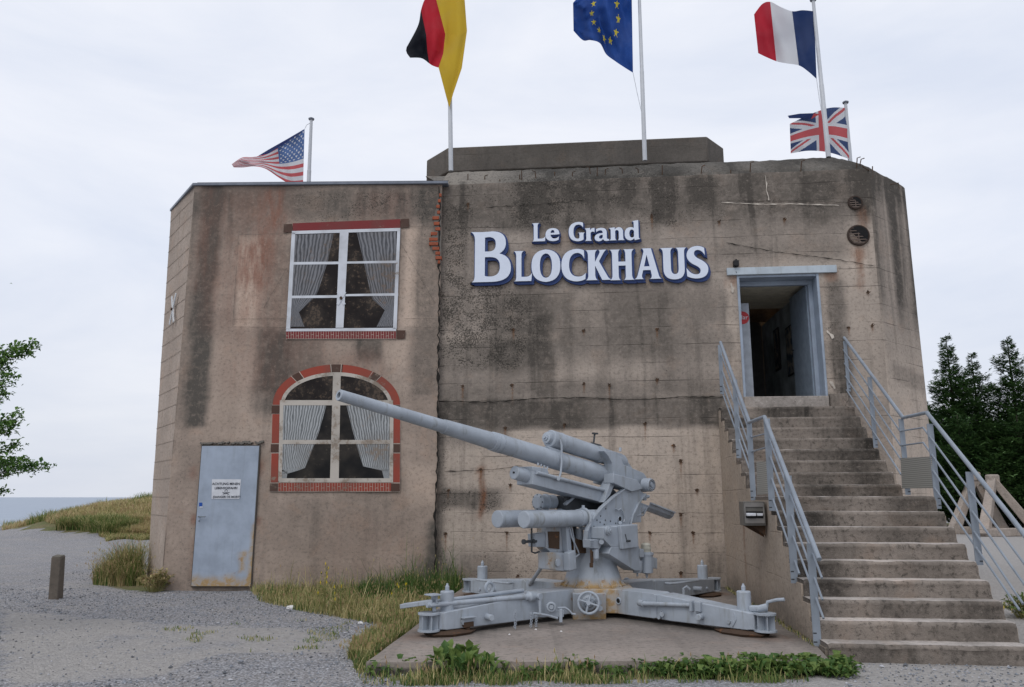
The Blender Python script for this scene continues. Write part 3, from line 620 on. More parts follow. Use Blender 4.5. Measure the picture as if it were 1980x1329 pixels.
# ================================================================== ANNEX (rendered, painted windows)
annex = thing('bunker_annex', ANX.pt(0, 0), 'brown rendered annex with two painted windows and a blue grey steel door', 'annex')
ZA = ANX.uv(620, 359)[1]; UAe = ANX.uv(847, 800)[0]
AS = [(0, 372, 350, 415, 826, .85, 10, 3), (0, 360, 365, 440, 420, .5, 14), (0, 350, 380, 372, 826, .3, 10), (1, 400, 365, 560, 640, .30, 30), (1, 495, 370, 530, 520, .55, 18), (1, 515, 362, 550, 440, .75, 12), (1, 462, 460, 525, 560, .75, 16), (1, 470, 560, 500, 620, .4, 14), (1, 640, 560, 660, 600, .2, 10),
 (1, 640, 680, 740, 740, .3, 20), (1, 430, 640, 640, 760, .25, 30), (1, 690, 370, 790, 430, .25, 20), (1, 380, 360, 400, 560, .4, 14),
 (0, 560, 362, 850, 425, .55, 18), (0, 380, 360, 560, 400, .35, 18), (3, 560, 362, 850, 435, .55, 18), (3, 690, 370, 760, 410, .5, 14), (0, 440, 362, 560, 450, .3, 20), (0, 500, 455, 560, 800, .50, 14), (0, 500, 640, 620, 760, .55, 18, 8), (0, 525, 640, 565, 800, .35, 10), (0, 686, 655, 740, 702, .75, 12),
 (0, 800, 360, 850, 770, .55, 14), (3, 795, 360, 850, 780, .40, 14), (2, 460, 456, 500, 635, .85, 3), (2, 458, 456, 556, 635, .65, 3), (2, 780, 438, 842, 636, .75, 5), (2, 560, 655, 850, 700, .2, 20), (2, 380, 640, 520, 850, .22, 30), (2, 785, 900, 845, 980, .5, 14), (2, 740, 655, 800, 710, .35, 12),
 (0, 826, 1010, 850, 1140, .85, 10), (0, 800, 1080, 850, 1140, .4, 20), (0, 540, 965, 800, 1050, .28, 40), (1, 620, 1000, 800, 1140, .12, 40), (0, 345, 860, 380, 960, .2, 14), (0, 375, 1133, 495, 1152, .6, 6), (1, 498, 895, 514, 925, .7, 6), (1, 372, 900, 384, 925, .6, 6), (1, 368, 995, 382, 1012, .9, 5), (1, 498, 1000, 510, 1014, .8, 5),
 (0, 415, 370, 500, 480, .25, 30), (1, 365, 1040, 378, 1120, .3, 6), (0, 640, 640, 800, 658, .2, 6), (0, 560, 1030, 830, 1150, .10, 30), (2, 560, 1000, 800, 1100, .12, 30)]
tail = lambda u, z, p: p
aw = grid_wall('front_wall', ANX, steps_(0, UAe, .06), steps_(-.3, ZA, .06), REND, annex, None, .02); apply_masks(aw, stain_fn(ANX, AS))
# left flank, pale blockwork with raked joints
sp0 = ANX.pt(0, 0); Yb = 14.62; pb_ = at_d(333, 409, 1); 
dirn = ray(331, 409); kk = (ZA + .0 - 1.5) / dirn.z; bk_ = EYE + dirn * kk; bk_.z = 0
SD = plane_from(bk_, sp0 - bk_); 
if SD.n.dot(Vector((-1, -1, 0))) < 0: SD.n = -SD.n
SL = (sp0 - bk_).length
so_ = grid_wall('side_wall', SD, steps_(0, SL, .07), steps_(-.3, ZA, .07), BLOCKS, annex, None, .008, warp=lambda u, z, p: p + Vector((.15 * (1 - z / ZA) * (1 - u / SL), 0, 0)))
apply_masks(so_, lambda p: (.12 * sst(5.5, 6.8, p.z), .05, .1, .1))
m = MB(); random.seed(3)
zz = 1.2; row = 0
while zz < ZA - .05:
    m.beam(SD.pt(0, zz - .0, .008) + Vector((.15 * (1 - zz / ZA), 0, 0)), SD.pt(SL, zz, .008), .004, .006); row += 1
    for k in (1,) if row % 3 == 0 else ():
        uu = (k + (.5 if row % 2 else .15)) * .62
        if uu < SL: m.beam(SD.pt(uu, zz, .008), SD.pt(uu, min(ZA, zz + .31), .008), .004, .004, up=(1, 0, 0))
    zz += .31
m.build('mortar_joints', plain('joint_mortar', (.36, .30, .25, 1), .95), annex, smooth=0)  # mortar's own colour, slightly darker than the blocks
m = MB(); m.prism([ANX.pt(.25, -.1, -.25), ANX.pt(UAe - .0, -.1, -.12), ANX.pt(UAe - .0, -.1, -5.2), bk_ + Vector((0, 4, -.1)), bk_ + Vector((.36, .12, -.1))], (0, 0, ZA + .08)); cr = m.build('core_wall', REND, annex); uvbox(cr, ANX)
m = MB(); e0 = bk_ + Vector((-.03, 0, ZA)); e1 = ANX.pt(-.02, ZA, .05); e2 = ANX.px(866, 353, .06); e2.z = ZA
m.prism([e1, Vector((e2.x, e2.y, ZA)), Vector((e2.x, e2.y + 1.2, ZA)), Vector((e1.x + .3, e1.y + 1.6, ZA)), e0 + Vector((.3, .2, 0)), e0], (0, 0, .05)); m.build('roof_edging', ZINC, annex, bevel=.006)
m = MB(); m.prism([e1 + Vector((.06, .06, .05)), Vector((e2.x, e2.y + .06, ZA + .05)), Vector((e2.x - .2, e2.y + 1.2, ZA + .05)), e0 + Vector((.1, 0, .05))], (0, 0, .03)); m.build('roof_felt', plain('roof_felt', (.05, .05, .055, 1), .9), annex)
# wall anchors (iron crosses)
def anchor(P, x, y, mat, s=.26, off=.03, tilt=.15):
    c = P.px(x, y, off); m = MB(); Z = Vector((0, 0, 1))
    for a in (math.radians(62), math.radians(118)):
        d = P.u * math.cos(a) * 1.0 + Z * math.sin(a); m.beam(c - d * s, c + d * s, .045, .018, up=P.n)
    o = m.build('wall_anchor', mat, annex); m = MB(); m.cyl(c, c + P.n * .035, .025); m.build('bolt', RUST, o)
anchor(SD, 334, 598, plain('anchor_grey', (.60, .62, .64, 1), .6), .30, .04)
anchor(ANX, 660, 577, MUR_WHITE, .13)
# exposed bricks in the joint
EB = [(852, 379, 4), (850, 390, 6), (849, 401, 7), (847, 412, 9), (845, 423, 12), (847, 434, 9), (846, 444, 10), (842, 453, 14), (840, 464, 20), (839, 473, 20), (843, 482, 14), (846, 491, 10), (846, 500, 10), (848, 508, 6)]
m = MB(); mo_ = MB(); mo_.add([ANX.px(x, y, .026) for x, y in [(853, 372), (853, 512), (847, 512), (841, 490), (834, 482), (832, 466), (840, 446), (838, 424), (843, 405), (848, 372)]], [tuple(range(10))]); mo_.build('mortar_patch', CONC_TOP, annex, smooth=0); random.seed(11)
for x, y, w in EB:
    c = ANX.px(x + random.uniform(-2.5, 2.5), y, .0); m.box(c, (w / 125 + random.uniform(-.02, .03), .07 + random.uniform(0, .03), .062), (ANX.u, -ANX.n, Vector((0, 0, 1))))
m.build('exposed_bricks', BRICK, annex, bevel=.008)
ribbon(ANX, [(849, 362), (851, 400), (849, 470), (850, 560), (848, 700), (846, 900), (844, 960), (841, 1000), (843, 1060), (842, 1140)], .02, .03, 8, .03).build('open_joint', CRK, annex, smooth=0)
# ---- mural sheets
def sheet(P, pts, off, m, mi=0): m.add([P.px(x, y, off) for x, y in pts], [tuple(range(len(pts)))], mi)
def curtain(P, outer, inner_, off, m, ns=14, nt=16):
    """outer/inner_: polylines top->bottom; returns uv list"""
    def at(pl, t):
        k = t * (len(pl) - 1); i = min(int(k), len(pl) - 2); f = k - i; return (pl[i][0] + (pl[i + 1][0] - pl[i][0]) * f, pl[i][1] + (pl[i + 1][1] - pl[i][1]) * f)
    vs = []; uvs = []
    for j in range(nt + 1):
        a = at(outer, j / nt); b = at(inner_, j / nt)
        for i in range(ns + 1): s = i / ns; vs.append(P.px(a[0] + (b[0] - a[0]) * s, a[1] + (b[1] - a[1]) * s, off)); uvs.append((s, j / nt))
    b0 = m.add(vs, [(j * (ns + 1) + i, (j + 1) * (ns + 1) + i, (j + 1) * (ns + 1) + i + 1, j * (ns + 1) + i + 1) for j in range(nt) for i in range(ns)]); m.uvl = getattr(m, 'uvl', []) + uvs
def uvput(o, uvs):
    d = o.data.uv_layers.new(name='UVMap').data
    for f in o.data.polygons:
        for li in f.loop_indices: d[li].uv = uvs[o.data.loops[li].vertex_index]
O0 = .022
m = MB(); sheet(ANX, [(553, 638), (766, 638), (774, 444), (566, 449)], O0, m); w1 = m.build('painted_window', MUR_DARK, annex, smooth=0); w1['label'] = 'square painted window with grey tied curtains'
m = MB(); curtain(ANX, [(570, 454), (568, 505), (565, 555), (563, 604)], [(645, 452), (634, 505), (613, 570), (578, 604)], O0 + .003, m); curtain(ANX, [(563, 604), (560, 632)], [(578, 604), (589, 632)], O0 + .003, m, nt=4)
o = m.build('painted_curtain', MUR_CURT, w1, smooth=0, fix=False); uvput(o, m.uvl)
m = MB(); curtain(ANX, [(766, 448), (765, 505), (763, 555), (762, 600)], [(690, 450), (703, 505), (719, 578), (744, 600)], O0 + .003, m); curtain(ANX, [(762, 600), (761, 632)], [(744, 600), (728, 632)], O0 + .003, m, nt=4)
o = m.build('painted_curtain', MUR_CURT, w1, smooth=0, fix=False); uvput(o, m.uvl)
m = MB(); O1 = O0 + .006
for q in ([(564, 447), (774, 441), (774, 447), (565, 453)], [(553, 636), (766, 634), (766, 640), (553, 641)], [(564, 450), (571, 450), (561, 637), (553, 637)], [(768, 446), (774, 446), (767, 636), (760, 636)], [(657, 450), (674, 449), (664, 634), (649, 634)]): sheet(ANX, q, O1, m)
for y0, y1, h in ((507, 505, 5), (572, 568, 5)): sheet(ANX, [(564, y0), (659, y0 - 1), (659, y0 + h - 1), (564, y0 + h)], O1 - .001, m); sheet(ANX, [(668, y1 + 1), (770, y1 - 1), (770, y1 + h - 1), (668, y1 + h)], O1 - .001, m)
m.build('painted_frame', MUR_WHITE, w1, smooth=0)
m = MB(); sheet(ANX, [(566, 432), (774, 424), (774, 441), (566, 447)], O0, m, 0); sheet(ANX, [(549, 434), (565, 433), (565, 449), (548, 450)], O0, m, 1); sheet(ANX, [(775, 424), (791, 423), (791, 440), (775, 441)], O0, m, 1)
m.build('painted_lintel', [MUR_RED2, MUR_BROWN], w1, smooth=0)
def brickrow(x0, x1, y0, y1, n, name, par, redm):
    m = MB(); sheet(ANX, [(x0, y1), (x1, y1), (x1, y0), (x0, y0)], O0, m, 1)
    w = (x1 - x0) / n
    for k in range(n):
        a = x0 + k * w + .4; b = a + w - .9
        if k % 2: 
            sheet(ANX, [(a, y1 - 1), (b, y1 - 1), (b, y0 + 1), (a, y0 + 1)], O0 + .003, m, 0)
        else:
            ym = y0 + (y1 - y0) * (.45 if k % 4 else .6); sheet(ANX, [(a, ym - .5), (b, ym - .5), (b, y0 + 1), (a, y0 + 1)], O0 + .003, m, 0); sheet(ANX, [(a, y1 - 1), (b, y1 - 1), (b, ym + .5), (a, ym + .5)], O0 + .003, m, 0)
    return m
m = brickrow(553, 766, 640, 656, 44, 's', w1, MUR_RED2); sheet(ANX, [(767, 656), (783, 655), (784, 639), (767, 639)], O0, m, 2); m.build('painted_sill', [MUR_RED2, MUR_LINE, MUR_BROWN], w1, smooth=0)
# arched painted window
cx, cy = 650.5, 783
def arc(rx, ry, a0, a1, n): return [(cx + rx * math.cos(math.radians(a0 + (a1 - a0) * k / n)), cy - ry * math.sin(math.radians(a0 + (a1 - a0) * k / n))) for k in range(n + 1)]
m = MB(); sheet(ANX, [(541, 930), (541, 783)] + list(reversed(arc(108, 62, 0, 180, 30)))[0:31] + [(760, 783), (760, 930)], O0, m); w2 = m.build('painted_window', MUR_DARK2, annex, smooth=0); w2['label'] = 'arched painted window with red brick surround'
m = MB(); sheet(ANX, [(551, 774)] + list(reversed(arc(100, 55, 4, 176, 24))) + [(751, 774)], O0 + .002, m); m.build('painted_fanlight', MUR_DARK, w2, smooth=0)
m = MB(); curtain(ANX, [(548, 784), (547, 830), (546, 870), (545, 908)], [(631, 784), (617, 835), (604, 870), (590, 905)], O0 + .003, m); curtain(ANX, [(545, 908), (553, 912), (545, 916)], [(590, 905), (574, 911), (556, 916)], O0 + .003, m, nt=5); curtain(ANX, [(545, 912), (543, 928)], [(556, 912), (554, 928)], O0 + .003, m, nt=3)
o = m.build('painted_curtain', MUR_CURT2, w2, smooth=0, fix=False); uvput(o, m.uvl)
m = MB(); curtain(ANX, [(757, 784), (757, 830), (755, 870), (753, 906)], [(670, 784), (681, 830), (692, 870), (702, 902)], O0 + .003, m); curtain(ANX, [(753, 906), (751, 912)], [(702, 902), (738, 910)], O0 + .003, m, nt=4); curtain(ANX, [(753, 908), (754, 928)], [(738, 908), (743, 928)], O0 + .003, m, nt=3)
o = m.build('painted_curtain', MUR_CURT2, w2, smooth=0, fix=False); uvput(o, m.uvl)
m = MB()
for q in ([(644, 722), (659, 722), (655, 928), (638, 928)], [(541, 774), (760, 774), (760, 784), (541, 784)], [(541, 851), (760, 851), (760, 859), (541, 859)], [(539, 925), (760, 925), (760, 933), (539, 933)], [(541, 783), (548, 783), (545, 930), (538, 930)], [(754, 783), (761, 783), (760, 930), (753, 930)]): sheet(ANX, q, O1 + random.uniform(0, .002), m)
a_, b_ = arc(108, 63, 0, 180, 30), arc(101, 56, 0, 180, 30)
for k in range(30): sheet(ANX, [a_[k], a_[k + 1], b_[k + 1], b_[k]], O1, m)
m.build('painted_frame', MUR_CREAM, w2, smooth=0)
m = MB(); a_, b_ = arc(123, 78, 0, 180, 60), arc(108, 63, 0, 180, 60)
for k in range(60):
    d = (k + .5) * 3; brown = any(abs(d - q) < 4.6 for q in (90, 130, 50)); ln = any(5.0 > abs(d - q) >= 4.6 for q in (90, 130, 50))
    sheet(ANX, [a_[k], a_[k + 1], b_[k + 1], b_[k]], O0 + .001, m, 1 if brown else 0)
for q in (90, 130, 50):
    for e in (-4.8, 4.8):
        t = math.radians(q + e); t2 = math.radians(q + e + .7); sheet(ANX, [(cx + 124 * math.cos(t), cy - 79 * math.sin(t)), (cx + 124 * math.cos(t2), cy - 79 * math.sin(t2)), (cx + 108 * math.cos(t2), cy - 63 * math.sin(t2)), (cx + 108 * math.cos(t), cy - 63 * math.sin(t))], O0 + .005, m, 2)
for xa, xb, xc, xd in ((527, 541, 523, 537), (760, 774, 757, 773)):
    f = lambda y: (xa + (xc - xa) * (y - 783) / 167, xb + (xd - xb) * (y - 783) / 167)
    for y0, y1, mi in ((801, 857, 0), (877, 933, 0), (784, 800, 1), (859, 875, 1), (935, 950, 1)):
        e = 1.5 if mi else 0; a0, b0 = f(y0); a1, b1 = f(y1); sheet(ANX, [(a1 - e, y1), (b1, y1), (b0, y0), (a0 - e, y0)], O0 + .001 + mi * .002, m, mi)
    a0, b0 = f(783); a1, b1 = f(951); sheet(ANX, [(a1 - .8, 951), (b1 + .6, 951), (b0 + .6, 783), (a0 - .8, 783)], O0 - .003, m, 2)
m.build('painted_arch', [MUR_RED, MUR_BROWN, MUR_LINE], w2, smooth=0)
brickrow(538, 757, 933, 951, 42, 's', w2, MUR_RED).build('painted_sill', [MUR_RED, MUR_LINE], w2, smooth=0)
# steel door
Q = [(377, 1133), (490, 1133), (499, 863), (388, 863)]
ua, za = ANX.uv(382, 1133); ub, _ = ANX.uv(494.5, 1000); ua = ANX.uv(382.5, 1000)[0]; _, zb = ANX.uv(440, 863); _, za = ANX.uv(435, 1133)
AX = (ANX.u, -ANX.n, Vector((0, 0, 1)))
m = MB(); m.box(ANX.pt((ua + ub) / 2, (za + zb) / 2, .02), (ub - ua + .03, .035, zb - za + .03), AX); m.build('door_surround', plain('door_gap_dark', (.10, .09, .08, 1), .9), annex)
m = MB(); nx, nzs = 12, 26
for j in range(nzs + 1):
    for i in range(nx + 1): m.v.append(ANX.pt(ua + (ub - ua) * i / nx, za + (zb - za) * j / nzs, .052 + .002 * nse(i, j, 1, .3)))
for j in range(nzs):
    for i in range(nx): a = j * (nx + 1) + i; m.f.append((a, a + 1, a + nx + 2, a + nx + 1)); m.m.append(0)
m.prism([ANX.pt(ua, za, .047), ANX.pt(ub, za, .047), ANX.pt(ub, zb, .047), ANX.pt(ua, zb, .047)], -ANX.n * .02)
sdoor = m.build('steel_door', DOORP, annex, smooth=40, fix=False); sdoor['label'] = 'blue grey steel door rusting along its bottom edge'
def door_mask(p):
    q = p - ANX.o; u, z = (q.dot(ANX.u) - ua) / (ub - ua), (q.z - za) / (zb - za)
    g = .9 * (1 - sst(.0, .12, z + nse(u * 4, z, 2) * .05)) + .8 * (1 - sst(.0, .14, abs(u - .86) + nse(u * 5, z * 5, 2) * .05)) * (1 - sst(.06, .1, abs(z - .17))) + .7 * sst(.9, .98, u) * (1 - sst(.4, .5, z)) + .6 * (1 - sst(0, .05, math.hypot(u - .37, (z - .43) * 2)))
    return (0, min(1, g), 0, 0)
apply_masks(sdoor, door_mask)
m = MB(); hp = ANX.pt(ua + .05, ANX.uv(390, 999)[1], .055); m.cyl(hp, hp + ANX.n * .05, .011); m.cyl(hp + ANX.n * .05, hp + ANX.n * .05 + ANX.u * .12, .009); m.cyl(hp - Vector((0, 0, .07)), hp - Vector((0, 0, .07)) + ANX.n * .008, .012); m.build('handle', plain('door_handle_metal', (.16, .18, .2, 1), .4), sdoor)
m = MB(); sheet(ANX, [(409, 965), (463, 965), (466, 927), (410, 927)], .058, m); nt_ = m.build('notice', PAPER, sdoor, smooth=0); nt_['label'] = 'white hand lettered mine warning notice'
def at_text(s, x, y, size, sp=1.0): text_mesh(s, size, INK, sdoor, ANX.px(x, y, .062), ANX.u, (0, 0, 1), 'notice_lettering', .0008, spacing=sp, thin=.0006)
at_text('ACHTUNG MINEN', 437, 938, .056); at_text('LEBENSGEFAHR!', 437, 946, .053); at_text('(DANGER DE MORT!', 438, 963, .050)
m = MB(); sk = ANX.px(437, 952, .062)
m.tube([sk + ANX.u * -.05 + Vector((0, 0, -.03)), sk + ANX.u * .06 + Vector((0, 0, .0))], .004, 5); m.tube([sk + ANX.u * .05 + Vector((0, 0, -.035)), sk + ANX.u * -.06 + Vector((0, 0, .0))], .004, 5); m.torus(sk + Vector((0, 0, .02)), ANX.n, .022, .003, 14, 5); m.build('notice_skull_mark', INK, sdoor)
m = MB(); sheet(ANX, [(385, 980), (391, 980), (391, 972), (385, 972)], .058, m); m.build('sticker', plain('blue_sticker', (.02, .08, .35, 1), .5), sdoor, smooth=0)
m = MB(); sheet(ANX, [(386, 982), (392, 982), (392, 979.5), (386, 979.5)], .0585, m); m.build('sticker', PAPER, sdoor, smooth=0)

for q in ([(462, 455), (556, 453)], [(462, 455), (451, 633)], [(451, 633), (553, 634)], [(780, 440), (840, 439)], [(783, 633), (842, 634)], [(452, 618), (553, 617)], [(510, 598), (555, 520)], [(775, 470), (842, 588)], [(782, 617), (842, 617)]):
    ribbon(ANX, q, .0035, .024, 12, .004).build('render_crack', CRK2, annex, smooth=0)
m = MB(); random.seed(14)
for k in range(26):
    x = 392 + k * 4.6 + random.uniform(-2, 2); y = 859 - 6 * random.random() * (k / 26) - 1; c = ANX.px(x, y, .03); s_ = random.uniform(.015, .04); rz = Matrix.Rotation(random.uniform(-.5, .5), 3, 'Y'); m.box(c, (s_ * 2, .05, s_), (rz @ ANX.u, rz @ -ANX.n, rz @ Vector((0, 0, 1))))
m.build('crumbled_lintel', CONC_TOP, annex, bevel=.006)

# ================================================================== SIGN LETTERING
GL = {}
def path(d):
    """tiny outline language: M L Q C Z -> list of closed polylines"""
    t = d.replace(',', ' ').split(); i = 0; out = []; cur = []; p = (0, 0)
    while i < len(t):
        c = t[i]; i += 1
        if c == 'M': p = (float(t[i]), float(t[i + 1])); i += 2; cur = [p]
        elif c == 'L': p = (float(t[i]), float(t[i + 1])); i += 2; cur.append(p)
        elif c == 'Q':
            a = (float(t[i]), float(t[i + 1])); b = (float(t[i + 2]), float(t[i + 3])); i += 4
            for k in range(1, 9): s = k / 8; cur.append(((1 - s) ** 2 * p[0] + 2 * s * (1 - s) * a[0] + s * s * b[0], (1 - s) ** 2 * p[1] + 2 * s * (1 - s) * a[1] + s * s * b[1]))
            p = b
        elif c == 'Z':
            if math.dist(cur[0], cur[-1]) < 1e-4: cur = cur[:-1]
            out.append(cur)
    return out
GL['B'] = 'M -.04 1.0 Q .25 .985 .46 1.0 Q .80 1.0 .80 .765 Q .80 .62 .64 .555 Q .92 .50 .92 .27 Q .92 0 .46 0 L -.04 0 Q .06 -.01 .06 .14 L .06 .84 Q .05 .97 -.04 1.0 Z M .30 .88 L .30 .60 L .40 .60 Q .56 .60 .56 .75 Q .56 .89 .38 .89 Z M .30 .49 L .30 .12 Q .36 .10 .44 .105 Q .66 .11 .66 .30 Q .66 .49 .42 .49 Z'
GL['L'] = 'M 0 1.0 L .50 1.0 Q .38 .97 .38 .84 L .38 .14 L .62 .14 Q .82 .14 .92 .27 L .88 0 L 0 0 Q .12 .0 .12 .16 L .12 .84 Q .11 .97 0 1.0 Z'
GL['O'] = 'M .5 1.03 Q 1.0 1.0 1.0 .5 Q 1.0 0 .5 -.03 Q 0 0 0 .5 Q 0 1.0 .5 1.03 Z M .5 .90 Q .29 .88 .29 .5 Q .29 .12 .5 .10 Q .71 .12 .71 .5 Q .71 .88 .5 .90 Z'
GL['C'] = 'M .92 .97 L .93 .70 Q .84 .90 .64 .90 Q .31 .88 .31 .50 Q .31 .13 .68 .12 Q .86 .12 .98 .24 L .96 .04 Q .80 -.03 .60 -.03 Q 0 .0 0 .50 Q 0 1.0 .62 1.03 Q .80 1.03 .92 .97 Z'
GL['K'] = 'M 0 1.0 L .48 1.0 Q .39 .97 .38 .84 L .38 .60 L .56 .88 Q .60 .97 .52 1.0 L .84 1.0 Q .76 .95 .70 .86 L .54 .62 L .86 .14 Q .92 .03 1.04 0 L .66 0 L .38 .48 L .38 .16 Q .39 .03 .48 0 L 0 0 Q .10 .03 .10 .16 L .10 .84 Q .09 .97 0 1.0 Z'
GL['H'] = 'M 0 1.0 L .44 1.0 Q .36 .97 .36 .84 L .36 .60 L .66 .60 L .66 .84 Q .66 .97 .58 1.0 L 1.02 1.0 Q .93 .97 .92 .84 L .92 .16 Q .93 .03 1.02 0 L .58 0 Q .66 .03 .66 .16 L .66 .47 L .36 .47 L .36 .16 Q .36 .03 .44 0 L 0 0 Q .09 .03 .10 .16 L .10 .84 Q .09 .97 0 1.0 Z'
GL['A'] = 'M .30 1.0 L .66 1.0 L .93 .14 Q .96 .03 1.04 0 L .58 0 Q .68 .03 .66 .14 L .62 .29 L .33 .29 L .28 .14 Q .26 .03 .34 0 L -.02 0 Q .07 .03 .11 .14 L .36 .87 Q .38 .96 .30 1.0 Z M .48 .79 L .37 .41 L .59 .41 Z'
GL['U'] = 'M 0 1.0 L .50 1.0 Q .40 .97 .40 .84 L .40 .34 Q .40 .14 .56 .14 Q .70 .14 .70 .34 L .70 .84 Q .70 .97 .60 1.0 L 1.02 1.0 Q .93 .97 .93 .84 L .93 .30 Q .93 -.03 .54 -.03 Q .11 -.03 .11 .32 L .11 .84 Q .10 .97 0 1.0 Z'
GL['S'] = 'M .84 .96 L .86 .72 Q .74 .90 .54 .90 Q .38 .89 .38 .78 Q .38 .68 .60 .60 Q 1.0 .46 .98 .26 Q .96 -.02 .48 -.03 Q .22 -.03 .04 .05 L .02 .32 Q .18 .11 .44 .10 Q .64 .10 .64 .23 Q .64 .32 .42 .40 Q .04 .53 .05 .74 Q .08 1.01 .52 1.03 Q .70 1.03 .84 .96 Z'
GL['e'] = 'M .98 .36 L .36 .34 Q .40 .14 .62 .12 Q .80 .12 .94 .24 L .92 .06 Q .76 -.02 .54 -.02 Q .02 .0 .02 .34 Q .04 .70 .52 .71 Q .98 .70 .98 .36 Z M .36 .44 L .64 .45 Q .64 .61 .52 .61 Q .38 .60 .36 .44 Z'
GL['G'] = 'M .92 .97 L .92 .72 Q .80 .89 .62 .89 Q .30 .88 .30 .50 Q .30 .12 .56 .11 Q .66 .11 .68 .16 L .68 .34 Q .68 .42 .60 .44 L 1.02 .44 Q .94 .41 .94 .34 L .94 .06 Q .76 -.03 .56 -.03 Q 0 .0 0 .50 Q 0 1.0 .62 1.03 Q .80 1.03 .92 .97 Z'
GL['r'] = 'M 0 .68 L .50 .71 L .50 .58 Q .64 .71 .92 .70 L .92 .46 Q .70 .56 .54 .44 L .54 .14 Q .54 .03 .66 0 L 0 0 Q .14 .03 .14 .14 L .14 .54 Q .14 .64 0 .68 Z'
GL['a'] = 'M .10 .64 Q .28 .71 .46 .71 Q .84 .71 .84 .44 L .84 .16 Q .84 .08 1.0 .08 L .98 .0 Q .64 -.06 .58 .10 Q .46 -.02 .28 -.02 Q .0 .0 .0 .18 Q .02 .42 .56 .42 Q .58 .58 .40 .58 Q .24 .58 .12 .48 Z M .56 .33 Q .30 .32 .30 .20 Q .32 .11 .42 .11 Q .54 .13 .56 .20 Z'
GL['n'] = 'M 0 .68 L .38 .71 L .38 .60 Q .52 .71 .66 .71 Q .92 .69 .92 .44 L .92 .14 Q .92 .03 1.02 0 L .56 0 Q .64 .03 .64 .14 L .64 .42 Q .64 .56 .52 .56 Q .44 .56 .40 .50 L .40 .14 Q .40 .03 .48 0 L 0 0 Q .11 .03 .11 .14 L .11 .54 Q .11 .64 0 .68 Z'
GL['d'] = 'M .56 1.06 L .92 1.10 L .92 .16 Q .92 .06 1.02 .04 L .66 -.03 L .62 .08 Q .50 -.03 .36 -.03 Q 0 .0 .0 .34 Q .02 .71 .42 .71 Q .54 .71 .62 .66 L .62 .92 Q .62 1.02 .54 1.04 Z M .62 .50 Q .54 .58 .46 .58 Q .32 .56 .31 .35 Q .32 .13 .48 .12 Q .58 .13 .62 .20 Z'
def glyph_mesh(name, polys, offset, depth, mat, parent, o0, ux, uy, nn, res=1):
    cu = bpy.data.curves.new(name, 'CURVE'); cu.dimensions = '2D'; cu.fill_mode = 'BOTH'; cu.extrude = depth / 2; cu.offset = offset
    for pl in polys:
        s = cu.splines.new('POLY'); s.points.add(len(pl) - 1); s.use_cyclic_u = True
        for k, (x, y) in enumerate(pl): s.points[k].co = (x, y, 0, 1)
    to = bpy.data.objects.new(name, cu); COL.objects.link(to); dg = bpy.context.evaluated_depsgraph_get(); me = bpy.data.meshes.new_from_object(to.evaluated_get(dg)); bpy.data.objects.remove(to)
    base = root_base(parent)
    for q in me.vertices: q.co = o0 + ux * q.co.x + uy * q.co.y + nn * (q.co.z + depth / 2) - base
    me.materials.clear(); me.materials.append(mat); o = bpy.data.objects.new(name, me); COL.objects.link(o); o.parent = parent
    for p in me.polygons: p.use_smooth = False
    return o
sign = thing('building_sign', FAC.px(1140, 545, .03), 'two lines of raised white letters edged in navy on the bunker wall', 'sign')
LET = [('B', 910, 547, 988, 450), ('L', 994, 545, 1029, 487), ('O', 1028, 545, 1084, 486), ('C', 1086, 544, 1133, 485), ('K', 1133, 543, 1183, 485), ('H', 1180, 543, 1227, 484), ('A', 1227, 541, 1279, 482), ('U', 1278, 540, 1329, 481), ('S', 1328, 538, 1370, 479),
       ('L', 1029, 468, 1055, 433), ('e', 1055, 467, 1082, 433), ('G', 1100, 467, 1131, 432), ('r', 1131, 467, 1150, 432), ('a', 1150, 467, 1178, 432), ('n', 1178, 466, 1208, 431), ('d', 1208, 465, 1238, 431)]
sh = Vector((0, 0, 0))
for ch, x0, yb, x1, yt in LET:
    o0 = FAC.px(x0, yb, .075); w = FAC.px(x1, yb, .075) - o0; ux = FAC.u; wl = w.length; hl = FAC.px(x0, yt, .075).z - o0.z
    pp_ = path(GL[ch]); x_lo = min(x for c in pp_ for x, y in c); x_hi = max(x for c in pp_ for x, y in c); pl = [[((x - x_lo) / (x_hi - x_lo) * wl, y * hl) for x, y in c] for c in pp_]; big = 1.0 if yb > 500 else .62
    fo = glyph_mesh('letter_face', pl, 0, .025, WHITEP, sign, o0, ux, Vector((0, 0, 1)), FAC.n)
    r = .026 * big; objs = []; dz = Vector((0, 0, 1)); acc = None; off = 0
    for k in range(14):                                   # navy backing board: the letter swept round by its border and towards the lower right
        if k < 10: a_ = k * .628; sx, sy = math.cos(a_) * r, math.sin(a_) * r
        else: q_ = (k - 9) / 4; sx, sy = r * .7 + .026 * big * q_, -r * .9 - .028 * big * q_
        if k < 10: sx += .010 * big; sy -= .012 * big
        g_ = glyph_mesh('tmp', pl, 0, .045, BLUEP, sign, o0 - FAC.n * (.050 + .0006 * k) + ux * sx + dz * sy, ux, dz, FAC.n); objs.append(g_)
    mb = MB(); base_ = root_base(sign)
    for g_ in objs:
        mb.add([v.co + base_ for v in g_.data.vertices], [tuple(p.vertices) for p in g_.data.polygons]); md = g_.data; bpy.data.objects.remove(g_); bpy.data.meshes.remove(md)
    mb.build('letter_edge', BLUEP, sign, smooth=0, fix=False)

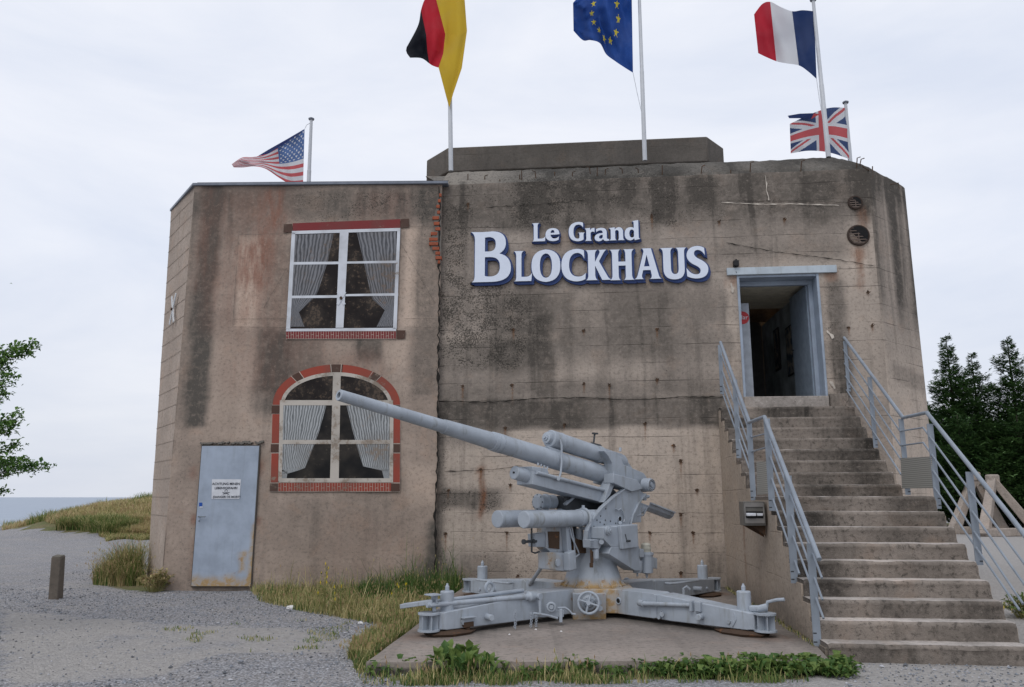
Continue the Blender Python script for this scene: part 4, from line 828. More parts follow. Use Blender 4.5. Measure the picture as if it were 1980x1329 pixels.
# ================================================================== STAIRCASE
NOSE = {1: 1246, 2: 1201, 3: 1160, 4: 1121, 5: 1084, 6: 1050, 7: 1019, 8: 988.5, 9: 959, 10: 937, 11: 913, 12: 890, 13: 868, 14: 847, 15: 826, 16: 806, 17: 786}
XM = {k: 1680 - (k - 1) * 9 for k in NOSE}
rise = .1672; ST_ = {}
w1_ = (ground(1680, 1246, rise) - FAC.o).dot(FAC.n); w8 = None
for k in range(1, 10): ST_[k] = [w1_ - (k - 1) * .235, k * rise]
w10 = ST_[9][0] - 1.15; 
for k in range(10, 18): ST_[k] = [w10 * (17.6 - k) / 7.6, 0]
for k in range(1, 18):
    r = ray(XM[k], NOSE[k]); q = ((FAC.o + FAC.n * ST_[k][0] - EYE).dot(FAC.n)) / r.dot(FAC.n)
    zq_ = (EYE + r * q).z
    ST_[k][1] = zq_ if k > 9 else k * rise * .4 + zq_ * .6
print('steps', {k: (round(a, 2), round(b, 3)) for k, (a, b) in ST_.items()}, 'thr', round(dz0, 3))
gl0 = ground(1408, 1137, .10); gl1 = ground(1586, 1251, .10)
SLP = plane_from(gl1, gl0 - gl1)     # left side plane of the stair, u runs up towards the wall
def side_u(P, w):      # facade-u where plane P meets the line at distance w in front of the facade
    # point q = P.o + P.u*t ; (q-FAC.o).n = w
    t = (w - (P.o - FAC.o).dot(FAC.n)) / P.u.dot(FAC.n); return (P.o + P.u * t - FAC.o).dot(FAC.u)
def on_step(x, k): 
    z = ST_[k][1]; r = ray(x, NOSE[k]); q = ((FAC.o + FAC.n * ST_[k][0] - EYE).dot(FAC.n)) / r.dot(FAC.n); p = EYE + r * q; return Vector((p.x, p.y, 0))
ra, rb = on_step(1943, 3), on_step(1812, 9); SRP = plane_from(ra, rb - ra)
ra2, rb2 = on_step(1746, 10), on_step(1655, 17); SRU = plane_from(ra2, rb2 - ra2)
stair = thing('staircase', FAC.pt(side_u(SLP, 2), 0, 2), 'worn concrete flight of seventeen steps climbing to the bunker entrance', 'staircase')
def make_step(k):
    w, z = ST_[k]; wb = (ST_[k + 1][0] - .06) if k < 17 else -.03
    PR = SRP if k <= 9 else SRU; zlow = -.25 if k <= 2 else ST_[k - 1][1] - .30
    uL, uR = side_u(SLP, w) + .0, side_u(PR, w); uLb, uRb = side_u(SLP, wb), side_u(PR, wb)
    if k == 9: uRb = side_u(PR, wb)
    n = int((uR - uL) / .045); prof = []   # cross-section from the riser foot over the nosing to the back of the tread
    zr = z - zlow
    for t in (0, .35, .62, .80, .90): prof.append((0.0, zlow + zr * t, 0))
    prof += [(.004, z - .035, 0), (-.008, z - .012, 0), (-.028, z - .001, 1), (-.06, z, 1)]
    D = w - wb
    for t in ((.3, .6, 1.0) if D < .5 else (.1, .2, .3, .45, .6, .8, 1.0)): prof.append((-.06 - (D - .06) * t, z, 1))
    m = MB(); vs = []; N = n + 1
    for j, (dw, zz, top) in enumerate(prof):
        for i in range(N):
            s = i / n; ww = w + dw; a = (uL + (uLb - uL) * (-dw / max(D, .01))); b = (uR + (uRb - uR) * (-dw / max(D, .01))); u = a + (b - a) * s
            e = 1 if 3 <= j <= 7 else .35
            chip = max(0, fbm(u * 3, k * 7.3, 1, 1.5, 4)) * .016 * e
            if (i == 0 or i == n) : chip += .012 * e
            edge = .020 * e * (1 if i in (0, n) else 0)
            vs.append(FAC.pt(u + (edge if i == 0 else -edge if i == n else 0), zz - chip * (.8 if j >= 5 else .2) + (fbm(u, ww, k, 2.5, 3) * .003 if top else 0), ww - chip * .7 + (fbm(u, zz * 3, k, 2.2, 3) * .004 if not top else 0)))
    fs = []; mi = []
    for j in range(len(prof) - 1):
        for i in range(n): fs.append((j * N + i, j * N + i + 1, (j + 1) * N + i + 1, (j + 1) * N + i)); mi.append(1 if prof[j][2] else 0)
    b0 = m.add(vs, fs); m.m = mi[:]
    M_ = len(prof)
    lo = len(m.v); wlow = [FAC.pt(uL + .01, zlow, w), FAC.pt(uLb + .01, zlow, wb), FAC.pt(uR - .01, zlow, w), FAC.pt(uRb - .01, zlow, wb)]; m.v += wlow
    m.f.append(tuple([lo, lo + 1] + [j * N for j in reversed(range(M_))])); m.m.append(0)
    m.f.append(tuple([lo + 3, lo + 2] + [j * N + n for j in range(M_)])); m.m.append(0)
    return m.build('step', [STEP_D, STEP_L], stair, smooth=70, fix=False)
for k in range(1, 18):
    st = make_step(k)
    kk_ = k
    def sm(p, kk_=kk_):
        u = (p - FAC.o).dot(FAC.u); return (max(0, min(.8, .28 + nse(u * 1.6, kk_ * 3.1) * 1.1)), 0, .5 * max(0, nse(u * 1.1, kk_ * 1.7, 5)), 0.15)
    apply_masks(st, sm)
# solid side under the steps (left, facing the gun) and right
def side_face(P, name, kmax, zig, off, mat, ks):
    pts = []
    for k in ks:
        w, z = ST_[k]; wb = ST_[k + 1][0] if k < 17 else .02
        def on(w): t = (w - (P.o - FAC.o).dot(FAC.n)) / P.u.dot(FAC.n); return P.o + P.u * t
        a, b = on(w - .045), on(wb - (.045 if k < 17 else 0)); pts += [(a, z - .05), (b, z - .05)]
    first = pts[0][0]; last = pts[-1][0]
    out = [Vector((first.x, first.y, -.2))] + [Vector((p.x, p.y, z)) for p, z in pts] + [Vector((last.x, last.y, -.2))]
    return out
m = MB(); of = side_face(SLP, '', 17, 0, 0, None, range(1, 18)); tn_ = FAC.u
m.prism([p - tn_ * .004 for p in of], tn_ * .25); sf = m.build('stair_side', CHEEK, stair, smooth=0); uvbox(sf, SLP)
def chm(p):
    q = p - FAC.o; w = q.dot(FAC.n); return (.35 * (1 - sst(.1, .5, p.z + nse(w, 1, 3) * .3)) + .15, .8 * (1 - sst(.0, .06, abs(w - 1.62 - nse(p.z * 2, 3) * .03))) * (1 - sst(1.1, 1.3, p.z)), .25, .25 * (1 - sst(.2, .6, p.z)))
# give the side more vertices for its stains
bm = bmesh.new(); bm.from_mesh(sf.data); bmesh.ops.triangulate(bm, faces=bm.faces)
for _ in range(5): bmesh.ops.subdivide_edges(bm, edges=[e for e in bm.edges if e.calc_length() > .12], cuts=1); bmesh.ops.triangulate(bm, faces=bm.faces)
bm.to_mesh(sf.data); bm.free(); sf.data.uv_layers.remove(sf.data.uv_layers[0]); uvbox(sf, SLP); apply_masks(sf, chm)
m = MB(); of = side_face(SRP, '', 9, 0, 0, None, range(1, 10)); m.prism([p for p in of], -tn_ * .2); o = m.build('stair_side', CHEEK, stair, smooth=0); uvbox(o, SRP)
m = MB(); of = side_face(SRU, '', 17, 0, 0, None, range(10, 18)); m.prism([p for p in of], -tn_ * .2); o = m.build('stair_side', CHEEK, stair, smooth=0); uvbox(o, SRU)
# block beside the threshold
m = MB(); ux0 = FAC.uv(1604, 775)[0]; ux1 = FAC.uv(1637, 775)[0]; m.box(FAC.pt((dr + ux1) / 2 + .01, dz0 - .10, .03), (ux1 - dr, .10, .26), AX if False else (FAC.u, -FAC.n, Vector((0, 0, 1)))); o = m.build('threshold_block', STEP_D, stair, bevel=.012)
m = MB(); m.box(FAC.pt((dl + dr) / 2, (dz0 + ST_[17][1]) / 2 - .1, .015), (dr - dl, .08, dz0 - ST_[17][1] + .2), (FAC.u, -FAC.n, Vector((0, 0, 1)))); o = m.build('threshold_step', STEP_L, stair, bevel=.012); apply_masks(o, lambda p: (.5, 0, .3, 0))

# ================================================================== RAILINGS
def railing(P, off, top, bars, posts, panel, label):
    """everything on the vertical plane P shifted by off towards the outside; pixel lists are read on that plane"""
    Q = Plane((0, 0, 0), 0); Q.o = P.o + P.n * off; Q.u = P.u; Q.n = P.n
    pts = [Q.px(*t) for t in top]; rt = thing('stair_railing', Vector((pts[-1].x, pts[-1].y, 0)), label, 'railing', 'galvanised railings on both sides of the stairs')
    m = MB(); m.tube(pts, .024, 12); m.build('top_rail', GALV, rt)
    for b in bars:
        m = MB(); m.tube([Q.px(*t) + P.n * -.03 for t in b], .0115, 8); m.build('bar', GALV, rt)
    for (x0, y0, x1, y1, w) in posts:
        a, c = Q.px(x0, y0), Q.px(x1, y1); a = Vector((c.x, c.y, a.z)) if abs(x0 - x1) > 30 else a; m = MB(); m.beam(c - P.n * (w * .2), Vector((c.x, c.y, a.z)) - P.n * (w * .2), w * .98, .014, up=P.u); m.build('post', GALV, rt)
        for t in (.04, .12):
            m = MB(); m.cyl(Vector((c.x, c.y, c.z + t)) - P.n * .012, Vector((c.x, c.y, c.z + t)) + P.n * .02, .010); m.build('bolt', GUND, rt)
    if panel:
        m = MB(); m.prism([Q.px(*t) - P.n * .045 for t in panel], P.n * .008); MM = NM('ribbed_panel', .5, .4); v = MM.coord('Object'); z = MM.sep(v)[2]; rr = MM.math('SINE', MM.math('MULTIPLY', z, 260.0)); MM.col(MM.mix(MM.rng(rr, -.6, .6), (.20, .20, .18, 1), (.34, .335, .31, 1))); m.build('mesh_panel', MM.mat, rt)
LP = Plane((0, 0, 0), 0); LP.o = SLP.o; LP.u = SLP.u; LP.n = SLP.n
if LP.n.x > 0: LP.n = -LP.n
def shift(pl, dy0, dy1=None): return [(x, y + dy0) for x, y in pl]
railing(LP, .03, [(1393, 662), (1449, 817), (1478, 806), (1584, 1082)],
        [[(1391, 686), (1449, 846), (1478, 838), (1583, 1118)], [(1391, 712), (1449, 874), (1478, 865), (1584, 1160)], [(1392, 738), (1449, 898)], [(1394, 762), (1450, 922)], [(1480, 906), (1586, 1196)], [(1482, 944), (1540, 1110)]],
        [(1393, 664, 1395, 762, .06), (1418, 735, 1427, 886, .07), (1449, 817, 1455, 968, .07), (1479, 810, 1491, 988, .075), (1520, 920, 1534, 1128, .08), (1568, 1052, 1578, 1250, .075)], [(1457, 893), (1480, 893), (1488, 955), (1458, 957)],
        'left galvanised stair railing between the gun and the steps')
RP = Plane((0, 0, 0), 0); RP.o = SRP.o; RP.u = SRP.u; RP.n = SRP.n
if RP.n.x < 0: RP.n = -RP.n
sgn = 1
railing(RP, .05, [(1632, 653), (1746, 808), (1792, 798), (1952, 997), (2010, 1072)],
        [[(1633, 675), (1745, 834), (1790, 827), (1990, 1094)], [(1634, 699), (1746, 862), (1790, 856), (2000, 1148)], [(1636, 724), (1746, 888)], [(1638, 750), (1747, 918)], [(1808, 908), (1985, 1168)], [(1810, 940), (1978, 1180)]],
        [(1637, 658, 1643, 757, .055), (1688, 727, 1695, 866, .06), (1748, 809, 1758, 957, .065), (1808, 818, 1817, 984, .07), (1884, 912, 1897, 1093, .075), (2004, 1066, 2024, 1290, .08)],
        [(1748, 886), (1808, 883), (1811, 944), (1751, 945)], 'right galvanised stair railing with a ribbed panel at the landing')

# ================================================================== MAILBOX
Qm = Plane((0, 0, 0), 0); 
pm = SLP.px(1480, 1000); mbx = thing('mailbox', pm - Vector((0, 0, .2)), 'brown grey metal mailbox with papers in its slot on the stair side wall', 'mailbox')
dd = (pm - EYE).dot(Vector((0, CT, ST))); cM = pm - FAC.u * .155 + FAC.n * .05
MP = Plane(pm + FAC.n * .16, 5.6)
ua_, zt_m = MP.uv(1436, 970); ub_, _ = MP.uv(1479, 970); _, zb_m = MP.uv(1450, 1017); MT = plain('mailbox_metal', (.115, .11, .10, 1), .45, .1); MT2 = plain('mailbox_slot', (.20, .19, .18, 1), .4)
AF = (FAC.u, -FAC.n, Vector((0, 0, 1)))
m = MB(); m.box(MP.pt((ua_ + ub_) / 2, (zt_m + zb_m) / 2, -.13), (ub_ - ua_, .26, zt_m - zb_m), AF); m.build('box', MT, mbx, bevel=.008)
W = ub_ - ua_; H = zt_m - zb_m; uc_, zc_ = (ua_ + ub_) / 2, (zt_m + zb_m) / 2
m = MB(); m.box(MP.pt(uc_, zc_, .004), (W * .92, .012, .016), AF); m.box(MP.pt(uc_, zc_ + H * .36, .006), (W * .84, .014, .05), AF); m.box(MP.pt(uc_ - W * .42, zc_, .005), (.015, .012, H * .8), AF); m.box(MP.pt(uc_ + W * .42, zc_, .005), (.015, .012, H * .8), AF); m.box(MP.pt(uc_, zc_ - H * .30, .006), (W * .84, .012, .06), AF); m.build('front_flap', MT2, mbx, bevel=.003)
m = MB(); m.box(MP.pt(uc_, zc_ - H * .06, .003), (W * .78, .004, .09), AF); m.build('slot', BLACK, mbx)
m = MB(); m.box(MP.pt(uc_ - W * .18, zc_ - .01, .03), (W * .42, .07, .035), AF); m.box(MP.pt(uc_ + W * .22, zc_ - .012, .02), (W * .26, .04, .03), AF); m.build('papers', PAPER, mbx, bevel=.006)
m = MB(); m.prism([MP.pt(ua_ + .02, zb_m, -.2), MP.pt(ub_, zb_m, -.2), MP.pt(ub_, zb_m - .14, -.2)], FAC.n * .03); m.prism([MP.pt(ua_ + .10, zb_m, -.1), MP.pt(ub_, zb_m, -.1), MP.pt(ub_, zb_m - .12, -.1)], FAC.n * .03); m.build('bracket', RUST, mbx)

# ================================================================== FLAGPOLES AND FLAGS
POLEM = plain('white_pole', (.50, .52, .55, 1), .4, .05)
def pole(x0, y0, x1, y1, P, r, label, grp, cap=True, zbase=None, ext=0):
    a = P.px(x0, y0); b = P.px(x1, y1); b = a + (b - a) * (1 + ext)
    if zbase is not None: a = a + (a - b).normalized() * (a.z - zbase) 
    t = thing('flagpole', a, label, 'flagpole', grp); m = MB(); Lp = (b - a).length; m.lathe(a, b, [(0, r * 1.15), (Lp * .45, r * 1.1), (Lp * .452, r), (Lp, r * .8)], 14); m.build('pole', POLEM, t)
    m = MB(); d = (b - a).normalized(); m.lathe(b, b + d * .05, [(0, r * 1.5), (.025, r * 1.7), (.05, r * .6)], 12); m.build('cap', ZINC, t); return a, b
PF = Plane(FAC.pt(0, 0, -.72), 5.6); PU = Plane((0, 14.6, 0), 0); PK = Plane((0, 14.2, 0), 0)
g = 'white flagpoles on the roof edge'
pole(872, 331, 868, 30, PF, .038, 'white flagpole carrying the black red and gold flag at the left roof corner', g, ext=.30)
pole(1247, 311, 1237, 20, PF, .036, 'tall white flagpole with the blue starred flag behind the sign', g, ext=.30)
pole(1602, 304, 1574, 18, PF, .038, 'tall leaning white flagpole with the blue white red flag at the right end', g, ext=.06)
pole(597, 352, 602, 232, PU, .036, 'short pale flagpole with the stars and stripes flag on the annex roof', 'short pale flagpoles', zbase=ZA)
pole(1645, 325, 1635, 200, PK, .036, 'short pale flagpole with the union flag behind the right roof corner', 'short pale flagpoles', zbase=ZR)
def star(x, y, cx, cy, r, rot=90):
    dx, dy = x - cx, y - cy; d = math.hypot(dx, dy)
    if d > r: return False
    a = (math.degrees(math.atan2(dy, dx)) - rot) % 72; a = min(a, 72 - a); a = math.radians(a)
    ri = r * .40; # edge from (r at 0deg) to (ri at 36deg)
    x1, y1 = r, 0; x2, y2 = ri * math.cos(math.radians(36)), ri * math.sin(math.radians(36)); px_, py_ = d * math.cos(a), d * math.sin(a)
    return (x2 - x1) * (py_ - y1) - (y2 - y1) * (px_ - x1) > 0
def flag_mat(name):
    M = NM(name, .75, .2); at = M.n('ShaderNodeAttribute'); at.attribute_name = 'cloth'; c = at.outputs['Color']; v = M.coord('Object')
    c = M.mix(M.rng(M.noise(v, 3, 2), .4, .7, 0, .05), c, (.3, .3, .3, 1)); M.col(c)
    tr = M.n('ShaderNodeBsdfTranslucent'); M.t.links.new(c, tr.inputs[0]); mxs = M.n('ShaderNodeMixShader'); mxs.inputs[0].default_value = .42
    M.t.links.new(M.b.outputs[0], mxs.inputs[1]); M.t.links.new(tr.outputs[0], mxs.inputs[2]); M.t.links.new(mxs.outputs[0], M.t.nodes['Material Output'].inputs[0])
    M.bump(M.noise(M.coord('Object', (1, 1, .5)), 22, 3), .15, .01); return M.mat
FLM = flag_mat('flag_cloth')
def lerp_cols(cols, s):
    for i in range(len(cols) - 1):
        if s <= cols[i + 1][0] or i == len(cols) - 2:
            f = (s - cols[i][0]) / (cols[i + 1][0] - cols[i][0]); f = max(0, min(1, f))
            P0, P1 = cols[max(i - 1, 0)], cols[i]; P2, P3 = cols[i + 1], cols[min(i + 2, len(cols) - 1)]; r = []
            for e in range(1, len(P1)):
                q = []
                for c in (0, 1):
                    a, b, g_, h = P0[e][c], P1[e][c], P2[e][c], P3[e][c]; q.append(.5 * ((2 * b) + (-a + g_) * f + (2 * a - 5 * b + 4 * g_ - h) * f * f + (-a + 3 * b - 3 * g_ + h) * f ** 3))
                r.append(q)
            return r
def flag(name, P, cols, colfn, wave, label, ns=120, nt_=84, seed=0, extra=None, base=None):
    vs = []; cs = []
    for j in range(nt_ + 1):
        t = j / nt_
        for i in range(ns + 1):
            s = i / ns; e = lerp_cols(cols, s); k = t * (len(e) - 1); q = min(int(k), len(e) - 2); f = k - q
            x = e[q][0] + (e[q + 1][0] - e[q][0]) * f; y = e[q][1] + (e[q + 1][1] - e[q][1]) * f
            d = wave(s, t) + .03 * nse(s * 4, t * 4, seed); vs.append(P.px(x, y, d))
    m = MB(); m.v = vs; N = ns + 1
    for j in range(nt_):
        for i in range(ns): m.f.append((j * N + i, (j + 1) * N + i, (j + 1) * N + i + 1, j * N + i + 1)); m.m.append(0); cs += list(colfn((i + .5) / ns, (j + .5) / nt_)) * 4
    if extra:
        for ev, ef, ec in extra:
            m.add([P.px(x, y, d) for x, y, d in ev], ef)
            for f_, c_ in zip(ef, ec): cs += list(c_) * len(f_)
    o = m.build(name, FLM, None, smooth=80, base=vs[0] if base is None else base, fix=False); a = o.data.color_attributes.new('cloth', 'FLOAT_COLOR', 'CORNER'); a.data.foreach_set('color', cs)
    tag(o, label, 'flag'); return o
cR, cW, cB = (.50, .045, .055, 1), (.66, .67, .70, 1), (.035, .055, .20, 1)
def us(s, t):
    if s < .4 and t < 7 / 13:
        for r in range(9):
            for c in range(6 if r % 2 == 0 else 5):
                if star(s * 1.9, t, (.4 * 1.9) * ((c + .5) / 6 + (0 if r % 2 == 0 else 1 / 12)), (7 / 13) * (r + .7) / 9.4, .034, -90): return cW
        return (.10, .17, .36, 1)
    return (.55, .12, .13, 1) if int(t * 13) % 2 == 0 else cW
flag('american_flag', PU, [(0, (589, 250), (586, 356)), (.2, (566, 265), (562, 356)), (.42, (534, 285), (541, 345)), (.58, (508, 300), (514, 327)), (.72, (488, 304), (492, 322)), (.86, (468, 305), (470, 324)), (1, (448, 318), (452, 324))], us,
     lambda s, t: .25 * s * math.sin(s * 9 + t * 2) * .5 + .04 * math.sin(s * 22 + t * 5), 'tattered stars and stripes flag blowing left from the pole on the annex roof', seed=1,
     extra=[([(588, 250, .02), (552, 271, .03), (520, 289, .02), (497, 303, .02), (520, 297, .05), (552, 277, .06), (582, 257, .05)], [(0, 1, 5, 6), (1, 2, 4, 5), (2, 3, 4)], [(.02, .035, .13, 1)] * 3)], base=PU.px(589, 250))
def uk(s, t):
    x, y = s * 2 - 1, (t * 2 - 1); X = x * 1.0; ax, ay = abs(X), abs(y)
    if ax < .10 or ay < .18: return (.55, .11, .12, 1)
    if ax < .19 or ay < .33: return cW
    d = (ay - ax) ; side = 1 if X * y > 0 else -1
    dd = d * (1 if True else 1)
    off = dd * side * (1 if X > 0 else -1)
    if -.13 < off < .0: return (.55, .11, .12, 1)
    if abs(dd) < .25: return cW
    return (.055, .085, .19, 1)
flag('union_flag', PK, [(0, (1636, 209), (1642, 308)), (.25, (1611, 208), (1614, 298)), (.5, (1588, 213), (1590, 293)), (.75, (1556, 226), (1560, 292)), (1, (1527, 240), (1529, 297))], uk,
     lambda s, t: .09 * math.sin(s * 9 + t * 1.5) * (.3 + s), 'union flag with a folded upper corner on the short pole at the right', seed=2,
     extra=[([(1574, 219, .08), (1546, 220, .1), (1523, 224, .1), (1526, 229, .12), (1546, 229, .12), (1568, 231, .1), (1585, 221, .1)], [(0, 1, 4, 5), (1, 2, 3, 4), (0, 5, 6)], [(.03, .05, .15, 1), (.03, .05, .15, 1), (.55, .09, .09, 1)])], base=PK.px(1636, 209))
def fr(s, t): return (.022, .045, .135, 1) if s < .335 else cW if s < .665 else (.48, .025, .045, 1)
flag('french_flag', PF, [(0, (1574, 22), (1579, 153)), (.16, (1552, 20), (1562, 138)), (.33, (1532, 22), (1545, 127)), (.5, (1510, 14), (1522, 123)), (.66, (1490, 4), (1502, 119)), (.83, (1474, 8), (1480, 110)), (1, (1458, 28), (1466, 103))], fr,
     lambda s, t: .10 * math.sin(s * 12 + t * 2.5) * (.3 + s) + .05 * math.sin(s * 5 - t * 6), 'blue white and red flag billowing from the tall pole at the right', seed=3, base=PF.px(1576, 30))
def eu(s, t):
    X, Y = (s * 1.5 - .75) * 1.0, t - .5
    for k in range(12):
        a = k * math.pi / 6
        if star(X, Y, .333 * math.cos(a), .333 * math.sin(a), .062, -90): return (.72, .60, .06, 1)
    return (.022, .075, .30, 1)
flag('european_flag', PF, [(0, (1221, -40), (1224, 141)), (.15, (1210, -42), (1208, 131)), (.3, (1196, -46), (1190, 119)), (.45, (1176, -40), (1172, 105)), (.6, (1158, -34), (1160, 84)), (.75, (1140, -24), (1142, 78)), (.88, (1124, -12), (1127, 78)), (1, (1108, 6), (1109, 60))], eu,
     lambda s, t: .16 * math.sin(s * 15 + t * 4) * (.3 + s) + .08 * math.sin(s * 7 + t * 9) + .05 * nse(s * 9, t * 9, 3), 'blue flag with a ring of yellow stars blowing left', seed=4, base=PF.px(1222, 30))
def de(s, t): return (.62, .42, .04, 1) if s < .40 else (.48, .02, .035, 1) if s < .76 else (.012, .014, .02, 1)
flag('german_flag', PF, [(0, (897, -20), (903, 60), (893, 132), (870, 200)), (.2, (874, -22), (884, 68), (880, 140), (867, 202)), (.40, (838, -20), (861, 66), (857, 104), (848, 131)), (.41, (837, -20), (860, 66), (856, 104), (847, 131)), (.58, (822, -2), (842, 58), (845, 98), (836, 127)), (.76, (814, 20), (824, 68), (826, 98), (830, 123)), (.88, (808, 50), (812, 78), (815, 100), (815, 113)), (1, (786, 92), (785, 98), (787, 104), (793, 112))], de,
     lambda s, t: .14 + .08 * math.sin(s * 9 + t * 4) * (.3 + s) + .05 * math.sin(s * 17 - t * 5), 'black red and gold flag wrapped by the wind round the left pole', seed=5, base=PF.px(872, 100))
for (P, pts) in ((PF, [(1224, 141), (1232, 180), (1240, 215), (1242, 235)]), (PF, [(1579, 153), (1584, 190), (1593, 240)]), (PU, [(589, 250), (593, 242), (600, 238)])):
    m = MB(); m.tube([P.px(x, y, .02) for x, y in pts], .006, 5); o = m.build('halyard', PAPER, None, base=P.px(*pts[0]))
    tag(o, {1224: 'thin cord from the blue starred flag to its pole', 1579: 'thin cord from the blue white red flag to its pole', 589: 'thin cord from the stars and stripes flag to its pole'}[pts[0][0]], 'cord', 'flag cords')

# ================================================================== ANTI-AIRCRAFT GUN
MZ = at_d(655, 764, 7.5); BR = at_d(1190, 925, 10.3); AXD = (MZ - BR).normalized(); FH = Vector((AXD.x, AXD.y, 0)).normalized(); SH_ = Vector((-FH.y, FH.x, 0))
if SH_.y > 0: SH_ = -SH_
UPA = AXD.cross(SH_).normalized()
if UPA.z < 0: UPA = -UPA
Z = Vector((0, 0, 1))
def G(x, y, b=0.0):
    r = ray(x, y); k = ((BR + SH_ * b - EYE).dot(SH_)) / r.dot(SH_); return EYE + r * k
def rpx(r, p): return r * ((p - EYE).dot(Vector((0, CT, ST)))) / F_
ZS = .10
GC = G(1147, 1140, 0); GC.z = 0
gun = thing('anti_aircraft_gun', Vector((GC.x, GC.y, ZS)), 'pale grey anti aircraft gun on a cross shaped mount, barrel raised to the left', 'gun')
BVL = .006
Lb = (MZ - BR).length
m = MB(); m.lathe(MZ, BR, [(.09, .030), (0, .030), (0, .052), (.006, .056), (.02, .0565), (1.32, .070), (1.322, .077), (1.345, .079), (2.04, .098), (2.042, .106), (2.09, .108), (2.092, .103), (2.105, .103), (2.107, .110), (2.16, .110), (2.162, .104), (2.175, .104), (2.177, .110), (2.22, .110), (2.222, .107), (Lb * .7, .113), (Lb + .1, .120)], 40, capa=False)
m.build('barrel', GUNP, gun, smooth=30)
m = MB(); m.lathe(MZ - AXD * .085, MZ - AXD * .09, [(0, .031), (.004, .031)], 20); m.build('bore', BLACK, gun)
# recuperator above the barrel
r0, r1 = G(1062, 848), G(1198, 889); m = MB(); dR = (r1 - r0); 
r0 = r0; AXr = -AXD; Lr = dR.length; r1 = r0 + AXr * Lr
m.lathe(r0, r1, [(-.06, .055), (-.055, .068), (0, .07), (.001, .100), (.012, .108), (.18, .110), (.181, .114), (.20, .114), (.201, .108), (Lr * .66, .106), (Lr * .661, .112), (Lr * .70, .112), (Lr * .701, .103), (Lr + .04, .098), (Lr + .10, .07)], 32)
rc = m.build('recuperator', GUNP, gun, smooth=30)
m = MB(); e = r0 + AXD * .06; m.lathe(e, e + AXD * .035, [(0, .04), (.015, .04), (.016, .022), (.035, .02)], 14); m.build('plug', GUNP, rc)
# saddle and strap between recuperator and barrel
m = MB(); sa = G(1078, 875); 
m.prism([G(1060, 863, .07), G(1088, 872, .07), G(1092, 893, .07), G(1066, 880, .07)], -SH_ * .14); m.build('saddle', GUNP, gun, bevel=BVL)
m = MB(); m.tube([G(1083, 850, .115), G(1086, 862, .13), G(1086, 895, .14), G(1084, 915, .145), G(1080, 928, .15)], .013, 8); m.cyl(G(1080, 926, .12), G(1080, 926, .18), .022); m.build('strap', GUNP, gun)
# recoil cradle below the barrel
c0, c1 = G(994, 914), G(1033, 926); c1 = c0 - AXD * ((c1 - c0).length); m = MB(); m.lathe(c0, c1, [(0, .070), (.006, .078), (.22, .080), (.3, .080), (.31, .085), ((c1 - c0).length + .1, .085)], 28); cy = m.build('recoil_cylinder', GUNP, gun, smooth=30)
m = MB(); m.cyl(c0 - SH_ * .0, c0 + AXD * .012, .012); m.build('plug', BLACK, cy)
def side_prism(pts, b0, b1, name, mat=GUNP, par=None, bev=BVL):
    m = MB(); m.prism([G(x, y, b1) for x, y in pts], -SH_ * (b1 - b0)); return m.build(name, mat, par or gun, bevel=bev)
side_prism([(1031, 908), (1175, 952), (1170, 974), (1150, 968), (1030, 937)], -.14, .12, 'cradle')
side_prism([(1029, 902), (1058, 906), (1062, 916), (1040, 916), (1031, 912)], -.10, .12, 'cradle_clamp')
m = MB(); m.tube([G(1038, 914, .14), G(1176, 950, .14)], .021, 12); m.build('slide_rail', GUNP, gun)
for k in range(4): m = MB(); p = G(1040 + k * 6, 900 + k * 2.4, .10); m.cyl(p, p + UPA * .03, .012, n=6); m.build('bolt', GUNP, gun)
# breech ring, yoke arm and trunnion
side_prism([(1183, 905), (1210, 900), (1245, 915), (1258, 935), (1250, 952), (1225, 946), (1184, 934)], -.17, .15, 'breech_housing')
side_prism([(1168, 872), (1184, 872), (1200, 884), (1208, 902), (1207, 922), (1188, 938), (1180, 958), (1168, 972), (1176, 945), (1186, 916), (1184, 896), (1176, 882)], .06, .20, 'yoke_arm')
side_prism([(1168, 872), (1184, 872), (1205, 880), (1232, 918), (1222, 926), (1206, 900)], -.20, -.10, 'yoke_arm')
side_prism([(1168, 867), (1204, 878), (1212, 898), (1178, 893)], -.09, .09, 'recuperator_seat')
side_prism([(1186, 934), (1186, 916), (1232, 928), (1244, 945), (1222, 951)], .10, .26, 'trunnion_block')
t0 = G(1246, 938, .20); m = MB(); m.lathe(t0, t0 + SH_ * .13, [(0, .088), (.10, .088), (.105, .080), (.125, .078), (.126, .056), (.110, .055), (.111, .030), (.130, .028)], 28); m.build('trunnion_cap', GUNP, gun, smooth=30)
m = MB(); m.torus(t0 + SH_ * .122, SH_, .066, .006, 24, 6); m.build('trunnion_seal', RUST, gun)
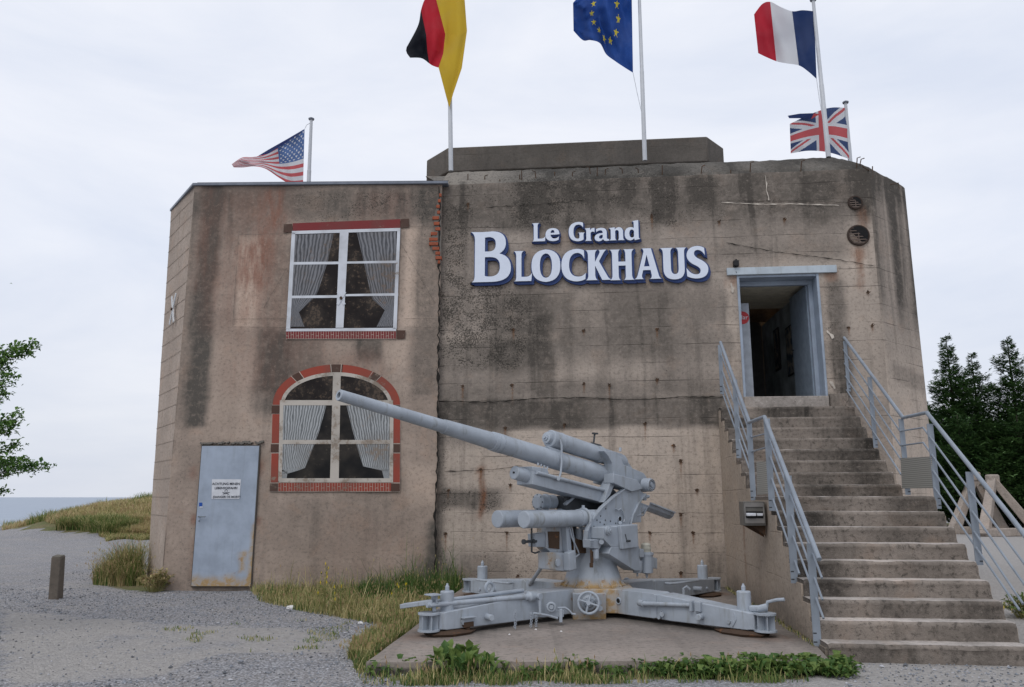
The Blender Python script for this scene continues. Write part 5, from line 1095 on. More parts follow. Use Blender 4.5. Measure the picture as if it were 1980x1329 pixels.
# two curved side plates of the cradle carriage
ARC = [(1226, 933), (1206, 945), (1184, 962), (1162, 982), (1143, 1005), (1133, 1028), (1131, 1050), (1140, 1066)]
BODY = ARC + [(1165, 1060), (1166, 1020), (1216, 1016), (1222, 998), (1232, 976), (1247, 956), (1240, 950)]
for b0, b1 in ((.20, .225), (-.225, -.20)):
    m = MB(); m.prism([G(x, y, .225) + SH_ * (b1 - .225) for x, y in BODY], -SH_ * .025); m.build('side_plate', GUNP, gun, bevel=.004)
    m = MB(); cur = [G(x, y, .225) + SH_ * (b1 - .225) for x, y in ARC]
    sm_ = []
    for i in range(len(cur) - 1): sm_ += [cur[i].lerp(cur[i + 1], k / 3) for k in range(3)]
    sm_.append(cur[-1])
    for i in range(len(sm_) - 1): m.beam(sm_[i], sm_[i + 1], .06, .012, up=(sm_[i + 1] - sm_[i]).cross(SH_))
    m.build('plate_flange', GUNP, gun); m = MB()
    cur2 = [G(x, y, .225) + SH_ * (b1 - .225) for x, y in [(1247, 955), (1232, 976), (1222, 998), (1218, 1016)]]
    for i in range(3): m.beam(cur2[i], cur2[i + 1], .05, .012, up=(cur2[i + 1] - cur2[i]).cross(SH_))
    m.build('plate_flange', GUNP, gun)
for x, y in [(1171, 984), (1161, 998), (1154, 1006), (1182, 967), (1148, 1018), (1160, 1010), (1170, 1006), (1180, 1008), (1190, 1012), (1200, 1000), (1168, 1014), (1150, 1030), (1152, 1042)]: m = MB(); p = G(x, y, .226); m.cyl(p, p + SH_ * .008, .008, n=6); m.build('rivet', GUND, gun)
m = MB(); p = G(1198, 1004, .226); m.cyl(p, p + SH_ * .006, .034); m.build('plate_hole', BLACK, gun); m = MB(); m.torus(p + SH_ * .004, SH_, .036, .006, 18, 6); m.cyl(G(1199, 1011, .23), G(1199, 1011, .26), .022); m.build('plate_hole_rim', GUNP, gun)
ch = [G(x, y, .245) for x, y in [(1190, 984), (1195, 987), (1200, 984), (1204, 989), (1207, 996), (1208, 1004), (1206, 1010)]]; m = MB(); m.tube(ch, .009, 6); m.build('chain', GUNP, gun)
side_prism([(1195, 975), (1240, 950), (1240, 1010), (1190, 1015)], -.18, .18, 'carriage_web', GUNP)
# equilibrators
for b, x, y, rr in ((.13, 1012, 1005, .098), (-.15, 961, 1004, .098)):
    q0 = G(x, y, b); q1 = q0 - FH * (1.30 if b > 0 else 1.5); q1.z += .0; m = MB(); Lq = (q1 - q0).length
    m.lathe(q0, q1, [(0, rr - .008), (.006, rr), (.46, rr), (.462, rr - .003), (.468, rr - .003), (.47, rr), (Lq * .72, rr), (Lq * .721, rr + .008), (Lq * .75, rr + .008), (Lq * .751, rr), (Lq, rr)], 36); m.build('equilibrator', GUNP, gun, smooth=30)
qm = G(1128, 1003, .13); m = MB(); m.torus(qm, FH, .115, .020, 28, 8); m.cyl(qm + Z * .10, qm + Z * .16, .02); m.build('equilibrator_clamp', GUNP, gun)
# traverse motor drums behind the near cylinder
p0 = G(1040, 971, -.25); m = MB(); p1 = p0 - FH * .28; m.lathe(p0, p1, [(-.02, .07), (0, .10), (.02, .10), (.021, .085), (.13, .085), (.131, .10), (.15, .10), (.151, .088), (.28, .088)], 24); d1 = m.build('drive_drum', GUNP, gun, smooth=30)
for k in range(8): m = MB(); a = k * .785; e = p0 + (SH_ * math.cos(a) + Z * math.sin(a)) * .085; m.cyl(e + FH * .005, e + FH * .014, .009, n=6); m.build('bolt', GUND, d1)
p0 = G(1080, 972, -.2); m = MB(); m.lathe(p0, p0 - FH * .2, [(0, .085), (.2, .085)], 22); m.lathe(G(1100, 970, -.15), G(1100, 970, -.15) - FH * .1, [(0, .07), (.1, .07)], 20); m.build('drive_drum', GUND, gun, smooth=30)
m = MB(); m.beam(G(1092, 976, -.05), G(1108, 962, -.05), .05, .03); m.build('drive_arm', GUNP, gun, bevel=BVL)
side_prism([(1100, 958), (1170, 975), (1160, 1000), (1095, 985)], -.2, -.05, 'inner_frame', GUND)
# elevation and fuse housing at the left of the pedestal
side_prism([(1057, 1019), (1108, 1015), (1112, 1068), (1064, 1068), (1056, 1060)], -.12, .04, 'gear_housing')
side_prism([(1060, 1028), (1082, 1028), (1082, 1062), (1062, 1060)], .041, .050, 'housing_opening', RUST, bev=0)
side_prism([(1094, 1018), (1102, 1018), (1106, 1068), (1098, 1068)], .04, .12, 'housing_post')
side_prism([(1061, 1068), (1100, 1069), (1112, 1072), (1114, 1102), (1100, 1106), (1062, 1101)], -.08, .10, 'gear_box')
b_ = G(1077, 1088, .10); m = MB(); m.cyl(b_, b_ + SH_ * .02, .045); m.build('gear_box_cap', GUNP, gun, bevel=.004)
side_prism([(1100, 1070), (1113, 1064), (1115, 1100), (1102, 1104)], .10, .2, 'gear_box_side')
side_prism([(1034, 1033), (1054, 1030), (1056, 1058), (1036, 1058)], -.10, .02, 'crank_bearing')
kc = G(1028, 1047, 0); m = MB(); m.cyl(kc, G(1036, 1047, 0), .025); m.tube([kc + Z * .16, kc, kc - Z * .12, kc - Z * .135 - FH * .06, kc - Z * .12 - FH * .13], .011, 8); m.tube([kc, kc + FH * .13], .016, 8); m.cyl(kc + FH * .12, kc + FH * .14, .03, n=12); m.build('crank', GUND, gun)
m = MB(); m.tube([G(1100, 1015, .12), G(1106, 1040, .14), G(1118, 1066, .15), G(1120, 1072, .14), G(1112, 1078, .12)], .010, 8); m.tube([G(1105, 1018, .12), G(1110, 1044, .13), G(1112, 1080, .13)], .009, 8); m.build('cable', GUNP, gun)
m = MB(); m.cyl(G(1120, 1022, .05), G(1120, 1056, .05), .05); m.build('support_column', GUNP, gun)
side_prism([(1108, 1040), (1168, 1056), (1170, 1070), (1110, 1070)], -.14, .10, 'turntable_deck', RUST)
# box group on the near side
side_prism([(1166, 1020), (1200, 1017), (1233, 1014), (1234, 1057), (1182, 1058), (1167, 1042)], .22, .42, 'sight_box')
side_prism([(1200, 1017), (1233, 1015), (1235, 1058), (1204, 1062)], .42, .47, 'sight_box_cover')
side_prism([(1182, 1058), (1236, 1056), (1240, 1104), (1228, 1104), (1177, 1071)], .24, .42, 'chute_box')
c_ = G(1175, 1026, .42); m = MB(); m.lathe(c_, c_ + SH_ * .06, [(0, .055), (.03, .055), (.031, .040), (.045, .040), (.046, .018), (.06, .018)], 22); m.build('dial', GUNP, gun, smooth=30)
c_ = G(1209, 1043, .47); m = MB(); m.tube([c_ + Z * .06 - FH * .0, c_ - Z * .02 - FH * .03], .007, 6); m.cyl(c_ - Z * .02 - FH * .03, c_ - Z * .02 - FH * .03 + SH_ * .05, .014); m.build('latch', GUND, gun)
m = MB(); f0 = G(1250, 1094, .38); f0z = f0.copy(); m.lathe(f0, f0 + Z * 1, [(-.10, .03), (-.085, .08), (0, .085), (.13, .085), (.131, .095), (.16, .095), (.161, .07), (.17, .07)], 24); m.build('fuse_setter', GUNP, gun, smooth=30)
m = MB(); m.lathe(f0 + Z * .17, f0 + Z * .29, [(0, .062), (.03, .062), (.031, .068), (.05, .068), (.051, .060), (.09, .060), (.10, .052), (.11, .03)], 22); m.build('fuse_setter_cup', plain('cream_enamel', (.42, .41, .35, 1), .5), gun, smooth=30)
m = MB(); f1 = G(1232, 1100, .36); m.lathe(f1, f1 + Z, [(-.09, .012), (-.05, .012), (-.049, .05), (0, .07), (.10, .07)], 18); m.lathe(f0 - Z * .1, f0 - Z * .16, [(0, .02), (.05, .012)], 10); m.build('fuse_setter_cone', GUNP, gun, smooth=30)
side_prism([(1258, 1076), (1271, 1080), (1271, 1100), (1258, 1098)], .34, .46, 'fuse_setter_bracket')
side_prism([(1238, 1061), (1245, 1062), (1246, 1078), (1238, 1078)], .38, .44, 'hinge_lug')
side_prism([(1141, 1044), (1160, 1043), (1164, 1052), (1160, 1062), (1142, 1060)], .22, .34, 'motor_block')
m = MB(); p = G(1151, 1062, .30); m.cyl(p, p - Z * .11, .045); m.cyl(p - Z * .11, p - Z * .13, .03); m.build('motor', GUNP, gun, bevel=.004)
m = MB(); 
for k in range(4): p = G(1141, 1046 + k * 3.4, .345); m.beam(p, p - FH * .07, .006, .008)
m.cyl(G(1163, 1048, .30), G(1163, 1048, .38), .03); m.cyl(G(1172, 1050, .28), G(1172, 1050, .28) - Z * .12, .026); m.build('motor_fins', GUNP, gun)
m = MB(); p = G(1160, 1038, .23); m.cyl(p, p + SH_ * .05, .02); m.tube([p + Z * .03, p + FH * -.03, p - Z * .04 - FH * .01], .012, 6); m.build('rusty_lever', RUST, gun)
m = MB(); p = G(1143, 1072, .33); m.tube([p + Z * .05, p - Z * .13], .012, 6); m.cyl(p - Z * .10, p - Z * .15, .022); m.tube([p - Z * .1 - FH * .03, p + Z * .03 - FH * .03], .007, 6); m.build('hook', RUST, gun)
# loading tray behind the breech
P0, P1 = G(1246, 980, -.02), G(1293, 998, -.02); ax_ = (P1 - P0).normalized(); m = MB(); n = 5; sd2 = SH_; up2 = ax_.cross(sd2); up2 = up2 if up2.z > 0 else -up2
ins_ = []
for q in (P0, P1):
    for rr in (.095, .085):
        for k in range(n + 1): a = math.pi * (1.02 + .96 * k / n); ins_.append(q + up2 * .05 + (sd2 * math.cos(a) + up2 * math.sin(a)) * rr)
K = n + 1; fs_ = []
for k in range(n): fs_ += [(k, k + 1, 2 * K + k + 1, 2 * K + k), (K + k + 1, K + k, 3 * K + k, 3 * K + k + 1), (k + 1, k, K + k, K + k + 1), (2 * K + k, 2 * K + k + 1, 3 * K + k + 1, 3 * K + k)]
m.add(ins_, fs_); m.beam(P0 + sd2 * .095 + up2 * .05, P1 + sd2 * .095 + up2 * .05, .03, .02); m.beam(P0 - sd2 * .095 + up2 * .05, P1 - sd2 * .095 + up2 * .05, .03, .02); m.build('loading_tray', GUNP, gun, smooth=30)
m = MB(); m.cyl(G(1231, 994, .1), G(1247, 986, .0), .03); m.cyl(G(1228, 998, .15), G(1236, 995, .15), .035); m.tube([G(1228, 1001, .12), G(1244, 996, .1), G(1250, 984, .05)], .012, 8); m.cyl(G(1240, 964, .1), G(1254, 960, .1), .022); m.cyl(G(1246, 968, .1), G(1246, 956, .1), .03); m.build('tray_linkage', GUNP, gun)
m = MB(); m.tube([G(1148, 856, .0), G(1150, 838, .0)], .012, 8); m.beam(G(1146, 838, 0), G(1155, 839, 0), .03, .02); m.cyl(G(1144, 860, 0), G(1160, 864, 0), .03); m.build('sight_bracket', GUND, gun)
m = MB(); p = G(1199, 873, .0); m.cyl(p, p + UPA * .05, .018); m.build('filler_valve', GUNP, gun)
# pedestal and cross
def pts_(x, y, z): return ground(x, y, z)
TOP = .43
PC = Vector((GC.x, GC.y, 0)); m = MB(); m.lathe(PC + Z * TOP, PC + Z * (TOP + .6), [(0, .39), (.015, .39), (.03, .365), (.14, .33), (.27, .285), (.40, .262), (.50, .25), (.501, .29), (.54, .29), (.541, .22), (.60, .22)], 48); m.build('pedestal', GUNP, gun, smooth=30)
m = MB()
for k in range(16):
    a = k * math.tau / 16 + .1; e = Vector((math.cos(a), math.sin(a), 0)); t = Vector((-e.y, e.x, 0)); q = PC + Z * (TOP + .002); m.prism([q + e * .34 - t * .004, q + e * .42 - t * .004, q + e * .335 - t * .004 + Z * .085], t * .008)
m.build('pedestal_gussets', GUNP, gun)
m = MB(); m.lathe(PC + Z * (TOP + .54), PC + Z * (TOP + .58), [(0, .31), (.03, .31)], 36); m.build('slewing_ring', RUST, gun)
TIPS = {'fl': pts_(818, 1224, .14), 'fr': pts_(1493, 1225, .14), 'bl': pts_(903, 1145, .14), 'br': pts_(1385, 1143, .14)}
print('gun centre', PC, {k: tuple(round(c, 2) for c in v) for k, v in TIPS.items()})
m = MB(); hub = []
dirs = {}
for k, v in TIPS.items(): q = Vector((v.x, v.y, 0)) - PC; dirs[k] = (q.normalized(), q.length)
LW = .15
order = ['fl', 'fr', 'br', 'bl']; hubp = []
for i, k in enumerate(order):
    d, l = dirs[k]; t = Vector((-d.y, d.x, 0)); hubp += [PC + d * .50 - t * LW, PC + d * .50 + t * LW]
hubp = [Vector((p.x, p.y, .155)) for p in hubp]; m.prism(hubp, Z * (TOP - .155)); hb = m.build('mount_hub', GUNP, gun, bevel=.01)
RR = None
for k in order:
    d, l = dirs[k]; t = Vector((-d.y, d.x, 0)); far = k in ('br', 'bl')
    def sec(r, zb, zt, w): q = PC + d * r; return [q - t * w + Z * zb, q + t * w + Z * zb, q + t * w + Z * zt, q - t * w + Z * zt]
    m = MB()
    def lofts(ss):
        vs = [p for s in ss for p in s]; fs = [(3, 2, 1, 0), tuple(4 * (len(ss) - 1) + i for i in range(4))]
        for i in range(len(ss) - 1):
            for j in range(4): fs.append((4 * i + j, 4 * i + (j + 1) % 4, 4 * i + 4 + (j + 1) % 4, 4 * i + 4 + j))
        m.add(vs, fs)
    lofts([sec(.48, .155, TOP - .003, LW - .003), sec(1.02, .155, TOP - .005, LW - .003), sec(1.06, .165, TOP - .02, LW - .01)])
    leg = m.build('outrigger_root', GUNP, gun, bevel=.008)
    m = MB(); zt1, zt2 = TOP - .035, .34
    lofts([sec(1.06, .17, TOP - .03, LW - .012), sec(1.10, .155, TOP - .01, LW - .002), sec(1.25, .15, TOP - .02, LW - .004), sec(l - .22, .155, .335, LW - .045), sec(l - .20, .16, .33, LW - .05), sec(l - .15, .16, .33, .065)])
    leg = m.build('outrigger', GUNP, gun, bevel=.008)
    m = MB(); q = PC + d * (l - .07)     # end flange: two round plates with ribs
    for zz in (.15, .315): m.lathe(q + Z * zz, q + Z * (zz + .018), [(0, .115), (.018, .115)], 24)
    for a in range(3): e = Matrix.Rotation(a * math.pi / 3 + .2, 3, 'Z') @ d; m.beam(q - e * .10 + Z * .24, q + e * .10 + Z * .24, .010, .15)
    m.build('end_flange', GUNP, leg)
    j = PC + d * (l - (.30 if not far else .34)) - t * (.0); m = MB(); m.lathe(j + Z * .32, j + Z * .62, [(0, .095), (.012, .095), (.013, .073), (.20, .073), (.21, .066), (.211, .022), (.255, .022), (.27, .012), (.285, .010)], 24); m.build('levelling_jack', GUNP, leg, smooth=30)
    side = t if t.dot(Vector((0, -1, 0))) > 0 else -t
    fp = PC + d * (l - .33) + side * .03; m = MB(); 
    vs = []; n = 8
    for rr, zz in ((.25, .102), (.27, .125), (.20, .140), (.06, .155)):
        for q in range(n): a = (q + .5) / n * math.tau; vs.append(fp + (d * math.cos(a) * 1.15 + side * math.sin(a) * .75) * rr + Z * (zz + .006 * math.sin(q * 3.1)))
    m.add(vs, [(i * n + q, i * n + (q + 1) % n, (i + 1) * n + (q + 1) % n, (i + 1) * n + q) for i in range(3) for q in range(n)] + [tuple(reversed(range(n))), tuple(3 * n + q for q in range(n))]); m.cyl(fp + Z * .13, fp + Z * .17, .05); m.build('foot_plate', RUST, leg)
    m = MB(); w_ = LW - .03; s0 = PC + d * (l - .75) + side * (w_ - .015) + Z * .24; m.lathe(s0, s0 + side * .14 + d * .03, [(0, .034), (.12, .034), (.13, .028)], 16); m.build('tow_stub', GUNP, leg, smooth=30); m = MB(); m.cyl(PC + d * (l - .42) + side * (w_ - .03) + Z * .22, PC + d * (l - .42) + side * (w_ + .01) + Z * .22, .02); m.build('pin', GUNP, leg)
    if far:
        m = MB(); s0 = PC + d * 1.28 + side * LW + Z * (TOP - .06); m.tube([s0 + side * .02, s0 + side * .10, s0 + side * .12 + d * .08, s0 + side * .12 + d * .6, s0 + side * .10 + d * .66], .016, 8); m.build('grab_rail', GUNP, leg)
# details on the near arms
df, lf = dirs['fl']; tf = Vector((-df.y, df.x, 0)); sf_ = tf if tf.y < 0 else -tf
def A_(r, s, z): return PC + df * r + sf_ * s + Z * z
m = MB(); m.tube([A_(1.15, .14, .40), A_(1.25, .15, .405), A_(2.05, .07, .405), A_(lf - .02, .03, .41)], [.028, .030, .027, .025], 12); m.build('locking_bar', GUNP, gun)
m = MB(); m.tube([A_(1.10, -.09, .44), A_(lf - .2, -.08, .42)], .022, 10); m.build('locking_bar', GUNP, gun)
m = MB(); e = A_(1.13, .15, .40); m.lathe(e - df * .0, e + df * .16, [(0, .04), (.02, .055), (.10, .058), (.12, .040), (.16, .035)], 16); m.cyl(e + sf_ * .03, e + sf_ * .09, .035); m.tube([e + sf_ * .07, e + sf_ * .08 - Z * .17], .018, 8); m.build('bar_joint', GUNP, gun, smooth=30)
m = MB(); q = A_(lf - .12, .02, .40)
m.prism([q - df * .05 - sf_ * .06, q + df * .08 - sf_ * .06, q + df * .08 + sf_ * .06, q - df * .05 + sf_ * .06], Z * .018); m.prism([q + Z * .10 - df * .05 - sf_ * .07, q + Z * .10 + df * .08 - sf_ * .07, q + Z * .10 + df * .08 + sf_ * .07, q + Z * .10 - df * .05 + sf_ * .07], Z * .014); m.beam(q - sf_ * .05 + Z * .06, q + sf_ * .05 + Z * .06, .012, .10); m.cyl(q - Z * .06, q + Z * .01, .02); m.build('tow_bracket', GUNP, gun, bevel=.003)
m = MB(); q2 = A_(lf + .12, -.02, .44); m.beam(q + Z * .04, at_d(778, 1172, (q - EYE).dot(Vector((0, CT, ST))) + .1), .13, .045); m.build('tow_plate', GUNP, gun, bevel=.006)
m = MB(); m.box(A_(lf - .48, .115, .26), (.17, .11, .012), (df, sf_, Z)); m.box(A_(lf - .48, .11, .22), (.14, .06, .06), (df, sf_, Z)); m.build('side_bracket', GUNP, gun, bevel=.003); m = MB(); m.box(A_(lf - .48, .12, .19), (.12, .07, .05), (df, sf_, Z)); m.cyl(A_(lf - .48, .12, .13), A_(lf - .48, .12, .19), .03); m.build('side_bracket_pin', RUST, gun)
m = MB(); q = A_(1.55, -.16, .44); m.torus(q + Z * .055, tf, .058, .018, 20, 8); m.build('lifting_ring', GUNP, gun)
# drive gear on the hub front, with the big wheel
hw = EYE + ray(1138, 1166) * 1; P_h = ground(1138, 1204, .16); fr_ = Vector((0, -1, 0)); HP = Vector((P_h.x, P_h.y, 0)); hz = .33
nW = Vector((-.12, -1, .12)).normalized(); HP = at_d(1138, 1166, (PC - Vector((0, .66, 0)) - EYE).dot(Vector((0, CT, ST)))); m = MB(); m.torus(HP, nW, .118, .016, 36, 10)
a1_ = nW.orthogonal().normalized(); b1_ = nW.cross(a1_)
for k in range(4): a = k * math.pi / 2 + .5; e = a1_ * math.cos(a) + b1_ * math.sin(a); m.tube([HP + e * .02, HP + e * .112], .012, 8)
m.cyl(HP - nW * .06, HP + nW * .02, .026); wh = m.build('handwheel', GUNP, gun, smooth=40)
m = MB(); m.lathe(HP - nW * .18, HP - nW * .03, [(0, .09), (.08, .085), (.09, .06), (.12, .055), (.15, .045)], 20); m.cyl(HP - nW * .12 + Vector((.09, 0, .02)), HP - nW * .05 + Vector((.12, 0, .0)), .035); m.cyl(HP - nW * .12 + Vector((.13, 0, -.06)), HP - nW * .05 + Vector((.13, 0, -.06)), .03); m.build('wheel_gearbox', GUNP, gun, smooth=30)
DH2 = (HP - EYE).dot(Vector((0, CT, ST))) + .16; m = MB(); m.prism([at_d(1108, 1199, DH2), at_d(1172, 1199, DH2), at_d(1172, 1148, DH2), at_d(1108, 1148, DH2)], (0, .2, 0)); hf = m.build('hub_front', GUNP, gun, bevel=.006)
dH = (HP - EYE).dot(Vector((0, CT, ST)))
def N_(x, y, dd=0): return at_d(x, y, dH + dd)
e = N_(1066, 1174, -.28); m = MB(); m.torus(e, (0, -1, 0), .042, .016, 20, 8); m.cyl(e + Vector((0, .08, 0)), e - Vector((0, .03, 0)), .024); m.box(N_(1076, 1186, -.22), (.16, .07, .07)); m.box(N_(1084, 1190, -.24), (.035, .09, .14)); m.build('release_lever', GUNP, gun, bevel=.003)
m = MB(); m.tube([N_(1078, 1176, -.22), N_(1092, 1175, -.2), N_(1100, 1180, -.2), N_(1106, 1187, -.2), N_(1113, 1188, -.2)], .011, 8); m.tube([N_(1032, 1186, -.5), N_(1058, 1190, -.42), N_(1078, 1196, -.35)], .013, 8); m.build('hand_lever', GUNP, gun)
for x, y0, y1 in ((996, 1182, 1222), (1027, 1186, 1219), (1037, 1190, 1213)):
    m = MB(); dd = -.62 if x < 1010 else -.45
    yy = y0
    while yy < y1:
        c = N_(x + math.sin(yy) * .8, yy, dd); 
        if c.z < .115: break
        m.torus(c, (1, .2, 0) if int(yy / 2.5) % 2 else (.2, 1, 0), .012, .004, 8, 5); yy += 2.5
    m.build('chain', GUNP, gun)
dg_, lg_ = dirs['fr']; tg_ = Vector((-dg_.y, dg_.x, 0)); sg_ = tg_ if tg_.y < 0 else -tg_
def B_(r, s, z): return PC + dg_ * r + sg_ * s + Z * z
m = MB(); m.tube([B_(.88, .18, .31), B_(.92, .19, .31), B_(1.52, .155, .345)], [.030, .026, .021], 12); m.cyl(B_(.84, .17, .31), B_(.92, .19, .31), .035); m.build('side_rod', GUNP, gun, smooth=30)
m = MB(); m.box(B_(1.54, .15, .34), (.03, .06, .11), (dg_, sg_, Z)); m.box(B_(1.62, .14, .34), (.07, .05, .10), (dg_, sg_, Z)); m.build('rod_bracket', GUNP, gun, bevel=.004)
m = MB(); q = B_(.52, .152, .30); m.torus(q, sg_, .034, .009, 20, 6); m.build('port_rim', GUNP, gun); m = MB(); m.cyl(q, q + sg_ * .003, .03); m.build('port_hole', BLACK, gun)
m = MB(); q = B_(1.13, .14, .22); m.cyl(q, q + sg_ * .07 + dg_ * .05, .025); m.cyl(B_(1.12, .12, .18), B_(1.12, .19, .18), .02); m.build('pin', GUNP, gun)
m = MB(); m.tube([B_(lg_ - .22, .0, .36), B_(lg_ - .12, .02, .37), B_(lg_ - .06, -.03, .39)], .035, 10); m.build('end_link', GUNP, gun); m = MB(); m.tube([B_(lg_ - .10, -.08, .34), B_(lg_ - .08, -.09, .43), B_(lg_ + .02, -.10, .46), B_(lg_ + .1, -.11, .47)], .018, 8); m.build('end_lever', GUNP, gun); m = MB(); m.tube([B_(lg_ - .36, .11, .32), B_(lg_ - .34, .115, .25), B_(lg_ - .38, .12, .18)], .008, 6); m.build('wire', GUNP, gun)
db_, lb_ = dirs['bl']
m = MB(); s0 = N_(1024, 1130, 1.1); m.tube([G(1055, 1085, -.05), at_d(1047, 1097, 9.9), at_d(1024, 1131, 10.3)], .024, 10); m.build('support_rod', GUNP, gun)
m = MB(); q = at_d(1212, 1125, 10.4); m.torus(q, (0, -1, 0), .04, .014, 18, 6); q = at_d(1322, 1145, 10.1); m.tube([q - Z * .1, q + Z * .04, q + Z * .07 + Vector((.04, 0, 0)), q + Z * .03 + Vector((.08, 0, 0))], .02, 8); m.build('rear_hook', GUNP, gun)
def gun_mask(p):
    q = p - PC; r = math.hypot(q.x, q.y); g = 0
    g += .8 * (1 - sst(.36, .74, r + nse(p.x * 4, p.y * 4) * .12)) * (1 - sst(TOP + .02, TOP + .10, p.z + nse(p.x * 6, p.y * 6) * .04))
    g += .35 * (1 - sst(.10, .2, p.z)); 
    return (0, min(1, g), 0, 0)
for o in list(gun.children_recursive):
    if o.type == 'MESH' and o.name.split('.')[0] in ('mount_hub', 'pedestal', 'outrigger_root', 'hub_front', 'pedestal_gussets'):
        bm = bmesh.new(); bm.from_mesh(o.data)
        if o.name.startswith(('mount', 'outrigger_root', 'hub')): bmesh.ops.subdivide_edges(bm, edges=bm.edges[:], cuts=8, use_grid_fill=True)
        bm.to_mesh(o.data); bm.free(); apply_masks(o, gun_mask)
for o in list(gun.children_recursive):
    if o.type == 'MESH' and o.name.split('.')[0] in ('gear_box', 'gear_housing', 'cradle'):
        bm = bmesh.new(); bm.from_mesh(o.data); bmesh.ops.subdivide_edges(bm, edges=bm.edges[:], cuts=6, use_grid_fill=True); bm.to_mesh(o.data); bm.free()
        apply_masks(o, (lambda p: (0, .55 * max(0, .5 + nse(p.x * 9, p.y * 9, p.z * 1.5)), 0, 0)) if not o.name.startswith('cradle') else (lambda p: (0, .12, 0, 0)))

# ================================================================== GROUND, SEA, SLAB
def inpoly(x, y, poly):
    c = False; n = len(poly); j = n - 1
    for i in range(n):
        xi, yi = poly[i]; xj, yj = poly[j]
        if (yi > y) != (yj > y) and x < (xj - xi) * (y - yi) / (yj - yi) + xi: c = not c
        j = i
    return c
SLABP = [(722, 1277), (1600, 1274), (1640, 1300)]
sl = [ground(706, 1281, ZS), ground(1604, 1277, ZS)]
slab_pts = [ground(708, 1281, ZS), ground(1604, 1277, ZS), SLP.o.copy() + SLP.u * .2, FAC.pt(side_u(SLP, 0) + .1, 0, 0), FAC.pt(FAC.uv(905, 1100)[0], 0, 0), ground(875, 1150, ZS), ground(818, 1200, ZS)]
slab_pts = [Vector((p.x, p.y, 0)) for p in slab_pts]
slab_xy = [(p.x, p.y) for p in slab_pts]
def ground_h(x, y):
    h = 0
    if x < -7 and y > 20:
        cr = 1.2 * sst(-22.6, -17.8, x) * (1 - .0 * x); Yb = 27.5 + 2.0 * nse(x * .3, 1) + .35 * max(0, -15 - x); k = sst(Yb, Yb + 7.5, y); fade = sst(-7, -10, x)
        h += (cr * k) * (1 - sst(41, 50, y)) + (.22 * fbm(x, y, 1, .35, 4) * k)
        h += .35 * sst(18, 26, y) * sst(-14, -10, x) * 0
    h += -14 * sst(44 if x > -24 else 38 - 0 * x, 75, y) * (1 - sst(8, 14, x)) - 14 * sst(90, 130, y) * sst(8, 14, x)
    h += .012 * fbm(x, y, 2, .8, 3)
    return h
def expand(a, b, st, lo, hi, g=1.13):
    r = steps_(a, b, st); s = st; v = b
    while v < hi: s *= g; v += s; r.append(v)
    s = st; v = a
    while v > lo: s *= g; v -= s; r.insert(0, v)
    return r
xs = expand(-13, 10, .14, -13.1, 1500)
xs = expand(-26, -13, .34, -1500, -13.1)[:-1] + [q for q in xs if q > -13.05]
ys = [q for q in expand(4.5, 17, .14, -60, 17.1, 1.09) if q <= 17.01] + expand(17, 47, .38, 16.99, 2500, 1.12)[1:]
ys = sorted(set(ys)); xs = sorted(set(xs))
GRASS1 = [(497, 1140), (560, 1166), (640, 1188), (730, 1200), (770, 1216), (740, 1250), (690, 1262), (700, 1300), (722, 1278), (815, 1201), (875, 1150), (905, 1130), (845, 1125), (700, 1128)]
GR2 = [(680, 1262), (708, 1281), (1604, 1277), (1648, 1296), (1560, 1312), (1200, 1316), (900, 1318), (740, 1312)]
GR3 = [(205, 1060), (215, 1046), (295, 1040), (318, 1146), (260, 1142), (212, 1136)]
PX_FINE = [(20, 1180), (300, 1205), (560, 1215), (700, 1240), (640, 1262), (420, 1265), (300, 1310), (0, 1330), (0, 1180)]
m = MB(); nx = len(xs); 
for y in ys:
    for x in xs: m.v.append(Vector((x, y, ground_h(x, y))))
for j in range(len(ys) - 1):
    for i in range(nx - 1): m.f.append((j * nx + i, j * nx + i + 1, (j + 1) * nx + i + 1, (j + 1) * nx + i)); m.m.append(0)
gm = NM('gravel_and_soil', .95, .15); v = gm.coord('Object'); at = gm.n('ShaderNodeAttribute'); at.attribute_name = 'mask'; r, g_, b = gm.sep(at.outputs['Color'])
vc = gm.vor(v, 42, 'Color'); vd = gm.vor(v, 42, 'Distance'); n1 = gm.noise(v, 1.1, 5, .65); n2 = gm.noise(v, 14, 5, .7)
st = gm.sep(vc)[0]
grav = gm.mix(st, (.235, .235, .25, 1), (.44, .44, .46, 1)); grav = gm.mix(gm.rng(vd, .35, .7, 0, .6), grav, (.09, .088, .086, 1)); grav = gm.mix(gm.rng(n1, .35, .7, 0, .35), grav, (.36, .33, .30, 1))
fine_ = gm.mix(gm.rng(n2, .3, .7), (.30, .285, .27, 1), (.41, .39, .37, 1)); fine_ = gm.mix(gm.rng(gm.vor(v, 60, 'Color'), 0, 1, 0, .25), fine_, (.22, .22, .23, 1))
soil = gm.mix(gm.rng(n2, .3, .7), (.12, .10, .06, 1), (.22, .20, .10, 1)); soil = gm.mix(gm.rng(n1, .4, .6, 0, .6), soil, (.10, .13, .05, 1))
k = gm.rng(gm.math('ADD', r, gm.math('MULTIPLY', gm.math('SUBTRACT', n1, .5), .9)), .35, .65); c = gm.mix(k, grav, fine_)
k2 = gm.rng(gm.math('ADD', g_, gm.math('MULTIPLY', gm.math('SUBTRACT', n2, .5), .6)), .35, .6); c = gm.mix(k2, c, soil); gm.col(c)
gm.bump(gm.math('ADD', gm.math('SUBTRACT', 1.0, gm.math('MULTIPLY', vd, 1.2)), gm.math('MULTIPLY', n2, .8)), .8, .02)
gd = m.build('ground', gm.mat, None, smooth=80, fix=False); tag(gd, kind='structure')
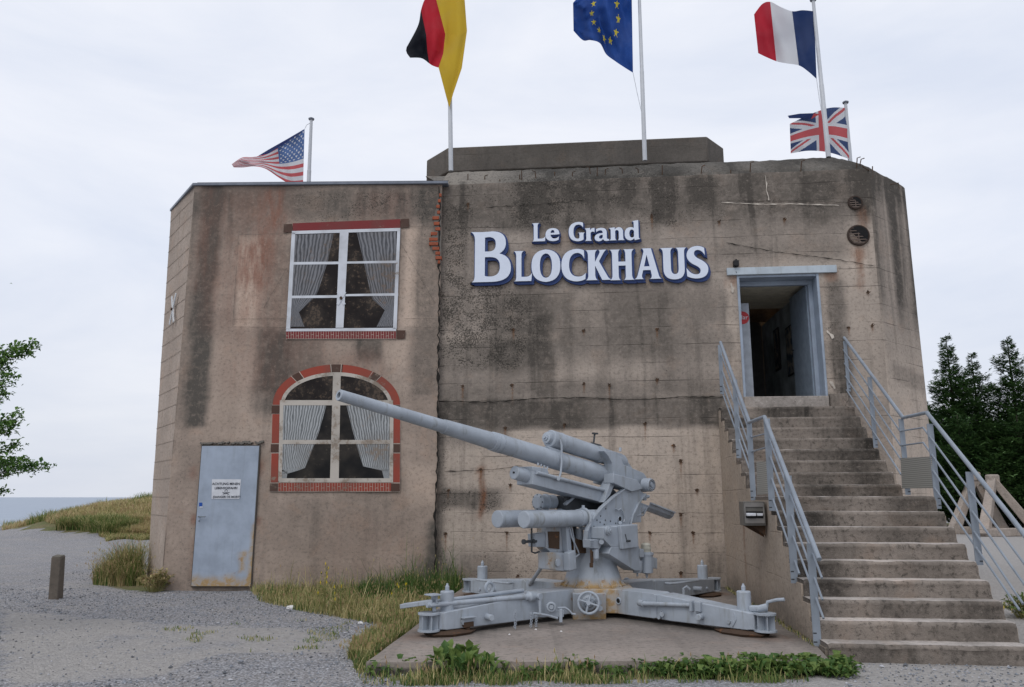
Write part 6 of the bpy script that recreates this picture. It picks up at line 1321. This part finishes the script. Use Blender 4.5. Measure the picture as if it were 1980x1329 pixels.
def gmask(p):
    px, py = proj(p); r = g = 0
    if 4 < p.y < 60 and -25 < p.x < 25:
        if p.y < 16:
            r = .62 if inpoly(px, py, PX_FINE) else .12
            if px < 330 and py < 1180: r = .32 + .3 * nse(p.x * .5, p.y * .9)
            if px > 1560: r = .9
            for q in (GRASS1, GR2, GR3):
                if inpoly(px, py, q): g = 1
        else:
            r = .2 if p.x < 0 else .9
            if p.x < -8:
                r = .3; edge = 1046 - (px - 200) * .02 if px > 205 else 1030 + (px - 20) * .07
                if py < edge - 9 + nse(p.x, p.y) * 6 and py > 900: g = 1 
            elif p.x > 8 and p.y > 33: g = 1
    elif p.y >= 60 or p.y < 4: r = .5; g = .8 if p.y > 60 else 0
    return (r, g, 0, 0)
apply_masks(gd, gmask)
# gun slab
m = MB()
bm = bmesh.new(); vs = [bm.verts.new((p.x, p.y, -.1)) for p in slab_pts]; f = bm.faces.new(vs); ex = bmesh.ops.extrude_face_region(bm, geom=[f])
for v_ in [q for q in ex['geom'] if isinstance(q, bmesh.types.BMVert)]: v_.co.z = ZS
bmesh.ops.recalc_face_normals(bm, faces=bm.faces)
bmesh.ops.triangulate(bm, faces=bm.faces)
for _ in range(7): bmesh.ops.subdivide_edges(bm, edges=[e for e in bm.edges if e.calc_length() > .12], cuts=1); bmesh.ops.triangulate(bm, faces=bm.faces)
for q in bm.verts:
    if q.co.z > .05: q.co.z += .006 * fbm(q.co.x, q.co.y, 1, 1.2, 3)
me = bpy.data.meshes.new('gun_slab'); bm.to_mesh(me); bm.free(); me.materials.append(SLAB); gs = bpy.data.objects.new('gun_slab', me); COL.objects.link(gs)
tag(gs, 'low concrete slab under the gun with weeds along its front edge', 'concrete slab')
def slmask(p):
    q = p - PC; d = min(abs(q.dot(tf)) if q.dot(df) > 0 else 9, abs(q.dot(tg_)) if q.dot(dg_) > 0 else 9); r = .45 * (1 - sst(.1, .5, d)) * (1 - sst(2.2, 2.9, q.length)) + .25 * (1 - sst(.5, 1.3, q.length))
    r += .45 * (1 - sst(0, .35, abs((p - SLP.o).dot(SLP.n)))) + .3 * (1 - sst(.2, .8, -(p - FAC.o).dot(FAC.n) * -1)) if p.z > .05 else .9
    g = .25 * sum(1 - sst(.1, .35, (Vector((p.x, p.y, 0)) - Vector((t.x, t.y, 0))).length) for t in TIPS.values())
    return (min(.9, max(0, r)), min(.8, g), .35 * sst(1.6, 2.6, -q.y) * (.5 + nse(p.x, p.y)), 0)
apply_masks(gs, slmask)
# sea
m = MB(); m.add([(-30000, 46, -9), (30000, 46, -9), (30000, 40000, -9), (-30000, 40000, -9)], [(0, 1, 2, 3)])
M = NM('sea_water', .55, .15); v = M.coord('Object', (.05, .25, 1)); n = M.noise(v, 1.2, 5, .6); M.col(M.mix(M.rng(n, .3, .7), (.28, .33, .40, 1), (.34, .385, .45, 1))); M.bump(M.noise(M.coord('Object', (.4, 1.4, 1)), .8, 5, .6), .5, .6)
sea = m.build('sea', M.mat, None, smooth=0, fix=False); tag(sea, kind='structure')
# loose gravel lying on the ground near the viewer
random.seed(21); m = MB(); cnt = 0
while cnt < 9000:
    x = random.uniform(-9, 5.6); y = random.uniform(6.2, 13.5) if random.random() < .8 else random.uniform(13, 20)
    px, py = proj((x, y, 0))
    if not (-30 < px < 2010 and py < 1345) or inpoly(x, y, slab_xy) or y > 13.2 and x > -7.0: continue
    if px > 830 and px < 1620: continue
    if px > 1590 and (py < 1286): continue
    if inpoly(px, py, PX_FINE) and random.random() < .82: continue
    s = random.uniform(.005, .014) * (1.0 if random.random() < .95 else 1.8); z = ground_h(x, y) + s * .3
    rz = random.uniform(0, 6.28); ca, sa = math.cos(rz), math.sin(rz)
    vv = []
    for dx, dy, dz in ((1, 0, 0), (0, 1, 0), (-1, 0, 0), (0, -1, 0), (.1, .1, .75), (0, 0, -.5)):
        j = random.uniform(.7, 1.25); vv.append((x + (dx * ca - dy * sa) * s * j, y + (dx * sa + dy * ca) * s * j, z + dz * s * j))
    m.add(vv, [(0, 1, 4), (1, 2, 4), (2, 3, 4), (3, 0, 4), (1, 0, 5), (2, 1, 5), (3, 2, 5), (0, 3, 5)], random.choice((0, 0, 1, 2))); cnt += 1
gv = m.build('gravel', [plain('stone_grey', (.22, .235, .26, 1), .9), plain('stone_pale', (.40, .40, .42, 1), .9), plain('stone_dark', (.11, .115, .125, 1), .9)], None, smooth=0, fix=False); tag(gv, 'loose grey gravel on the path', 'gravel', kind='stuff')

# ================================================================== GRASS AND WEEDS
G1 = leaf('grass_green', (.075, .13, .03, 1), (.13, .19, .05, 1), 1.5); G2 = leaf('grass_straw', (.36, .29, .13, 1), (.46, .39, .20, 1), 1.5); G3 = leaf('grass_dark', (.035, .08, .018, 1), (.06, .12, .03, 1), 1.5); G4 = leaf('grass_olive', (.20, .20, .07, 1), (.31, .29, .12, 1), 1.2); G5 = leaf('seed_head', (.34, .23, .13, 1), (.40, .29, .17, 1), 2)
YEL = plain('yellow_petals', (.72, .56, .03, 1), .6)
def blade(m, x, y, z, h, w, lean, mi, seg=3):
    a = random.uniform(0, 6.28); dx, dy = math.cos(a), math.sin(a); vs = []
    fx, fy = math.cos(a + 1.57) , math.sin(a + 1.57)
    for k in range(seg):
        t = k / seg; o = lean * h * t * t; ww = w * (1 - t * .65); vs += [(x + dx * o - fx * ww, y + dy * o - fy * ww, z + h * t * (1 - .15 * lean * t)), (x + dx * o + fx * ww, y + dy * o + fy * ww, z + h * t * (1 - .15 * lean * t))]
    vs.append((x + dx * lean * h, y + dy * lean * h, z + h * (1 - .25 * lean))); b = m.add(vs, [(2 * k, 2 * k + 1, 2 * k + 3, 2 * k + 2) for k in range(seg - 1)] + [(2 * seg - 2, 2 * seg - 1, 2 * seg)], mi); return vs[-1]
def head(m, p, h, mi):
    x, y, z = p; s = h
    m.add([(x, y, z - s), (x + s * .22, y, z - s * .3), (x, y, z + s * .6), (x - s * .22, y, z - s * .3), (x, y + s * .22, z - s * .3), (x, y - s * .22, z - s * .3)], [(0, 1, 2, 3), (0, 4, 2, 5)], mi)
def leafq(m, p, d, L_, w, mi, droop=.2):
    d = Vector(d).normalized(); s = d.cross(Vector((0, 0, 1))); s = s.normalized() if s.length > .01 else Vector((1, 0, 0)); p = Vector(p); q = p + d * L_ * .5 + Vector((0, 0, L_ * .06)); e = p + d * L_ - Vector((0, 0, droop * L_)); n = Vector((0, 0, w * .25))
    m.add([p, q + s * w * .5 + n, e, q - s * w * .5 + n, q], [(0, 4, 1), (1, 4, 2), (0, 3, 4), (3, 2, 4)], mi)
GM = [G1, G2, G3, G4, G5, YEL]
def pick(ws): return random.choices(range(len(ws)), ws)[0]
def blocked(x, y): return inpoly(x, y, slab_xy)
def behind_wall(x, y):
    return (Vector((x, y, 0)) - ANX.o).dot(ANX.n) < .02 and x > -5.75 and x < -1.25 or (Vector((x, y, 0)) - FAC.o).dot(FAC.n) < .03 and x > -1.3
def grass_patch(name, label, cat, poly, n, hfun, wts, zf=lambda x, y: ground_h(x, y), seed=0, w=.005, dens=None, heads=.15, cond=None):
    random.seed(seed); m = MB(); xs_ = [p[0] for p in poly]; ys_ = [p[1] for p in poly]; c = 0; tries = 0
    while c < n and tries < n * 30:
        tries += 1; px = random.uniform(min(xs_), max(xs_)); py = random.uniform(min(ys_), max(ys_))
        if not inpoly(px, py, poly): continue
        g = ground(px, py, 0.0); x, y = g.x, g.y
        if cond and not cond(x, y): continue
        if behind_wall(x, y): continue
        cl = .5 + nse(x * 2.2, y * 2.2, seed)
        if dens and random.random() > dens(x, y, cl): continue
        h = hfun(x, y, cl); mi = pick(wts(x, y, px, py, cl)); tip = blade(m, x, y, zf(x, y) - .01, h, w * random.uniform(.6, 1.3), random.uniform(.05, .75), mi)
        if random.random() < heads and h > .12: head(m, tip, random.uniform(.018, .035), 4 if random.random() < .5 else 1)
        c += 1
    o = m.build(name, GM, None, smooth=0, fix=False); return tag(o, label, cat, kind='stuff')
# strip along the annex wall
def h1(x, y, cl):
    px, py = proj((x, y, 0)); base = .10 + .16 * cl * random.random()
    base += .34 * sst(-2.7, -1.9, x) * (1 - sst(-1.0, -.3, x)) * sst(12.0, 12.9, y) * random.uniform(.5, 1.0)
    base += .12 * (1 - sst(-5.0, -4.2, x))
    return base * random.uniform(.5, 1.25) * (2.1 if random.random() < .05 else 1)
def w1f(x, y, px, py, cl):
    gcorner = sst(-2.9, -2.2, x) * (1 - sst(-.9, -.2, x)) * sst(11.4, 12.4, y); left = sst(.55, .7, cl) if px < 640 else 0
    return [1 + 3 * gcorner + 1.0 * left, 2.4 * (1 - gcorner) + .1, .6 + 4 * gcorner, 2.0 * (1 - gcorner) + .2]
grass_patch('grass', 'dry and green grass growing along the foot of the annex wall', 'grass', [(485, 1145), (500, 1162), (600, 1186), (680, 1200), (760, 1216), (815, 1201), (875, 1158), (905, 1140), (905, 1118), (700, 1120), (490, 1128)], 15000, h1, w1f, seed=1, dens=lambda x, y, cl: .35 + cl, cond=lambda x, y: not blocked(x, y))
grass_patch('grass', 'strip of straw coloured grass between gravel and the slab edge', 'grass', [(760, 1205), (822, 1200), (725, 1275), (706, 1290), (672, 1275), (690, 1250), (730, 1225)], 5500, lambda x, y, cl: random.uniform(.05, .19), lambda x, y, px, py, cl: [2.4, 1.7, .6, 2.2], seed=2, dens=lambda x, y, cl: .05 + cl * 1.2, cond=lambda x, y: not blocked(x, y))
def h3(x, y, cl): return random.uniform(.03, .10) + (.16 * random.random() if random.random() < .10 else 0)
grass_patch('grass', 'short grass and weeds along the front edge of the slab', 'grass', [(676, 1268), (715, 1284), (1604, 1284), (1640, 1300), (1560, 1322), (700, 1326)], 5200, h3, lambda x, y, px, py, cl: [2.2, 2.0 if px < 1250 else .3, 1.4, 1.4], seed=3, dens=lambda x, y, cl: (.08 if cl < .45 else cl) * (1 if x < 1.2 else .5), cond=lambda x, y: not blocked(x, y))
grass_patch('grass', 'sparse tufts of grass scattered on the gravel', 'grass', [(300, 1215), (700, 1195), (720, 1250), (500, 1262), (300, 1250)], 900, lambda x, y, cl: random.uniform(.02, .06), lambda x, y, px, py, cl: [2, .7, .3, 2], seed=4, dens=lambda x, y, cl: 1 if cl > .72 else 0, heads=0)
random.seed(33)
# dune grass, drawn larger because it is far away
def hz_(x, y, cl): return random.uniform(.14, .42) * (1 + .5 * (cl > .7))
m = MB(); c = 0
while c < 56000:
    x = random.uniform(-24, -8.5); y = random.uniform(22, 44) if c % 3 else random.uniform(24, 31); px, py = proj((x, y, ground_h(x, y)))
    edge = 1046 - (px - 200) * .02 if px > 205 else 1030 + (px - 20) * .07
    _, pg = proj((x, y, 0))
    if px < 5 or px > 330 or pg > edge + 1 + nse(x, y, 3) * 3: continue
    cl = .5 + nse(x * .35, y * .35, 7); cl2 = .5 + nse(x * .9, y * .9, 4); tall = y > 29.0
    if not tall: wt = [1.4, 2.4, .3, 3.0, .6]; h = random.uniform(.08, .2)
    else: wt = [1.6 * (cl > .58) + .3, 3.6 * (cl < .58) + .9, 1.0 * (cl > .66), 1.8, 4.2 * (cl2 > .42) * (cl < .62)]; h = hz_(x, y, cl)
    mi = pick(wt); blade(m, x, y, ground_h(x, y) - .02, h, random.uniform(.010, .022), random.uniform(.2, .9), mi, 2); c += 1
dn = m.build('dune_grass', GM, None, smooth=0, fix=False); tag(dn, 'dry tawny and green grass covering the low coastal mound', 'dune grass', kind='stuff')
# bushy weed at the annex corner
def weed_plant(name, label, cat, c, n, R, H, wts, seed, lw=(.02, .05), group=None, stems=30, flowers=0):
    random.seed(seed); t = thing(name, c, label, cat, group); m = MB(); ms = MB()
    for k in range(stems):
        a = random.uniform(0, 6.28); r = random.random() ** .6 * R; tx, ty = math.cos(a) * r, math.sin(a) * r; h = H * random.uniform(.5, 1) * (1 - .45 * (r / R) ** 2)
        p0 = Vector(c) + Vector((tx * .35, ty * .35, -.01)); p1 = Vector(c) + Vector((tx, ty, h)); pm = p0.lerp(p1, .5) + Vector((random.uniform(-.04, .04), random.uniform(-.04, .04), .04)); ms.tube([p0, pm, p1], [.006, .005, .002], 4)
        for q in range(int(n / stems)):
            s = random.uniform(.25, 1.0); p = p0.lerp(pm, s * 2) if s < .5 else pm.lerp(p1, s * 2 - 1); d = Vector((random.uniform(-1, 1), random.uniform(-1, 1), random.uniform(-.1, .9))); L_ = random.uniform(*lw); leafq(m, p, d, L_, L_ * random.uniform(.3, .5), pick(wts))
        if k < flowers: head(m, p1 + Vector((0, 0, .01)), .035, 5)
    ms.build('stems', G4, t, smooth=0, fix=False); m.build('leaves', GM, t, smooth=0, fix=False); return t
def tussock(name, label, c, R, n, H, wts, seed):
    random.seed(seed); m = MB(); t = thing(name, c, label, 'bush'); ms = MB()
    for k in range(n):
        a = random.uniform(0, 6.28); r = R * random.random() ** .55; x, y = c.x + math.cos(a) * r * 1.15, c.y + math.sin(a) * r * .8
        if behind_wall(x, y) or (Vector((x, y, 0)) - SD.o).dot(SD.n) < .03 and x > SD.o.x - .2: continue
        h = H * (1 - .6 * (r / R) ** 1.6) * random.uniform(.35, 1.05); cl = .5 + nse(x * 3, y * 3, 2); w = list(wts); w[0] *= (cl > .45) * 2; tip = blade(m, x, y, -.02, h, random.uniform(.004, .008), random.uniform(.1, .8), pick(w), 3)
        if random.random() < .22: head(ms, tip, random.uniform(.02, .04), 4 if random.random() < .6 else 1)
        if random.random() < .35: leafq(m, Vector((x, y, h * random.uniform(.2, .8))), (random.uniform(-1, 1), random.uniform(-1, 1), random.uniform(0, 1)), random.uniform(.03, .07), .02, pick(w))
    tag(m.build('blades', GM, t, smooth=0, fix=False), kind='stuff'); tag(ms.build('seed_heads', GM, t, smooth=0, fix=False), kind='stuff')
tussock('bush', 'tall tussock of dry grass and green weeds against the corner of the annex', ground(262, 1128), .62, 5200, 1.0, [1.8, 2.2, .8, 2.6, .6], 40)
weed_plant('bush', 'low dry reddish weed at the foot of the annex corner', 'bush', ground(300, 1145), 1300, .30, .42, [.6, 2.4, .3, 1.2, 1.6], 41, (.03, .07), stems=50)
for i, (x, y, H, fl, lab) in enumerate([(627, 1186, .68, 8, 'tall stalk with yellow flowers in front of the annex wall'), (672, 1180, .55, 0, 'dark withered flower stalk in the grass by the annex'), (655, 1186, .40, 4, 'short yellow flowered weed beside the tall stalk'), (772, 1172, .40, 6, 'yellow flowered weed near the left tip of the gun mount')]):
    weed_plant('weed', lab, 'plant', ground(x, y), 130 if i != 1 else 90, .14, H, [1.5, 1, 1, 2, 1] if i != 1 else [0, .3, .2, 1, 3], 50 + i, (.02, .045), stems=9, flowers=fl)
# broad leaved weeds along the slab front
random.seed(60); LF = [(1605, .16), (1585, .14), (1560, .15), (1530, .13), (1500, .15), (1470, .17), (1440, .14), (1410, .16), (1380, .13), (1350, .12), (1310, .13), (1270, .10), (1235, .12), (1190, .12), (1140, .14), (1100, .10), (1050, .12), (1010, .10), (960, .12), (930, .2), (890, .26), (870, .22), (830, .1), (780, .12), (735, .10), (1620, .12), (1545, .1), (1425, .1)]
m = MB()
for x, s in LF:
    for rep in range(5 if x > 1240 else 1 if s < .2 else 3):
        c = ground(x + random.uniform(-22, 22), 1297 + random.uniform(-4, 16)); big = x in (930, 890, 870)
        for k in range(26 if not big else 16):
            d = Vector((random.uniform(-1, 1), random.uniform(-1, 1), random.uniform(.25, 1.3 if not big else 3.0))); L_ = s * random.uniform(.45, 1.0) if not big else s * random.uniform(.7, 1.2); leafq(m, c + Vector((random.uniform(-.1, .1), random.uniform(-.08, .08), random.uniform(0, .06))), d, L_, L_ * (.55 if not big else .25), 0 if random.random() < .6 else 2, .25)
wd_ = m.build('ground_cover', GM, None, smooth=0, fix=False); tag(wd_, 'broad leaved green weeds growing thickly along the slab front', 'weeds', kind='stuff')
weed_plant('bush', 'green weeds at the lower right behind the stair railing', 'bush', ground(1985, 1196) , 900, .30, .34, [2.5, .6, 1.5, 1.2], 70, (.03, .07), stems=40, flowers=4)
weed_plant('weed', 'small yellow dandelion at the front left corner of the slab', 'plant', ground(722, 1284), 40, .05, .08, [2, 0, 1, 1], 71, (.03, .05), stems=4, flowers=4)
# grass at the slab / stair side joint
m = MB(); random.seed(72)
for k in range(500):
    t = random.random(); p = gl0.lerp(gl1, t) - tn_ * random.uniform(.0, .07); blade(m, p.x, p.y, ZS - .005, random.uniform(.02, .06), .005, .4, random.choice((1, 3, 2)), 2)
tag(m.build('moss', GM, None, smooth=0, fix=False), 'thin line of moss and dead grass where slab meets stair wall', 'moss', kind='stuff')

# ================================================================== SMALL THINGS
bp = ground(108, 1158); tp = at_d(113, 1076, (bp - EYE).dot(Vector((0, CT, ST)))); post = thing('marker_post', bp, 'short weathered square wooden post standing in the gravel path', 'post')
m = MB(); m.beam(bp - Z * .1, tp, .15, .15, up=(0, 1, 0), w1=.14, h1=.14); m.build('shaft', concrete('old_wood_post', base=(.17, .145, .12, 1), boards=0, uv=False, auto=.4, bump=.6), post, bevel=.014)
m = MB(); m.beam(tp - Z * .002, tp + (tp - bp).normalized() * .012, .125, .125, up=(0, 1, 0)); m.build('top', plain('post_top', (.13, .12, .10, 1), .9), post, bevel=.01)
def rock(name, label, cat, c, s, mat, seed, group=None):
    random.seed(seed); bm = bmesh.new(); bmesh.ops.create_icosphere(bm, subdivisions=2, radius=1)
    for q in bm.verts:
        k = 1 + .35 * nse(q.co.x * 1.7 + seed, q.co.y * 1.7, q.co.z * 1.7); q.co = Vector((q.co.x * s[0], q.co.y * s[1], q.co.z * s[2])) * k
    me = bpy.data.meshes.new(name); bm.to_mesh(me); bm.free(); me.materials.append(mat); o = bpy.data.objects.new(name, me); COL.objects.link(o); o.location = Vector(c) + Vector((0, 0, s[2] * .5)); return tag(o, label, cat, group)
WST = plain('white_stone', (.68, .67, .66, 1), .9, .15, 30)
rock('white_stone', 'white stone in the grass edge, left one nearest the annex door', 'stone', ground(562, 1177), (.07, .05, .03), WST, 3)
rock('white_stone', 'largest white stone, in the grass near the slab', 'stone', ground(725, 1184), (.08, .06, .05), WST, 5)
rock('white_stone', 'small white stone on the gravel edge', 'stone', ground(697, 1207), (.03, .03, .02), WST, 7)
rock('white_stone', 'small white stone between the big one and the gun mount', 'stone', ground(738, 1200), (.03, .03, .02), WST, 9)
for i, (x, y) in enumerate([(1036, 1218), (985, 1228), (1085, 1222)]):
    r_ = rock('pebble', ['pebble on the slab beneath the left gun arm', 'pebble on the slab left of the hanging chains', 'pebble on the slab below the handwheel'][i], 'pebble', ground(x, y, ZS), (.012, .012, .008), WST, 11 + i)

# ================================================================== CONCRETE TETRAHEDRA
def tetra(apex, base3, w, label, extra=0):
    c = sum(base3, Vector()) / 3; t = thing('tank_obstacle', c, label, 'concrete obstacle', 'concrete obstacles beyond the stairs')
    for i, b in enumerate(base3):
        m = MB(); m.beam(b, apex, w * 1.15, w * 1.1, w1=w * .85, h1=w * .85); m.build('leg', CAST, t, bevel=.03)
    for i in range(3):
        m = MB(); m.beam(base3[i] + Z * w * .45, base3[(i + 1) % 3] + Z * w * .45, w * .95, w * .9); m.build('base_beam', CAST, t, bevel=.03)
    m = MB(); m.box(apex, (w * 1.25, w * 1.15, w * 1.15)); m.build('apex', CAST, t, bevel=.07)
def gp(x, y): return ground(x, y)
b1 = [gp(1858, 1034), gp(1950, 1030), gp(1836, 1014)]; b2_ = [gp(1930, 1032), gp(2035, 1034), gp(1965, 1014)]
a1 = at_d(1883, 922, (b1[0] - EYE).dot(Vector((0, CT, ST))) + 1.0); tetra(a1, [gp(1842, 1033), gp(1944, 1033), gp(1895, 1014)], .34, 'left concrete tetrahedron obstacle seen between the railing bars')
a2 = at_d(1919, 927, (b2_[0] - EYE).dot(Vector((0, CT, ST))) - .6); tetra(a2, [gp(1902, 1038), gp(2010, 1036), gp(1965, 1018)], .34, 'right concrete tetrahedron obstacle with its rounded top above the handrail')

# ================================================================== TREES
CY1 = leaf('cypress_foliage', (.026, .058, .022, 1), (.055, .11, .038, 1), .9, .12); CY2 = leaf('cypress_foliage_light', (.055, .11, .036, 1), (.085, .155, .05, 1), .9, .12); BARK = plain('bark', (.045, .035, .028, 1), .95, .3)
def conifer(base, H, R, seed, label, lean=0, nb=120):
    """tiers of upswept limbs; each limb carries flat feathery sprays, with air between the tiers"""
    random.seed(seed); t = thing('cypress_tree', base, label, 'tree', 'dark cypresses behind the bunker'); B = Vector(base)
    tr = MB(); tr.tube([B - Z * .3, B + Z * H * .4 + Vector((lean * .4, 0, 0)), B + Z * H * .99 + Vector((lean, 0, 0))], [.20, .11, .012], 9)
    cr = MB(); nt = int(H * 2.6)
    for ti in range(nt):
        f0 = (ti + .5) / nt; f0 = .08 + .90 * f0
        rad = R * min(1, (1 - f0) ** 1.0 * 1.45) * (.72 + .5 * abs(nse(ti * 1.3, seed * 3.7)) * 2) + .06
        for bi in range(max(3, int(11 * (1 - f0) + 4))):
            a = bi * 6.283 / max(3, int(11 * (1 - f0) + 4)) + ti * 1.1 + random.uniform(-.35, .35); z = H * f0 + random.uniform(-.15, .15); pr = rad * random.uniform(.55, 1.15)
            d = Vector((math.cos(a), math.sin(a), 0)); o = B + Z * z + Vector((lean * f0, 0, 0)); lift = random.uniform(.10, .45); tip = o + d * pr + Z * pr * lift; mid = o.lerp(tip, .5) - Z * pr * .07
            tr.tube([o, mid, tip], [.03 * (1 - f0) + .008, .015 * (1 - f0) + .006, .003], 4)
            ns = int(24 + pr * 52)
            for q in range(ns):                                   # sprays along the limb
                s = .18 + .84 * random.random() ** .7; p = (o.lerp(mid, s * 2) if s < .5 else mid.lerp(tip, s * 2 - 1)); side = d.cross(Z) * random.choice((-1, 1)); wv = (.10 + .34 * pr) * (1.1 - s * .75)
                p = p + side * random.uniform(0, wv) + Z * random.gauss(0, .06 + .09 * pr); dd = (d * .9 + side * random.uniform(.1, .9) + Z * random.uniform(-.05, .55)).normalized(); L_ = random.uniform(.16, .34) * (.5 + .5 * min(1, pr * .8))
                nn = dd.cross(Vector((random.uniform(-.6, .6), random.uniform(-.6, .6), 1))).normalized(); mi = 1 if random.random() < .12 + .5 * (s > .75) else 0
                for w in range(5):                                # each spray: five small scale-leaf fingers
                    ang = (w - 2) * .42 + random.uniform(-.15, .15); e = (dd * math.cos(ang) + nn * math.sin(ang) + Z * random.uniform(-.12, .2)); l = L_ * random.uniform(.5, 1.0); g = p + dd * L_ * .12 * w; sd_ = e.cross(Z).normalized() * l * .17
                    cr.add([g, g + e * l * .5 + sd_, g + e * l, g + e * l * .5 - sd_], [(0, 1, 2, 3)], mi)
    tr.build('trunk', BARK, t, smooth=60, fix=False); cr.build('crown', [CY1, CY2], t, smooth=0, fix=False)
def tree_at(x, ytop, Y, R, seed, label, nb=120, lean=0):
    r = ray(x, ytop); k = Y / r.y; p = EYE + r * k; conifer((p.x - lean, p.y, 0), p.z, R, seed, label, lean, nb)
tree_at(1828, 645, 38, 2.1, 1, 'dark cypress with the highest pointed tip beside the bunker', 140)
tree_at(1877, 680, 40, 1.8, 2, 'dark cypress with a lower tip between two taller ones', 130)
tree_at(1946, 648, 37, 2.2, 3, 'dark cypress at the right edge of the view', 150)
tree_at(1996, 700, 41, 2.2, 4, 'dark cypress mostly beyond the right edge', 110)
tree_at(1850, 800, 35.5, 2.6, 5, 'lower dark cypress in front, behind the stair railing', 110)
tree_at(1915, 825, 36, 2.5, 6, 'low dark cypress behind the concrete obstacles', 110)
tree_at(1785, 775, 43, 1.8, 7, 'dark cypress partly hidden by the bunker flank', 80)
tree_at(1965, 800, 35, 2.6, 8, 'low dark cypress behind the right handrail', 100)
# broadleaf tree left of the viewer, its branch tips reach into the picture
LF1 = leaf('glossy_leaf', (.07, .15, .035, 1), (.13, .23, .055, 1), 6, .35); LF2 = leaf('glossy_leaf_dark', (.03, .075, .02, 1), (.05, .11, .03, 1), 6, .25)
random.seed(77); TB = Vector((-7.3, 8.4, 0)); lt = thing('broadleaf_tree', TB, 'leafy tree at the left edge, only its branch tips showing', 'tree'); tr = MB(); cr = MB()
tr.tube([TB - Z * .2, TB + Z * 1.4 + Vector((.1, 0, 0)), TB + Z * 3.4], [.13, .10, .04], 9)
def at9(x, y, d=8.7): return at_d(x, y, d)
targets = [(78, 668), (60, 676), (45, 690), (30, 700), (20, 715), (72, 685), (36, 730), (24, 745), (46, 676), (10, 690), (0, 705), (24, 765), (4, 775), (48, 806), (36, 818), (24, 838), (40, 826), (10, 825), (0, 840), (44, 862), (30, 872), (38, 890), (60, 893), (84, 900), (102, 903), (70, 908), (48, 905), (30, 900), (26, 920), (10, 890), (0, 905), (-10, 880), (22, 950)]
limbs = {0: (55, 675), 1: (20, 770), 2: (30, 820), 3: (45, 890)}
def leaf_cluster(p, d, n, R):
    for k in range(n):
        q = p + Vector((random.gauss(0, R), random.gauss(0, R), random.gauss(0, R * .55))); dd = d * .6 + Vector((random.uniform(-1, 1), random.uniform(-1, 1), random.uniform(-.3, 1.0))); L_ = random.uniform(.038, .075); leafq(cr, q, dd, L_, L_ * random.uniform(.5, .7), 0 if random.random() < .6 else 1, random.uniform(-.1, .4))
for i, (x, y) in enumerate(targets):
    e = at9(x - 17, y, 8.7 + random.uniform(-.25, .25)); o = TB + Z * (e.z - random.uniform(.3, .7)) ; o.z = max(1.0, o.z); mid = o.lerp(e, .55) + Vector((0, 0, random.uniform(-.05, .12))); tr.tube([o, mid, e], [.018, .008, .002], 5)
    d = (e - mid).normalized(); leaf_cluster(e, d, 34, .042); leaf_cluster(mid.lerp(e, .9), d, 26, .05); leaf_cluster(mid.lerp(e, .75), d, 8, .06)
for k in range(90):
    a = random.uniform(0, 6.28); r = random.uniform(.3, 1.2); z = random.uniform(1.3, 4.4); e = TB + Vector((math.cos(a) * r - .15, math.sin(a) * r, z))
    if proj(e)[0] > -25: continue
    o = TB + Z * max(1.0, z - .6); tr.tube([o, e], [.02, .004], 5); leaf_cluster(e, Vector((math.cos(a), math.sin(a), .2)), 34, .13)
tr.build('trunk', BARK, lt, smooth=60, fix=False); cr.build('crown', [LF1, LF2], lt, smooth=0, fix=False)
